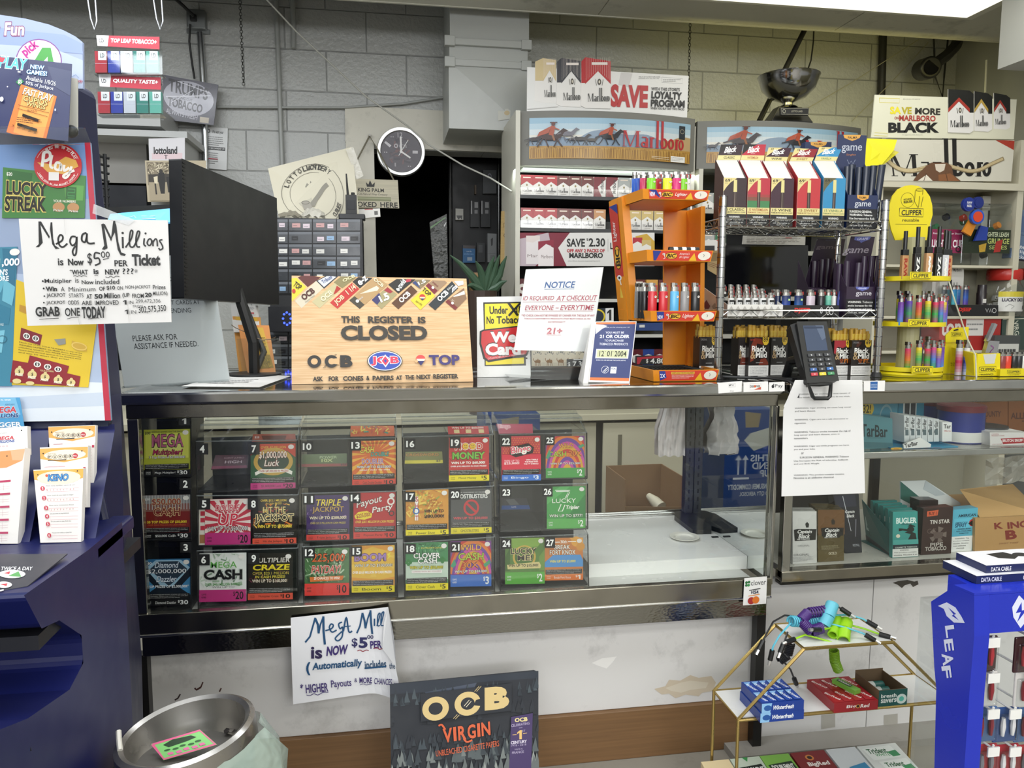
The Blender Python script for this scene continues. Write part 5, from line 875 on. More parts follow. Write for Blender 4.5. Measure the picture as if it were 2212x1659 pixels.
# blue date stand
q=cp('N',(1585,745),(2075,742),(1990,1478),(1502,1465));c4=lean(q,.07);ds=thing('date_stand','blue date-of-birth calendar stand with a digital date on the counter','date display',(c4[2]+c4[3])/2)
b=B();n=slab(b,c4,.006,M('e4e2e0',.35));fr=frame(c4,(1543,744,2032,1472));w_='e8eaf4'
draw(b,fr,'|'.join(['r 1552 752 470 700 d8763f','r 1552 778 470 640 343f72',P_('dfe0e6',(1552,778),(1640,785),(1690,800),(1630,835),(1560,900)),'t 1660 812 300 12 %s/.2 thank you for showing your I.D.'%w_,'t 1675 868 220 24 %s*1 YOU MUST BE'%w_,'t 1612 908 355 40 %s*4 21 OR OLDER'%w_,'t 1672 966 230 24 %s*1 TO PURCHASE'%w_,'t 1618 1006 340 28 %s*1 TOBACCO PRODUCTS'%w_,'r 1588 1080 392 112 e8e8e4','r 1602 1092 364 90 c6c8a0','t 1630 1104 56 64 23241c*1 12','e 1700 1112 4 4 23241c','t 1722 1104 56 64 23241c*1 01','e 1790 1112 4 4 23241c','t 1812 1104 140 64 23241c*1 2004','t 1602 1208 350 14 %s*1 BORN ON OR BEFORE THE DATE ABOVE'%w_,'o 1720 1325 45 44 4 %s'%w_,S(w_,8,(1700,1350),(1725,1320),(1750,1300)),S(w_,6,(1712,1360),(1735,1335),(1752,1322)),'r 1785 1292 70 76 eef0f2','t 1794 1302 52 22 343f72*3 FDA']),.35)
b.build('date_panel',ds);bk=V((0,.1,0));b=B();b.prism([c4[2]-n*.006,c4[1]-n*.006,V((c4[2].x+.012,c4[2].y+.1,c4[2].z))],(-.2*.6,0,0),M('dcd9d4',.4));b.build('wedge_base',ds)
# ---------------------------------------------------------------- lighters
_hood={}
def lighter(loc,h,col,label,group,w=.0125,d=.007,col2=None,rz=0,prn=None,cap=None,name='lighter'):
 """cigarette lighter: oval body, metal hood, thumb lever; h is the full height"""
 t=thing(name,label,'lighter',loc,group);t.rotation_euler.z=rz;x,y,z=loc
 key=(h,col,w,d,col2,prn,cap)
 if key in _hood:
  for nm,me in _hood[key]:
   o=bpy.data.objects.new(nm,me);COL.objects.link(o);o.parent=t
  return t
 hb=h*.76;ov=lambda s,zz:[V((x+w*s*cos(k*pi/7),y+d*s*sin(k*pi/7),z+zz))for k in range(14)]
 b=B()
 if col2:
  cs_=[col]+col2.split();mix_=lambda a_,b_,t:''.join('%02x'%int(int(a_[j:j+2],16)*(1-t)+int(b_[j:j+2],16)*t)for j in(0,2,4));c2=[mix_(cs_[k],cs_[k+1],t/4)for k in range(len(cs_)-1)for t in(1,2,3,4)];n2=len(c2);st=[0]+[hb*(i+1)/(n2+1)for i in range(n2)]+[hb]
  for i,cc in enumerate([col]+c2):b.loft([ov(1,st[i]),ov(1,st[i+1])],M(cc,.3),False)
  b.loft([ov(1,hb),ov(.93,hb+.0008)],M(c2[-1],.3))
 else:b.loft([ov(.97,0),ov(1,.002),ov(1,hb-.002),ov(.93,hb)],M(col,.25))
 if prn:
  fr=frame([V((x-w*.8,y-d*1.08,z+hb*.9)),V((x+w*.8,y-d*1.08,z+hb*.9)),V((x+w*.8,y-d*1.08,z+hb*.1)),V((x-w*.8,y-d*1.08,z+hb*.1))],(0,0,100,100));draw(b,fr,prn,.35)
 out=[b.build('body',t,smooth=True)]
 b=B();ho=M(cap or 'b9b7b2',.2,0 if cap else 1);b.loft([ov(.9,hb),ov(.9,hb+(h-hb)*.55)],ho);b.box((x-w*.8,y-d*.75,z+hb+(h-hb)*.5),(x-w*.1,y+d*.75,z+h),ho)
 out.append(b.build('metal_hood',t));b=B();b.cyl((x+w*.25,y-d*.5,z+h-.004),(x+w*.25,y+d*.5,z+h-.004),.0035,M('6a6a6a',.4,1),10);b.box((x+w*.45,y-d*.5,z+hb+.003),(x+w*.95,y+d*.5,z+h-.006),M('a02622' if not cap else '1a1a1a',.4));out.append(b.build('thumb_lever',t))
 _hood[key]=[(o.name.split('.')[0],o.data)for o in out]
 return t
# ---------------------------------------------------------------- orange lighter rack
OR_=M('e08c1e',.32);Yf,Ym,Yr=.062,.19,.30
lr=thing('lighter_rack','orange four-tier lighter display rack on the counter','lighter rack',(W(1450,826,Yf).x,.2,ZT))
def Ip(x,y,Y):return W(*cp('I',(x,y))[0],Y)
tr_=[]
for(tl,tr,br,bl),lab in((((322,132),(782,145),(796,215),(296,212)),0),(((350,590),(805,590),(822,667),(330,680)),1),(((372,1047),(830,1037),(848,1115),(365,1128)),2),(((390,1487),(850,1477),(865,1562),(385,1585)),3)):
 A,B_,C,D_=Ip(*tl,Yf),Ip(*tr,Yf),Ip(*br,Yf),Ip(*bl,Yf)
 zt_,zb_=(A.z+B_.z)/2,(C.z+D_.z)/2
 if lab==3:zb_=ZT+.0005
 x0,x1=(A.x+D_.x)/2,(B_.x+C.x)/2;tr_.append((x0,x1,zt_,zb_))
 xl=Ip((60,120,140,230)[lab],300,Yr).x if lab<3 else x0-.012
 t=B();fl=zb_+.006;xs=x0-.012
 t.prism([V((x0,Yf,zb_)),V((x1,Yf,zb_)),V((x1+.012,Yr-.002,zb_)),V((xs,Yr-.002,zb_))],(0,0,.006),OR_)
 t.prism([V((x0,Yf,zb_)),V((x1,Yf,zb_)),V((x1+.004,Yf-.006,zt_)),V((x0-.004,Yf-.006,zt_))],(0,.005,0),OR_)
 t.prism([V((x0,Yf+.005,zb_)),V((x0-.004,Yf-.001,zt_)),V((xs-.004,Yr-.02,zt_)),V((xs,Yr-.02,zb_))],(.005,0,0),OR_)
 t.prism([V((x1,Yf+.005,zb_)),V((x1+.004,Yf-.001,zt_)),V((x1+.012,Yr-.02,zt_)),V((x1+.012,Yr-.02,zb_))],(-.005,0,0),OR_)
 ob=t.build('tray',lr,.0015)
 c4=[V((x0+.012,Yf-.0065,zt_-.002)),V((x1+.001,Yf-.0065,zt_-.002)),V((x1-.003,Yf-.0015,zb_+.002)),V((x0+.016,Yf-.0015,zb_+.002))]
 k=['p 2a3a8a 0,0 12,0 20,20|t 1 5 9 10 eef*3 NEW','p 2a3a8a 0,0 14,0 4,20 0,20','p 2a3a8a 0,0 12,0 12,14 0,20|t 1 8 9 8 eef*2 NEW','p 2a3a8a 0,0 10,0 12,14 0,20|t 1 6 9 8 eef*2 2X'][lab]
 cm=k+'|p e8b32a 62,20 70,4 76,20|e 88 9.5 11 9 e9e3d6|s 555 .8 86,6 88,9 87,12|'
 if lab<3:cm+='e 31 10 10.5 7 1a1612|e 31 10 9.8 6.2 eab23a|t 24 6 14 8 1a1612*4/.2 BIC|e 18 7 2.2 2.2 eee|e 18 7 1 1 222|s f0ece4 1 19,9 20,15 17,17'+('|t 44 5 20 10 f4e8e4*1/.2 Lighter' if lab!=1 else "|t 45 3 17 5 f4e8e4/.2 America's|t 45 10 17 6 f4e8e4/.2 #1 Lighter")
 else:cm+='r 20 2 40 5 e0b040|t 22 3 36 3 5a1a10 KEEP AWAY FROM CHILDREN|'+lines(21,8,38,9,3,'f4e8e0',['READ WARNINGS AND INSTRUCTIONS','BEFORE USING. EXTREMELY FLAMMABLE GAS','UNDER PRESSURE. CONTAINS BUTANE'])
 b=B();slab(b,c4,.0006,M('d2402f',.35));draw(b,frame(c4,(0,0,100,20)),cm,.35);b.build('label_strip',ob,label='red and yellow printed label strip')
x0=tr_[0][0]-.018;xb=tr_[3][0]-.02;ztop=tr_[0][2]-.002
b=B();sp=[V((x0,Ym+.03,ztop)),V((x0,Yr,ztop)),V((xb,Yr,tr_[2][3]-.01)),V((xb,Ym+.03,tr_[2][3]-.01))]
b.prism(sp,(.005,0,0),OR_);b.prism([V((x0,Ym-.005,ztop)),V((x0+.02,Ym-.005,ztop)),V((xb+.02,Ym-.005,tr_[2][3])),V((xb,Ym-.005,tr_[2][3]))],(0,.034,0),OR_);sd=b.build('side_panel',lr,.002)
b=B();z0,z1=ztop-.015,tr_[2][3]+.01;n_=12
fr=frame([V((x0-.0008,Yr-.005,z0)),V((x0-.0008,Ym+.032,z0)),V((xb-.0008,Ym+.032,z1)),V((xb-.0008,Yr-.005,z1))],(60,265,140,1110))
slab(b,[fr(60,265),fr(140,265),fr(140,1110),fr(60,1110)],.0004,M('c23a30',.35));draw(b,fr,'p 2a3a8a 60,265 140,265 140,340 100,300|t 20 440 150 40 f4e4e0*1/.1@-90 Lighter|e 100 660 34 90 1a1612|e 100 660 30 84 eab23a|t 35 640 130 42 1a1612*4@-90 BIC|e 98 815 22 22 eee|e 98 815 10 10 222|s eee 9 100,830 110,870|p e8c24a 98,1110 80,1060 100,880 135,1040 140,1110',.35);b.build('side_decal',sd)
b=B();cx0,cx1=Ip(478,500,Yr).x,Ip(648,500,Yr).x
b.prism([V((cx0-.01,Yr,ztop-.02)),V((cx1,Yr,ztop-.02)),V((cx1+.01,Yr,ZT)),V((cx0,Yr,ZT))],(0,-.01,0),OR_);b.prism([V((cx1-.012,Yr-.01,ztop-.02)),V((cx1,Yr-.01,ztop-.02)),V((cx1+.01,Yr-.01,ZT)),V((cx1-.002,Yr-.01,ZT))],(0,-.1,0),OR_);b.build('rear_column',lr,.002)
b=B();
for i in range(12):b.box((tr_[3][0]+.004+i*.0115,Yf+.008,tr_[3][3]+.0062),(tr_[3][0]+.0055+i*.0115,Yr-.06,tr_[3][2]-.004),BLACK)
for i in range(10):b.box((tr_[3][0]+.002,Yf+.01+i*.022,tr_[3][3]+.0062),(tr_[3][1]-.002,Yf+.0115+i*.022,tr_[3][2]-.005),BLACK)
b.box((tr_[3][0]+.002,Yf+.006,tr_[3][3]+.0061),(tr_[3][1]-.002,Yr-.05,tr_[3][3]+.012),BLACK);b.build('divider_grid',lr,label='black slot grid in the bottom tray')
for row,k,y0,hh,ls in(('top',0,135,135,(('2b62c4',256,.15),('2f5ab8',282,.12),('b8325a',316,.10),('7ac828',368,.085),('b8283a',412,.13),('5a5654',446,.14),('d8dc28',488,.085),('c82a72',558,.085),('7ac828',605,.13),('dcdcda',632,.16))),('third',2,1037,207,(('7a7876',275,.15),('1c1c1e',300,.13),('1c1c1e',324,.11),('c2242e',376,.085),('c2242e',457,.085),('5aaede',540,.085),('8a8888',617,.085),('18181a',696,.085)))):
 nmz={'2b62c4':'bright blue','2f5ab8':'darker blue','b8325a':'crimson','7ac828':'lime green','b8283a':'red','5a5654':'dark grey','d8dc28':'yellow','c82a72':'magenta','dcdcda':'white','7a7876':'grey','1c1c1e':'black','c2242e':'red','5aaede':'sky blue','8a8888':'light grey','18181a':'glossy black'};cnt={}
 zf_=tr_[k][3]+.0065
 for i,(col,xc,Y_)in enumerate(ls):
  p=Ip(xc,y0,Y_);cnt[col]=cnt.get(col,0)+1;tot=sum(1 for q in ls if q[0]==col)
  top=Ip(xc,5 if k==0 else 832,Y_).z
  lighter((p.x,Y_,zf_),top-zf_,col,'%s%s pocket lighter in the orange rack\'s %s tray'%(('' if tot==1 else('left of the two ' if cnt[col]==1 else 'right of the two ')),nmz[col],row),'lighters in the orange rack',w=.0118,prn='e 78 12 16 5 e8e4dc|t 66 9 24 5 222*2 BIC')
p=Ip(640,580,.12);b=B()
for i in range(7):b.cyl(V((Ip(500+i*32,578,.10).x,.10,p.z-.003)),V((Ip(532+i*32,578,.10).x-.0003,.10,p.z-.003)),.0065,M('efefec' if i%2 else '161616',.35),12)
b.build('striped_lighter',label='black and white striped lighter lying in the orange rack second tray',cat='lighter')
# ================================================================ chrome wire shelf and what stands on it
YR0,YR1=.115,.33
wr=thing('wire_shelf','chrome two-tier wire shelf standing across the two counters','wire shelf',(W(1720,820,YR0).x,.22,ZT))
zs1=W(1720,493,YR0).z;zs2=W(1720,688,YR0).z
xl=(W(1563,423,YR0).x+W(1549,812,YR0).x)/2;xr_=(W(1912,438,YR0).x+W(1893,815,YR0).x)/2
ztp=W(1563,423,YR0).z
for x,y in((xl,YR0),(xr_,YR0),(xl,YR1),(xr_,YR1)):
 b=B();b.cyl((x,y,ZT+.012),(x,y,ztp),.0105,CHROME,14)
 for i in range(int((ztp-ZT)/.026)):b.cyl((x,y,ZT+.03+i*.026),(x,y,ZT+.0325+i*.026),.0112,M('77777a',.3,1),14)
 b.build('post',wr,smooth=True)
 b=B();b.cyl((x,y,ZT),(x,y,ZT+.012),.016,BLACK,14,.011);b.build('foot',wr)
for zs in(zs1,zs2):
 b=B();g=.0022;h=.022
 for y in(YR0,YR1):
  for z in(zs,zs+h):b.tube([(xl,y,z),(xr_,y,z)],g,CHROME,6)
  n=16;b.tube([(xl+(xr_-xl)*(i/n),y,zs+(h if i%2 else 0))for i in range(n+1)],.0016,CHROME,5)
 for x in(xl,xr_):
  for z in(zs,zs+h):b.tube([(x,YR0,z),(x,YR1,z)],g,CHROME,6)
  b.tube([(x,YR0+(YR1-YR0)*i/8,zs+(h if i%2 else 0))for i in range(9)],.0016,CHROME,5)
 for i in range(1,20):b.tube([(xl+(xr_-xl)*i/20,YR0,zs+.003),(xl+(xr_-xl)*i/20,YR1,zs+.003)],.0013,CHROME,5)
 b.build('wire_tier',wr)
SH1=zs1+.0055;SH2=zs2+.0055
def Gp(x,y,Y):return W(*cp('G',(x,y))[0],Y)
# five display cartons with cut-away tops
def carton(x0,x1,yt,hdr,col,cmf,cmh,label,sidec,cat='carton'):
 Y0,Y1=YR0+.012,YR0+.07
 a,c=Gp(x0,yt,Y0),Gp(x1,yt,Y0);X0,X1=a.x,c.x;zf_=a.z;z0=SH1
 (hx0,hy0),(hx1,hy1),(hx2,hy2),(hx3,hy3)=hdr
 zb_=(Gp(hx2,hy2,Y1).z+Gp(hx3,hy3,Y1).z)/2
 t=thing('cigar_carton',label,cat,((X0+X1)/2,(Y0+Y1)/2,z0),'cut-away cigar cartons on the wire shelf');WH=M('e6e0d8',.5)
 f=[V((X0,Y0,zf_)),V((X1,Y0,zf_)),V((X1,Y0,z0)),V((X0,Y0,z0))]
 b=B();slab(b,f,.0012,M(col,.4),WH);draw(b,frame(f,(0,0,100,210)),cmf,.4);b.build('front_panel',t)
 b=B()
 for X,s in((X0+.0001,1),(X1-.0001,-1)):
  q=[V((X,Y0+.0013,z0)),V((X,Y0+.0013,zf_)),V((X,Y1,zb_)),V((X,Y1,z0))]
  b.prism(q if s>0 else q[::-1],(.0012*s,0,0),M(sidec,.4))
 b.box((X0+.0014,Y0+.002,z0),(X1-.0014,Y1-.002,z0+.0012),WH)
 b.prism([V((X0+.0014,Y0+.004,zf_-.004)),V((X1-.0014,Y0+.004,zf_-.004)),V((X1-.0014,Y1-.001,zb_-.003)),V((X0+.0014,Y1-.001,zb_-.003))],(0,0,.0004),WH);b.build('carton_body',t)
 q=[Gp(hx0,hy0,Y1+.012),Gp(hx1,hy1,Y1+.012),Gp(hx2,hy2,Y1),Gp(hx3,hy3,Y1)]
 b=B();slab(b,[q[3],q[2],V((X1,Y1,z0)),V((X0,Y1,z0))],.001,WH);slab(b,q,.0012,M(col,.4),WH);draw(b,frame(q,(0,0,100,66)),cmh,.4);b.build('header_flap',t)
CR_='d9c888'
def cart(x0,x1,yt,hdr,col,nm,tc,label,side=None,front2='',hcol=None,tri=CR_):
 cf=front2+'|p %s 0,0 58,0 30,20 12,42 0,62|t 6 5 22 14 2a2414*2 69|t 30 5 5 6 2a2414 c|t 6 22 12 4 2a2414 EACH'%tri
 cf+='|p d8cc8a 43,8 57,8 58,62 43,62|r 43 62 14 76 3a2a26|r 48 62 2 76 8a7a70|r 0 130 100 30 d9cc8c|t 8 134 84 11 %s*2 15 %s|t 3 148 94 7 %s*1 PREMIUM PIPE TOBACCO CIGARS|r 0 160 100 50 141414|t 26 168 48 9 e8e8e4*2 WARNING:|t 10 181 80 9 e8e8e4/.2 Cigars are not a|t 12 192 76 7 e8e8e4/.2 safe alternative to|t 26 201 46 7 e8e8e4/.2 cigarettes.'%(tc,nm,tc)
 ch='r 0 0 100 46 %s|%s|t 24 8 52 26 f2f0ea*3/.25@-6 Black|t 38 38 20 3 eee ORIGINAL|r 0 46 100 20 d9cc8c|t 26 51 48 10 %s*2 %s'%(hcol or col,'p 1a1612 0,0 60,0 25,20 0,44' if nm in('CLASSIC','WATERMELON')else 'p %s 0,0 62,0 25,20 0,44|t 12 3 12 9 222*1 69'%CR_,tc,nm)
 carton(x0,x1,yt,hdr,col,cf,ch,label,side or col)
cart(335,600,545,((302,170),(552,172),(520,345),(258,345)),'2e1a1e','CLASSIC','2a2414','dark brown CLASSIC cigar carton, leftmost on the top wire tier','3a201a')
cart(612,866,547,((565,168),(815,170),(787,350),(528,345)),'b02a3a','WATERMELON','a04a20','red and green WATERMELON cigar carton on the top wire tier','a02a34','p 3f7a4a 0,100 100,100 100,132 0,132|p 7a4a3a 0,84 100,84 100,100 0,100|p 9a3a38 0,72 100,72 100,84 0,84','b02a3a')
cart(880,1136,550,((845,203),(1106,210),(1050,357),(802,355)),'3a1c2c','WINE','2a2414','plum WINE cigar carton in the middle of the top wire tier','8a2430')
cart(1180,1440,550,((1145,212),(1406,222),(1340,360),(1086,358)),'b83238','SWEET','8a5a20','bright red SWEET cigar carton on the top wire tier','a82a30','','8a2028')
cart(1475,1724,548,((1424,197),(1682,204),(1612,356),(1366,352)),'2f86b4','VANILLA','5a7a50','sky blue VANILLA cigar carton on the top wire tier','2f86b4','',None,'5f5a3a')
# boxes of foil pouches
def pouchbox(c,front,hdr,X,col,cmf,cmh,pos,lab,plab,z0,Y0,Y1,pcol,pcm,grp):
 q=cp(c,*front);a,d=W(*q[0],Y0),W(*q[1],Y0);x0,x1=a.x,d.x;zf_=(a.z+d.z)/2
 t=thing('cigarillo_box',lab,'cigarillo box',((x0+x1)/2,(Y0+Y1)/2,z0))
 f=[V((x0,Y0,zf_)),V((x1,Y0,zf_)),V((x1,Y0,z0)),V((x0,Y0,z0))]
 b=B();slab(b,f,.0012,M(col,.35));draw(b,frame(f,(0,0,100,100)),cmf,.35);b.build('front_panel',t)
 h=cp(c,*hdr);H=[W(*h[0],Y1),W(*h[1],Y1),W(*h[2],Y1),W(*h[3],Y1)];zh=(H[0].z+H[1].z)/2;hx0,hx1=min(x0,H[0].x),max(x1,H[1].x)
 b=B();hh=[V((H[0].x,Y1,zh)),V((H[1].x,Y1,zh)),V((x1,Y1,z0)),V((x0,Y1,z0))];slab(b,hh,.0012,M(col,.35));draw(b,frame([H[0],H[1],H[2],H[3]],(0,0,100,100)),cmh,.35);b.build('header_panel',t)
 b=B()
 for xx,s in((x0,1),(x1,-1)):
  qq=[V((xx,Y0+.0013,z0)),V((xx,Y0+.0013,zf_)),V((xx,Y1-.002,zf_+(zh-zf_)*.55)),V((xx,Y1-.002,z0))];b.prism(qq if s>0 else qq[::-1],(.001*s,0,0),M(col,.4))
 b.box((x0+.0011,Y0+.0014,z0),(x1-.0011,Y1-.0014,z0+.001),M(col,.4));b.build('side_panel',t)
 for i,(px,py,Y_,rx)in enumerate(pos):
  Y_=Y0+.01+(Y1-Y0-.018)*min(1,max(0,(Y_-.17)/.12))
  p=W(*cp(c,(px,py))[0],Y_);wd=(x1-x0)*.11;b=B();zl=z0+.0012
  ring=lambda z,k:[V((p.x+rx*(z-zl)+wd*cos(a_*pi/5)*k,Y_+.006*sin(a_*pi/5)*(1 if k>.3 else .3),z))for a_ in range(10)]
  b.loft([ring(zl,.9),ring(zl+.02,1),ring(p.z-.012,1.02),ring(p.z,1.08)],M(pcol,.22));fr=frame([V((p.x+rx*(p.z-zl)-wd*.95,Y_-.0072,p.z)),V((p.x+rx*(p.z-zl)+wd*.95,Y_-.0072,p.z)),V((p.x+wd*.95,Y_-.0072,zl)),V((p.x-wd*.95,Y_-.0072,zl))],(0,0,100,200));draw(b,fr,pcm,.25)
  b.build('cigarillo_pouch',smooth=True,label='%s foil pouch in the %s, %s from its left side'%(plab,grp,ORD[i]),cat='pouch',group='foil pouches in the '+grp)
gm=lambda tab,tc,gc:'p %s 30,0 70,0 70,10 60,22 52,24 50,28 48,24 40,22 30,10|t 38 7 24 8 %s*2 %s|t 22 34 56 26 %s*1 game'%(tab,tc,'PALMA' if tab[0]=='d' else 'GRAPE',gc)
pf='o 50 150 36 40 6 9aa2b0|t 36 130 24 40 b8c0cc*1 g'
pouchbox('G',((1745,745),(2090,745)),((1635,60),(1960,60),(1920,405),(1640,405)),0,'1d2a52','p d8a04a 30,0 70,0 68,10 58,14 50,17 42,14 32,10|t 38 4 24 7 3a2a10*2 PALMA|t 24 22 54 18 c8ccd4*1 game|r 0 42 100 58 101116|t 8 47 74 7 e8e8e4*2 SURGEON GENERAL|t 8 57 76 7 e8e8e4*2 WARNING: Tobacco|t 8 68 84 7 e8e8e4*1 Use Increases the Risk|t 8 79 80 7 e8e8e4*1 of Infertility, Stillbirth|t 8 90 76 7 e8e8e4*1 and Low Birth Weight.','p d8a04a 18,0 80,0 76,10 62,16 50,20 38,16 22,10|t 34 5 34 8 3a2a10*2 PALMA|t 12 34 76 26 b8bcc8*1 game|t 30 62 36 8 b87a4a/.2 Singles|s 8a92a8 2 34,82 42,96 50,86 58,96 66,82',((1745,420,.25,.0),(1790,400,.24,.01),(1870,430,.2,.02),(1945,420,.18,.03),(2010,410,.2,.05),(2080,400,.19,.09)),'navy game cigarillo box at the right end of the top wire tier','navy',SH1,YR0+.012,YR0+.08,'1e2638',pf,'navy box')
q=[Gp(x_,y_,.27)for x_,y_ in((1262,140),(1562,140),(1562,400),(1262,400))];z_=SH1
b=B();pack(b,[q[0],q[1],V((q[1].x,.27,z_)),V((q[0].x,.27,z_))],.02,'1d2a52','1d2a52');draw(b,frame(q,(1262,140,1562,400)),'p d8a04a 1320,140 1510,140 1495,175 1430,200 1410,205 1390,200 1325,175|t 1360 155 100 18 3a2a10*2 PALMA',.35);b.build('cigarillo_box',label='flat navy box with an orange tab behind the SWEET carton',cat='cigarillo box')
# second tier: check-pattern tray of slim lighters
Hp=lambda x,y,Y:W(*cp('H',(x,y))[0],Y)
Yt0=YR0+.014
a,c=Hp(300,930,Yt0),Hp(810,925,Yt0);x0,x1=a.x,c.x;zt_=SH2;zq=zt_+.031
t=thing('lighter_tray','white checked carton tray of small lighters on the lower wire tier','lighter tray',((x0+x1)/2,.2,zt_));WH=M('dddad4',.45)
x0b=Hp(205,700,YR1-.02).x+.01
b=B();f=[V((x0,Yt0,zq)),V((x1,Yt0,zq)),V((x1,Yt0,zt_)),V((x0,Yt0,zt_))];slab(b,f,.0012,WH);draw(b,frame(f,(0,0,100,20)),'|'.join('p b4b0aa %d,%d %d,%d %d,%d %d,%d'%(x,10,x+5,2,x+10,10,x+5,18)for x in range(2,95,12)),.4)
for xx,s in((x0,1),(x1,-1)):
 qq=[V((xx,Yt0+.0013,zt_)),V((xx,Yt0+.0013,zq)),V((xx,YR1-.02,zq+.055)),V((xx,YR1-.02,zt_))];b.prism(qq if s>0 else qq[::-1],(.0012*s,0,0),WH)
b.box((x0+.0013,Yt0+.0013,zt_),(x1-.0013,YR1-.021,zt_+.001),WH);fr=frame([V((x0-.0003,YR1-.02,zq+.05)),V((x0-.0003,Yt0,zq)),V((x0-.0003,Yt0,zt_)),V((x0-.0003,YR1-.02,zt_))],(0,0,80,60));draw(b,fr,'p 7a2420 20,22 32,34 22,52 10,36|p a8a49c 45,20 56,32 46,46 36,34|p a8a49c 60,30 70,40 62,50 54,42',.4)
b.build('carton',t)
n=0
for r_ in range(3):
 for i in range(6):
  if r_ and i<1:continue
  xx=x0+.012+(x1-x0-.02)*(i+.5)/6;yy=Yt0+.03+r_*.05;n+=1
  lighter((xx,yy,zt_+.0012),.062+r_*.012,'e8e8e6','striped slim lighter in the checked tray, %s row, %s from left'%(('front','middle','rear')[r_],ORD[i-(1 if r_ else 0)]),'slim lighters in the checked tray',w=.0085,d=.006,prn='r 0 0 100 16 1a1a1a|r 0 34 100 18 1a1a1a|r 0 72 100 14 1a1a1a|t 18 20 64 10 333*1 Lit|t 18 56 64 10 333*1 Lit',col2=None)
# dark tray of metallic lighters
a,c=Hp(816,850,Yt0),Hp(1330,850,Yt0);z2=SH2+.03
t=thing('lighter_tray','black tray of metallic lighters with red lettering on the lower wire tier','lighter tray',((a.x+c.x)/2,.2,SH2));b=B();f=[V((a.x,Yt0,z2)),V((c.x,Yt0,z2)),V((c.x,Yt0,SH2)),V((a.x,Yt0,SH2))]
slab(b,f,.0012,M('161617',.4));draw(b,frame(f,(0,0,100,16)),'t 20 4 28 8 d8302c*4 DJEEP|t 66 3 5 10 e0e0e0*1 ||'.replace('||','')+'|t 66 3 4 9 ddd 8|o 80 8 4 6 1 ddd|o 86 8 4 6 1 ddd',.4)
for xx in(a.x,c.x-.0012):b.box((xx,Yt0+.0013,SH2),(xx+.0012,.25,z2),BLACK)
b.box((a.x+.0013,Yt0+.0013,SH2),(c.x-.0013,.25,SH2+.001),BLACK);b.build('tray',t)
for i,(x,w_,c1,c2,Y_,l)in enumerate(((726,.007,'55555c',None,.19,'grey'),(762,.008,'1f2a4a',None,.165,'dark blue'),(840,.0125,'3aa0c0','2a4aa0 23305a',.15,'teal and blue'),(955,.0125,'3ab0b8','1f5aa0 1c2a5a',.15,'turquoise and blue'),(1065,.0125,'c2b4c0',None,.15,'pale pink marbled'),(1162,.0105,'1c1e22',None,.15,'black'),(1226,.0085,'2f8a7a','7ac0a8',.15,'green iridescent'),(1275,.007,'d8d6d2',None,.155,'white-labelled'))):
 p=Hp(x,845,Y_);top=Hp(x,662,Y_).z
 lighter((p.x,Y_,SH2+.0012),max(.07,top-SH2-.0012),c1,'%s lighter in the black tray on the lower wire tier'%l,'metallic lighters in the black tray',w=w_,col2=c2,prn='r 60 6 26 12 b8d88a' if i in(2,3)else None)
pouchbox('H',((1400,640),(1668,632)),((1440,178),(1660,172),(1600,420),(1290,420)),0,'2c1d33','p 5a62a8 30,0 78,0 74,8 60,12 54,15 48,12 34,8|t 40 3 28 5 d0d4f0*2 GRAPE|t 32 18 54 16 c8c4cc*1 game|r 0 42 100 58 121014|t 6 48 46 7 e8e8e4*2 WARNING:|t 56 48 36 7 e8e8e4 Tobacco|t 6 60 84 7 e8e8e4*1 smoke increases the risk|t 6 72 84 7 e8e8e4*1 of lung cancer and heart|t 6 84 70 7 e8e8e4*1 disease, even in','p 5a62a8 16,0 84,0 80,12 62,18 52,24 46,18 20,12|t 30 4 44 9 d0d4f0*2 GRAPE|t 6 44 84 26 9a929e*1 game',((1340,425,.24,0),(1410,400,.2,.0),(1495,415,.18,.05),(1560,355,.24,.02),(1620,352,.22,.04),(1680,350,.2,.05)),'front purple GRAPE cigarillo box on the lower wire tier','purple',SH2,YR0+.012,YR0+.08,'2c1d33','e 50 150 46 48 5a62b0|t 32 120 36 50 e4e4f0*2 g','front purple box')
pouchbox('H',((1045,640),(1385,640)),((1130,195),(1388,195),(1300,400),(1060,390)),0,'2a1c30','t 8 4 40 10 6a5a70*1 game|t 58 4 42 10 6a5a70*1 game|r 0 42 100 58 121014','t 8 34 80 18 6a5f66*1 game|t 32 4 40 6 4a4a6a GRAPE',((1120,400,.29,0),(1195,385,.28,.0),(1240,378,.27,.02)),'rear purple cigarillo box behind the metallic lighters','dark purple',SH2,.262,.325,'2a1b30','e 50 150 46 48 5a62b0|t 32 120 36 50 e4e4f0*2 g','rear purple box')
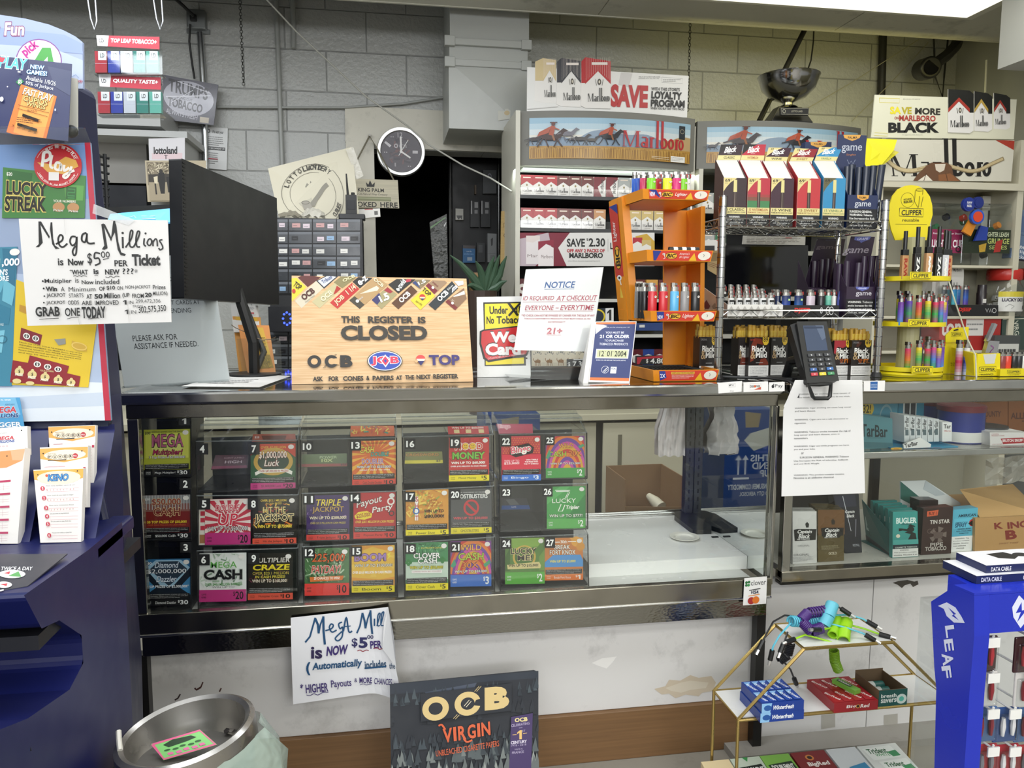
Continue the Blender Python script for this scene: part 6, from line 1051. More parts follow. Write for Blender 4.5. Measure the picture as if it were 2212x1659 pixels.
# boxes of small cigars on the counter
def bmild(front,Y0,col,acc,lab,ft='',price='89',tilt=0):
 q=cp('H',*front);a,c=W(*q[0],Y0),W(*q[1],Y0);x0,x1,zf_=a.x,c.x,(a.z+c.z)/2;x1=max(x1,x0+.03);dp=.045;z0=ZT+.0004
 t=thing('cigar_box',lab,'cigar box',((x0+x1)/2,Y0+dp/2,z0),'small cigar boxes on the counter');f=[V((x0+tilt,Y0,zf_)),V((x1+tilt,Y0,zf_)),V((x1,Y0,z0)),V((x0,Y0,z0))]
 b=B();pack(b,f,dp,col,col,acc+'|t 14 22 72 16 f0eee8*3 Black|t 34 38 56 15 f0eee8*3 Mild|t 8 34 26 22 b89a70*1 &|s ccc 1 36,66 72,66'+ft+'|r 0 73 100 27 e4e2de|'+lines(8,77,84,20,5,'777',['SURGEON GENERAL','WARNING: Cigars are not','a safe alternative to','cigarettes.'])+'|p e8c23a 66,-8 96,-8 96,14 88,20 74,20 66,12|t 70 0 22 12 2a2010*2 %s'%price,(0,0,100,100),.35)
 b.build('box',t);rg=random.Random(lab);n=5
 for r_ in range(2):
  for i in range(n):
   xx=x0+tilt+(x1-x0)*(i+.5)/n;yy=Y0+.012+r_*.02;hh=rg.uniform(.024,.034)
   b=B();b.cyl((xx,yy,zf_-.004),(xx+rg.uniform(-.003,.003),yy,zf_+hh),.0058,M('c9a040',.25),10);b.cyl((xx,yy,zf_+.004),(xx,yy-.0004,zf_+.018),.0061,M('d8b84a',.3),10);b.build('cigar_tip',t)
bmild(((52,1105),(215,1090)),.17,'1b1412','t 6 4 34 5 999 ORIGINAL','tilted black small-cigar box left of the wire shelf post',tilt=.0)
bmild(((408,1100),(504,1100)),.19,'1c1210','p 6a2a1a 20,70 30,50 60,46 80,58 95,56 95,72 20,72','half-hidden small-cigar box at the left of the three under the wire tiers')
bmild(((506,1100),(690,1100)),.17,'1d1311','p 7a3220 8,64 10,20 26,2 60,4 70,20 40,16 26,34 24,60|p 7a3220 50,72 60,56 84,54 98,66 98,72|t 6 4 22 5 c84a3a ROYALE','brown swirled small-cigar box, middle of the three under the wire tiers')
bmild(((710,1100),(860,1102)),.185,'17120f','t 6 4 18 5 999 WINE','plain black small-cigar box beside the card terminal')
FT='|t 36 54 20 6 d86a2a FILTER|t 38 61 14 5 d86a2a TIP|t 62 54 30 12 d87a2a*3 FT.'
bmild(((1288,1130),(1446,1130)),.17,'1f1210','p a82a34 0,0 70,0 80,14 50,22 20,18 8,40 0,36','red-topped FT small-cigar box right of the card terminal',FT,'69')
bmild(((1450,1128),(1632,1128)),.155,'1b1411','p 4a2a20 30,2 50,6 34,20 20,18|t 6 4 30 5 999 ORIGINAL','dark brown FT small-cigar box at the right wire shelf post',FT,'69')
# card terminal on its holder
ct=thing('card_terminal','black card payment terminal with keypad hanging over the counter edge','card terminal',(W(1775,830,-.03).x,.02,ZT));PK=M('1a1b1c',.4)
def Hc(pts,Y):return corners(cp('H',*pts),Y)
Yc0,Yc1=.02,-.045
c4=Hc(((940,955),(1215,955),(1330,1500),(1035,1520)),(Yc0,Yc1));b=B();n=slab(b,c4,.028,PK);b.build('terminal_body',ct,.006,seg=3)
fr=frame(c4,(0,0,100,200));q=[fr(18,14,1),fr(86,14,1),fr(84,98,1),fr(17,98,1)];q=[p-n*.0001 for p in q]
b=B();slab(b,q,-.0006,M('4a5468',.12));draw(b,frame([p+n*.0006 for p in q],(0,0,100,100)),'p 5f6a7e 60,0 100,0 100,50 80,60|r 4 4 90 8 3a4254',.15);b.build('screen',ct)
for r_,row in enumerate((('3a3c40',)*3,('3a3c40',)*3,('3a3c40',)*3,('3a5f9a','3a3c40','3a6aa8'),('c2404a','d8c23a','3f8a5a'))):
 for k_,col in enumerate(row):
  x,y=16+k_*26,108+r_*15.5;q=[fr(x,y,0),fr(x+20,y,0),fr(x+20,y+9.5,0),fr(x,y+9.5,0)];b=B();q=[p+n*.003 for p in q];slab(b,q,.003,M(col,.35));fk=frame(q,(0,0,10,10));draw(b,fk,'t 4 2.5 2.4 5 d8d8d8*1 %s'%('123456789F0.XC<'[r_*3+k_]),.4);b.build('key',ct,.0007)
c4=Hc(((880,985),(960,960),(1062,1545),(985,1350)),(.03,-.02));b=B();slab(b,c4,.03,M('141516',.45));b.build('side_cradle',ct,.004)
pa,pb=[Hp(x,y,-.05)for x,y in((1050,1540),(1085,1640))],[Hp(x,y,-.05)for x,y in((1255,1530),(1245,1640))]
b=B();b.tube([pa[0],pa[1],pa[1].lerp(pb[1],.12)-V((0,0,.006)),pa[1].lerp(pb[1],.88)-V((0,0,.006)),pb[1],pb[0],pb[0].lerp(pa[0],.5)],.0052,PK,8,True);b.build('hand_loop',ct,smooth=True)
b=B();b.tube([Hp(960,1300,.03),V((Hp(900,1400,.05).x,.06,ZT+.05)),V((Hp(860,1470,.08).x,.09,ZT+.006))],.012,PK,8);b.cyl(V((Hp(860,1470,.08).x,.09,ZT)),V((Hp(860,1470,.08).x,.09,ZT+.006)),.045,PK,20);b.build('stand',ct)
B().tube([V((xl+.01,.13,ZT+.004)),Hp(420,1470,.1)*1,V((Hp(700,1480,.06).x,.06,ZT+.005)),V((Hp(860,1520,.0).x,.0,ZT+.004)),Hp(930,1540,-.02),Hp(960,1600,-.022),Hp(950,1655,-.022)],.004,BLACK,6).build('terminal_cord',smooth=True,label='black cord running along the counter edge to the card terminal',cat='cord')
# dark screen of the register behind the wire shelf
q=Hc(((265,255),(1045,255),(1045,690),(265,690)),.62);sr=thing('register_screen','black register screen seen through the wire shelf','monitor',(q[2].lerp(q[3],.5)).to_tuple()[:2]+(ZT-.2,))
b=B();n=slab(b,q,.03,M('121315',.25));b.build('housing',sr,.004);q2=[p+n*.0006 for p in q];fr=frame(q2,(0,0,100,60));b=B();slab(b,[fr(2,2),fr(98,2),fr(98,56),fr(2,56)],.0004,M('0c0d10',.1));b.build('glass',sr)
mm_=q[3].lerp(q[2],.5);b=B();b.box(mm_+V((-.03,.012,.0)),V((mm_.x+.03,mm_.y+.03,mm_.z-.06)),BLACK);b.box(V((mm_.x-.03,.46,mm_.z-.06)),V((mm_.x+.03,mm_.y+.03,mm_.z-.085)),BLACK);b.box(V((mm_.x-.03,.46,mm_.z-.085)),V((mm_.x+.03,.49,ZT)),BLACK);b.build('stand',sr,label='black arm reaching the counter rear')
c4=Hc(((450,160),(1022,162),(1018,252),(440,245)),.61);b=B();slab(b,c4,.003,M('bdbab2',.6));draw(b,frame(c4,(445,161,1020,250)),lines(480,172,500,70,5,'8a8680')+'|r 830 182 60 8 a85a5a',.6);b.build('price_list',label='grey printed list taped above the black register screen',cat='paper')
# paper list of warnings taped to the counter front
Rp=lambda x,y,Y:W(*cp('R',(x,y))[0],Y)
b=B();yf=-.016;g=lambda x,y,l=0:Rp(x,y,yf-.012*math.exp(-((y-80)/200)**2)-l*.0002)
g.rect=(20,60,640,900);WP=M('e4e3e2',.5)
rows=[]
for y in range(70,900,30):
 f_=(y-70)/820;xa=45-18*f_;xb=606+20*f_
 if y<260:xa=45+(260-y)*.42
 rows.append([g(xa+(xb-xa)*i/8,y+(8-i)*3*f_)for i in range(9)])
b.loft(rows,WP,False,False);b.loft([[p+V((0,.0008,0))for p in r_]for r_ in rows],WP,False,False)
b.add([g(128,80),g(42,262),g(185,180)],[(0,1,2)],M('f0efee',.5))
T_='WARNING: Cigar smoking can cause cancers of|the mouth and throat, even if you do not inhale.|WARNING: Cigar smoking can cause lung cancer|and heart disease.|WARNING: Cigars are not a safe alternative to|cigarettes.|WARNING: Tobacco smoke increases the risk of|lung cancer and heart disease, even in|nonsmokers.|WARNING: Cigar use while pregnant can harm|you and your baby.|or|SURGEON GENERAL WARNING: Tobacco|Use Increases the Risk of Infertility, Stillbirth|and Low Birth Weight.|WARNING: This product contains nicotine.|Nicotine is an addictive chemical.'.split('|')
Ps=[(150,162,370),(150,185,370),(122,262,405),(122,285,150),(120,345,385),(120,374,85),(118,432,405),(118,455,325),(118,480,100),(116,535,395),(116,560,155),(168,588,20),(158,614,352),(116,640,388),(116,664,185),(115,742,365),(115,762,290)]
draw(b,g,'|'.join('t %d %d %d 13 3a3a3c@-1.5 %s'%(x,y,w_,t_)for(x,y,w_),t_ in zip(Ps,T_)),.5)
b.build('warning_notice',label='white sheet of cigar warnings taped to the counter front',cat='notice')
# ================================================================ cigarette cabinets along the back
YC=1.65
def Lp(x,y,Y=YC):return W(*cp('L',(x,y))[0],Y)
def horse(x,y,s,hc,rc=None):
 o=['e %g %g %g %g %s'%(x,y,28*s,12*s,hc),'p %s %g,%g %g,%g %g,%g %g,%g %g,%g'%(hc,x+14*s,y-8*s,x+38*s,y-32*s,x+54*s,y-22*s,x+42*s,y-18*s,x+28*s,y+6*s)]
 for a,d in((-22,-40),(-16,-6),(18,36),(22,10)):o.append('s %s %g %g,%g %g,%g %g,%g'%(hc,4*s,x+a*s,y+4*s,x+(a+d)/2*s,y+22*s,x+d*s,y+36*s))
 o.append('s %s %g %g,%g %g,%g'%(hc,5*s,x-26*s,y-4*s,x-52*s,y+6*s))
 if rc:o+=['p %s %g,%g %g,%g %g,%g %g,%g'%(rc,x-6*s,y-8*s,x+2*s,y-42*s,x+14*s,y-38*s,x+8*s,y-4*s),'p %s %g,%g %g,%g %g,%g %g,%g'%(rc,x+2*s,y-40*s,x-34*s,y-18*s,x-40*s,y-2*s,x-6*s,y-14*s),'e %g %g %g %g 5a2a20'%(x+8*s,y-48*s,6*s,7*s),'s 4a2418 %g %g,%g %g,%g'%(3*s,x-2*s,y-53*s,x+20*s,y-53*s),'s %s %g %g,%g %g,%g'%('8a5a3a',6*s,x+6*s,y-6*s,x+12*s,y+14*s),'s %s %g %g,%g %g,%g'%(rc,4*s,x+10*s,y-34*s,x+26*s,y-26*s)]
 return '|'.join(o)
def header(c,x0,x1,yt,yb,pic,Y0,parent,art,bulge=.07):
 """curved lit header: housing and printed front"""
 a,d,e_=W(*cp(c,(x0,yt[0]))[0],Y0),W(*cp(c,(x1,yt[1]))[0],Y0),W(*cp(c,(x0,yb[0]))[0],Y0);X0,X1,ZA,ZB=a.x,d.x,(a.z+d.z)/2,(e_.z+W(*cp(c,(x1,yb[1]))[0],Y0).z)/2
 N=30;bu=lambda u:Y0-bulge*(1-(2*u-1)**2);G_=M('6e6d66',.45)
 b=B();b.loft([[V((X0+(X1-X0)*i/N,bu(i/N),ZA)),V((X0+(X1-X0)*i/N,bu(i/N),ZB)),V((X0+(X1-X0)*i/N,Y0+.15,ZB)),V((X0+(X1-X0)*i/N,Y0+.15,ZA))]for i in range(N+1)],G_);b.build('header_housing',parent,smooth=True)
 m0,m1,mt,mb_=.05,.965,.13,.12
 def f(x,y,l=0):
  u=m0+(m1-m0)*(x-pic[0])/(pic[2]-pic[0]);v=mt+(1-mt-mb_)*(y-pic[1])/(pic[3]-pic[1]);return V((X0+(X1-X0)*u,bu(u)-.001-l*.0003,ZA+(ZB-ZA)*v))
 f.rect=pic;b=B();w_=pic[2]-pic[0];h=pic[3]-pic[1];o=[];Nc=40
 mh=lambda t:.42+.1*sin(t*9)+.06*sin(t*23+1)-.1*math.exp(-((t-.34)/.06)**2)-.14*math.exp(-((t-.9)/.1)**2)
 for i in range(Nc):
  xa,xb=pic[0]+w_*i/Nc,pic[0]+w_*(i+1)/Nc;t,t2=i/Nc,(i+1)/Nc
  for k in range(4):o.append('r %g %g %g %g %s'%(xa,pic[1]+h*.14*k,w_/Nc,h*.141,('8fb0c4','a9c0cc','c3cdd0','d5d2c8')[k]))
  o.append('p %s %g,%g %g,%g %g,%g %g,%g'%('7d90a4' if t<.8 else 'b09468',xa,pic[1]+h*mh(t),xb,pic[1]+h*mh(t2),xb,pic[1]+h*.74,xa,pic[1]+h*.74))
  o.append('p a9803c %g,%g %g,%g %g,%g %g,%g'%(xa,pic[1]+h*.69,xb,pic[1]+h*.69,xb,pic[3],xa,pic[3]))
  for k in range(6):xx=xa+w_/Nc*(k+.3)/6;o.append('s %s 3 %g,%g %g,%g'%(('c9a050','8a6428','6e4a20')[(i+k)%3],xx,pic[3]-h*.02,xx+2,pic[1]+h*(.72+.06*((i*7+k*3)%5)/5)))
 draw(b,f,'|'.join(o)+'|'+art,.22);b.build('header_print',parent)
 return X0,X1,ZA,ZB
cab=thing('cigarette_cabinet','tall cigarette cabinet with a cowboy picture header behind the closed register','cigarette cabinet',(Lp(650,900).x,YC+.1,0))
art='|'.join(horse(x,y,s,c,r)for x,y,s,c,r in((185,735,1.4,'2f2a2c',None),(520,735,1.5,'2a2628',None),(600,742,1.2,'3a3430',None),(450,740,.9,'26242a',None),(420,690,1.7,'6a6870',None),(300,718,2.4,'3a2420','a04a30'),(735,708,2.1,'24242a','a84a30')))+'|'+marl(835,545,505,245,'a8262c',1.15)+'|r 1298 570 52 120 23282e|o 1324 620 18 20 3 a8a08a|r 1228 850 125 52 e4e2dc|'+lines(1234,858,112,36,3,'999')+'|s e8dcc0 3 1066,865 1215,868|s e8dcc0 3 1066,878 1215,884'
hx0,hx1,hza,hzb=header('L',82,1448,(520,555),(935,968),(152,545,1400,905),YC,cab,art)
CC=M('c8c5b8',.45)
xa_,xb_=Lp(45,700).x,Lp(80,700).x;xr2=Lp(1430,700).x
B().box((xa_,YC-.02,zb+.0005),(xb_,YC+.4,hza),CC).build('left_upright',cab);B().box((xr2,YC+.01,zb+.0005),(xr2+.018,YC+.4,hza-.03),CC).build('right_upright',cab)
B().box((xb_,YC+.36,zb+.0005),(xr2,YC+.4,hza-.02),M('1a1a1b',.6)).build('back_panel',cab)
zz=lambda y:W(1250,y,YC).z
rows=(424,494,645,722,797)
for y in rows:
 z=zz(y);s_=B();s_.box((xb_,YC,z-.012),(xr2,YC+.36,z),M('232425',.4));s_.build('shelf',cab)
 b=B();b.box((xb_,YC-.012,z-.016),(xr2,YC-.001,z-.001),M('2a2c2e',.35)if y<600 else M('c9c8c0',.4));b.build('price_rail',cab)
 B().box((xb_,YC-.010,z),(xr2,YC-.008,z+.032),DCL).build('clear_guard',cab)
B().box((xb_+.02,YC+.02,hzb-.012),(xr2-.02,YC+.1,hzb-.004),M('e8f4ea',.4,0,'glow',.7)).build('tube_light',cab,label='glowing tube under the header')
lamp('cabinet_light',((xb_+xr2)/2,YC+.02,hzb-.016),(1.0,.05),3.2,(.9,1,.93))
# packs: one mesh per design, then copies
PK_={}
def packdes(key):
 if key in PK_:return PK_[key]
 top,ch,brand={'red':('a8262c',1,'M'),'brown':('6a2a26',1,'M'),'gold':('c9b070',1,'M'),'tan':('c08a5a',1,'M'),'silver':('a8aaa8',1,'M'),'black':('222224',1,'M'),'side':('7a1f2a',2,'M'),'camel':('d8c08a',0,'C'),'blue':('23408a',3,'P'),'maroon':('5a1a22',3,'P'),'green':('2f6a4a',1,'M'),'orange':('d8a04a',3,'P')}[key]
 b=B();c4=[V((-.0275,0,.088)),V((.0275,0,.088)),V((.0275,0,0)),V((-.0275,0,0))];wt='e2dfda'
 if ch==1:cm='p %s 0,0 55,0 55,46 27.5,28 0,46|r 0 0 55 5 %s|r 10 9 35 5 e8d8c8|e 27.5 44 4 5 8a7a4a|'%(top,top)+marl(6,54,43,20,'2a2626',1.3)+'|r 14 79 27 2 b0a8a0'
 elif ch==2:cm='r 0 0 55 88 %s|p e2dfda 55,10 55,88 38,88 18,44|'%top+'t 8 34 60 16 2a2626*2@-90 Marlboro'
 elif ch==0:cm='r 0 0 55 88 d9cfb8|'+arc(27.5,34,24,150,30,'CAMEL',9,'2a3a4a')+'|p 8a6238 14,52 20,44 26,46 29,38 33,46 38,44 42,50 40,60 16,58|s 8a6238 3 15,54 10,46 8,40 12,38|s 8a6238 2.4 18,58 17,72|s 8a6238 2.4 24,58 24,72|s 8a6238 2.4 34,58 33,72|s 8a6238 2.4 39,58 40,72|r 8 76 39 2 b0a080'
 else:cm='r 0 0 55 88 %s|p e8e4de 6,30 27.5,22 49,30 49,60 27.5,68 6,60|t 9 40 37 9 %s*2 PACK'%(top,top)
 if ch==3:cm=cm.rsplit('|',1)[0]+'|e 27.5 45 8 8 %s'%top
 pack(b,c4,.022,wt,wt if ch!=3 else top,cm,(0,0,55,88),.25)
 o=b.build('cigarette_pack',org=(0,0,0));PK_[key]=o.data;bpy.data.objects.remove(o);return PK_[key]
NMC=dict(red='red-chevron',brown='dark brown-topped',gold='gold-topped',tan='tan-topped',silver='silver-topped',black='black-topped',side='dark red sideways-chevron',camel='camel-picture',blue='blue',maroon='maroon',green='green-topped',orange='orange')
def putpack(key,loc,label,group):
 o=bpy.data.objects.new('cigarette_pack',packdes(key));COL.objects.link(o);o.location=loc;return tag(o,label,'cigarette pack',group)
def packrow(y,xs,keys,where,group,Y=YC+.004,lift=0):
 z=W(1250,y,YC).z+.0005
 for i,(x,k)in enumerate(zip(xs,keys)):
  p=W(x,y,Y);putpack(k,(p.x,Y,z),'%s cigarette pack on %s, %s from left'%(NMC[k],where,ORD[i]),group)
packrow(424,[1138+i*26.2 for i in range(13)],'red red red brown brown brown side side silver silver silver green red'.split(),'the top shelf under the header','cigarette packs on the top cabinet shelf')
packrow(494,[1138+i*26.2 for i in range(7)]+[1372,1398,1425,1455],'red red red brown brown brown tan gold gold gold silver'.split(),'the second cabinet shelf','cigarette packs on the second cabinet shelf')
packrow(645,[1128,1380,1408,1434,1462],'maroon brown orange maroon silver'.split(),'the cabinet shelf with the white edge','cigarette packs on the white-edged shelf')
packrow(797,[1161,1186.5,1211,1235,1259],['camel']*5,'the lowest visible shelf beside the We Card sign','camel-picture packs on the low shelf')
packrow(797,[1376,1400,1424,1448],'maroon blue maroon blue'.split(),'the low shelf behind the orange rack','packs behind the orange rack')
def plac(c,pts,Y,bg,cmds,label,name='shelf_sign',**k):return ccard(name,c,pts,Y,bg,cmds,rect=bb(pts),label=label,cat='sign',**k)
plac('L',((80,1452),(1132,1452),(1132,1712),(80,1712)),YC-.014,'dddbd8','p 7a2034 80,1452 465,1452 375,1570 440,1712 80,1712|p b8a8b0 80,1500 300,1452 330,1600 200,1712 80,1712|r 130 1475 105 220 ddd6d6|p d8ccc8 130,1475 235,1475 235,1500 182,1530 130,1520|p 8a2038 222,1520 340,1508 340,1560 282,1540 222,1590|p e4dcdc 222,1590 282,1540 340,1570 340,1712 222,1712|t 140 1620 80 24 8a7a7a Mar|t 245 1625 90 26 7a6a6a Marlboro|t 442 1498 140 64 222*3 SAVE|t 594 1496 14 20 222*1 $|t 612 1495 128 66 222*3 2.30|t 442 1578 295 28 b02a38*4 OFF ANY 2 PACKS OF|t 460 1608 262 42 222*4 MARLBORO|t 450 1668 250 10 777 price reflects discounts at participating stores|s 999 2 762,1500 762,1600|t 780 1530 24 50 222*2 L|p c9a23a 980,1480 1070,1460 1132,1520 1132,1680 1000,1680|r 958 1490 76 90 b02a38|p e4e0da 958,1540 996,1520 1034,1540 1034,1600 958,1600|r 1030 1510 74 90 c9b070|p e4e0da 1030,1560 1066,1540 1104,1560 1104,1620 1030,1620','white SAVE $2.30 shelf sign below the second pack row')
plac('N',((1240,1195),(1530,1185),(1530,1285),(1240,1288)),YC-.016,'2a2b2c','t 1252 1222 30 66 e4e4e0*2 $|t 1310 1215 160 72 e4e4e0*2 7.32|r 1320 1186 190 14 d0d0cc','dark $7.32 price tag under the camel-picture packs','price_tag',t=.001)
plac('N',((805,1292),(1500,1282),(1490,1430),(805,1420)),YC-.02,'3d5672','p 5a7f8c 1100,1284 1500,1282 1500,1360 1200,1400|p c8bd6a 1340,1290 1395,1290 1390,1360 1420,1390 1300,1400 1300,1380 1345,1350|o 1480 1340 90 70 14 c8bd6a|s b8c4cc 18 830,1300 850,1370 870,1300|s b8c4cc 18 990,1305 950,1320 985,1350 950,1370','blue shelf strip with pale shapes below the camel-picture packs','blue_strip',t=.001)  # painted reflection: a blue poster mirrored in the counter glass, built as a card
plac('I',((250,1378),(492,1372),(492,1440),(250,1440)),YC-.016,'1f2022','p b02a3a 262,1385 490,1372 490,1390 300,1400 280,1440 262,1440|t 330 1398 16 36 e4e4e0*2 $|t 362 1395 110 40 e4e4e0*2 4.80','dark $4.80 price tag with a red curve behind the orange rack','price_tag',t=.001)
plac('I',((255,1135),(490,1128),(490,1190),(255,1190)),YC-.016,'27407a','r 280 1142 40 22 d8d8d4','blue shelf strip behind the lower tiers of the orange rack','blue_strip',t=.001)
plac('N',((1590,590),(1800,580),(1800,745),(1590,745)),YC-.018,'1f2a36','o 1600 680 100 95 18 e0c82a|r 1702 582 98 165 e4e4e2|t 1722 600 56 130 1a1a1a*4 1','yellow ring and white figure 1 price card right of the notice','price_tag',t=.001)
# loyalty board with pack cut-outs on the header
YS=YC+.03
lb=thing('promotion_sign','white SAVE loyalty program board with three pack cut-outs above the cowboy header','sign',(Lp(760,520,YS).x,YS,hza))
g=lambda x,y,l=0:Lp(x,y,YS)-V((0,l*.0004,0))
g.rect=(0,0,1600,560)
b=B();b.prism([g(140,162),g(137,520),g(1385,555),g(1398,230),g(790,195)],(0,.006,0),M('dfdedb',.4))
draw(b,g,'p c9c6c4 870,205 960,212 930,320 850,300|t 1008 234 168 10 444*1 when you join any tobacco loyalty program|t 1008 248 160 8 444 participating stores only, while it lasts|s aaa 2 1188,240 1350,252 1350,290 1188,282 1188,240|'+lines(1198,255,140,24,2,'999')+'|t 788 300 292 178 b02a2c*5@2 SAVE|t 1106 322 222 26 333*2@2 WITH THIS STORE\'S|t 1106 354 238 60 161616*5@3 LOYALTY|t 1102 418 264 58 161616*5@2 PROGRAM|t 1100 478 262 18 333*2@2 WHEN YOU BUY ANY TWO PACKS|s c8c6c4 6 140,490 380,470',.4);b.build('board',lb)
def cutout(par,g,pts,side,col,tx,dy,spc=None,lt='2a2a2a',st=True):
 (xa,yt),(xb,yt2),yb=pts;w_=xb-xa;h=yb-yt;b=B();q=[(xa,yt),(xa,yb-6),(xb,yb),(xb,yt2)]
 sq=[(xa,yt),(xa-side,yt+h*.08),(xa-side-4,yb-h*.06),(xa,yb-6)]if side>0 else[(xb,yt2),(xb,yb),(xb-side,yb-h*.06),(xb-side,yt2+h*.08)]
 ply=(sq+q[2:])if side>0 else(q[:2]+[(xb,yb),(xb-side,yb-h*.06),(xb-side,yt2+h*.08),(xb,yt2)])
 top=[(xa,yt),(xa-side*.3,yt-h*.05),(xb-side*.7,yt2-h*.04),(xb,yt2)]
 b.prism([g(x,y,dy)for x,y in ply],(0,.003,0),M('e2dfdb',.35))
 cm='p %s %s|'%(col,' '.join('%g,%g'%t for t in sq[:2]+[(sq[1][0],sq[1][1]+h*.42),(sq[0][0]if side>0 else xb,yt+h*.5)]))if side>0 else 'p %s %g,%g %g,%g %g,%g %g,%g|'%(col,xb,yt2,xb-side,yt2+h*.08,xb-side,yt2+h*.5,xb,yt2+h*.5)
 cm+='p %s %g,%g %g,%g %g,%g %g,%g %g,%g|'%(col,xa,yt,xb,yt2,xb,yt+h*.52,xa+w_*.5,yt+h*.27,xa,yt+h*.52)
 if spc:cm+='p %s %g,%g %g,%g %g,%g %g,%g %g,%g %g,%g|'%(spc,xa,yt+h*.44,xa+w_*.5,yt+h*.19,xb,yt+h*.44,xb,yt+h*.53,xa+w_*.5,yt+h*.28,xa,yt+h*.53)
 if st:cm+='|'.join('s e8dcd4 1.2 %g,%g %g,%g'%(xa+w_*(i+.5)/14,yt+4,xa+w_*(i+.5)/14,yt+h*(.46-.2*(1-abs(2*(i+.5)/14-1))))for i in range(14))+'|'
 if not spc:cm+='r %g %g %g %g e8ddd6|'%(xa+w_*.25,yt+h*.1,w_*.62,h*.05)
 cm+='e %g %g %g %g 4a443a|e %g %g %g %g d8d0c0|s 4a443a 3 %g,%g %g,%g|s 4a443a 3 %g,%g %g,%g|'%(xa+w_*.55,yt+h*.48,w_*.07,h*.06,xa+w_*.55,yt+h*.48,w_*.03,h*.03,xa+w_*.4,yt+h*.43,xa+w_*.44,yt+h*.55,xa+w_*.7,yt+h*.43,xa+w_*.66,yt+h*.55)
 cm+=marl(xa+w_*.1,yt+h*.6,w_*.85,h*.26,lt,1.2)
 dg=lambda x,y,l=0:g(x,y,dy+.6+l);dg.rect=(0,0,3000,2000);draw(b,dg,cm,.35);b.build('pack_cutout',par)
cutout(lb,g,((262,92),(365,108),445),60,'cdb98c',0,1,None);cutout(lb,g,((405,92),(558,116),475),34,'3a3a40',0,6,None);cutout(lb,g,((590,88),(788,118),488),30,'b0282c',0,11,None)
# second cabinet
Tp=lambda x,y,Y=YC:W(*cp('T',(x,y))[0],Y)
cb2=thing('cigarette_cabinet','second cowboy-header cigarette cabinet behind the cigar cartons','cigarette cabinet',(Tp(600,900).x,YC+.1,0))
art='|'.join(horse(x,y,s,c,r)for x,y,s,c,r in((180,770,.9,'4a484c',None),(350,735,2.1,'3a3438','a04a34'),(680,735,1.8,'2a2a30','a84a30')))+'|'+marl(735,625,420,210,'a83038',1.15)+'|r 1052 645 35 80 23282e'
kx0,kx1,kza,kzb=header('T',82,1148,(612,655),(925,955),(155,620,1120,900),YC,cb2,art)
B().box((kx0+.01,YC-.01,zb+.0005),(kx0+.03,YC+.4,kzb),CC).build('left_upright',cb2);B().box((kx0+.03,YC+.36,zb+.0005),(kx1,YC+.4,kza-.02),M('1a1a1b',.6)).build('back_panel',cb2);B().box((kx1-.02,YC,zb+.0005),(kx1,YC+.36,kzb),CC).build('right_upright',cb2)
for y in(452,540,640,722,797):z=W(1530,y,YC).z;B().box((kx0+.03,YC,z-.012),(kx1-.02,YC+.36,z),M('4a4a48',.4)).build('shelf',cb2);B().box((kx0+.03,YC-.01,z-.02),(kx1-.02,YC-.001,z),M('a8a69c',.4)).build('price_rail',cb2)
for y,xs,ks,wh in((452,[1528,1553],['silver','green'],'the second cabinet\'s upper shelf'),(540,[1530,1556],['silver','green'],'the second cabinet\'s middle shelf')):packrow(y,xs,ks,wh,'packs in the second cabinet')
plac('I',((712,520),(880,510),(880,610),(712,600)),YC-.016,'d8d6d2','p c03a3a 850,512 880,512 880,530|r 752 555 90 50 1d1d1f','white sign with black band behind the wire shelf post',t=.001)
plac('H',((122,310),(222,300),(222,540),(122,480)),.345,'b39c6a','p 8a7448 130,330 210,320 215,400 150,420|'+lines(130,430,80,60,3,'8a5a3a'),'tan brochure edge hanging behind the wire shelf post','brochure',t=.002)
# trophy bowl
tc=Tp(676,318,1.78);r0=(Tp(855,340,1.78)-Tp(498,340,1.78)).length/2;zr_=tc.z;zb2=Tp(690,480,1.78).z;zf2=Tp(690,525,1.78).z;z00=kza+.0005
tr=thing('trophy_bowl','silver trophy bowl on a black plinth atop the second cabinet','trophy',(tc.x,1.78,z00));H_=zr_-zb2
b=B();b.lathe([(r0*1.03,zr_-.0),(r0,zr_-.006),(r0*.96,zr_-H_*.2),(r0*.88,zr_-H_*.5),(r0*.6,zr_-H_*.85),(r0*.3,zb2),(r0*.16,zb2-.01),(r0*.16,zb2-.02),(r0*.3,zf2+.006),(r0*.34,zf2)],(tc.x,1.78,0),M('a9a9ab',.14,1),40);b.lathe([(r0*.97,zr_-.004),(r0*.85,zr_-H_*.5),(r0*.1,zb2+.004)],(tc.x,1.78,0),M('a9a9ab',.2,1),40);b.build('bowl',tr,smooth=True)
b=B();b.loft([[V((tc.x+sx*r0*k,1.78+sy*.07*k,z))for sx,sy in((-1,-1),(1,-1),(1,1),(-1,1))]for z,k in((z00,.75),(z00+(zf2-z00)*.35,.75),(zf2,.42))],M('141414',.3));b.build('plinth',tr,.003)
q=[Tp(622,522,1.70),Tp(808,522,1.70),Tp(805,570,1.70),Tp(624,568,1.70)];b=B();slab(b,q,.012,M('141414',.3));draw(b,frame(q,(622,522,807,570)),'s b8b4a0 2 626,526 803,526 803,566 628,566 626,526|o 645 545 10 14 3 b8b4a0|t 692 540 74 12 b8b4a0*1 LOTTO LAND',.3);b.build('name_plate',tr)
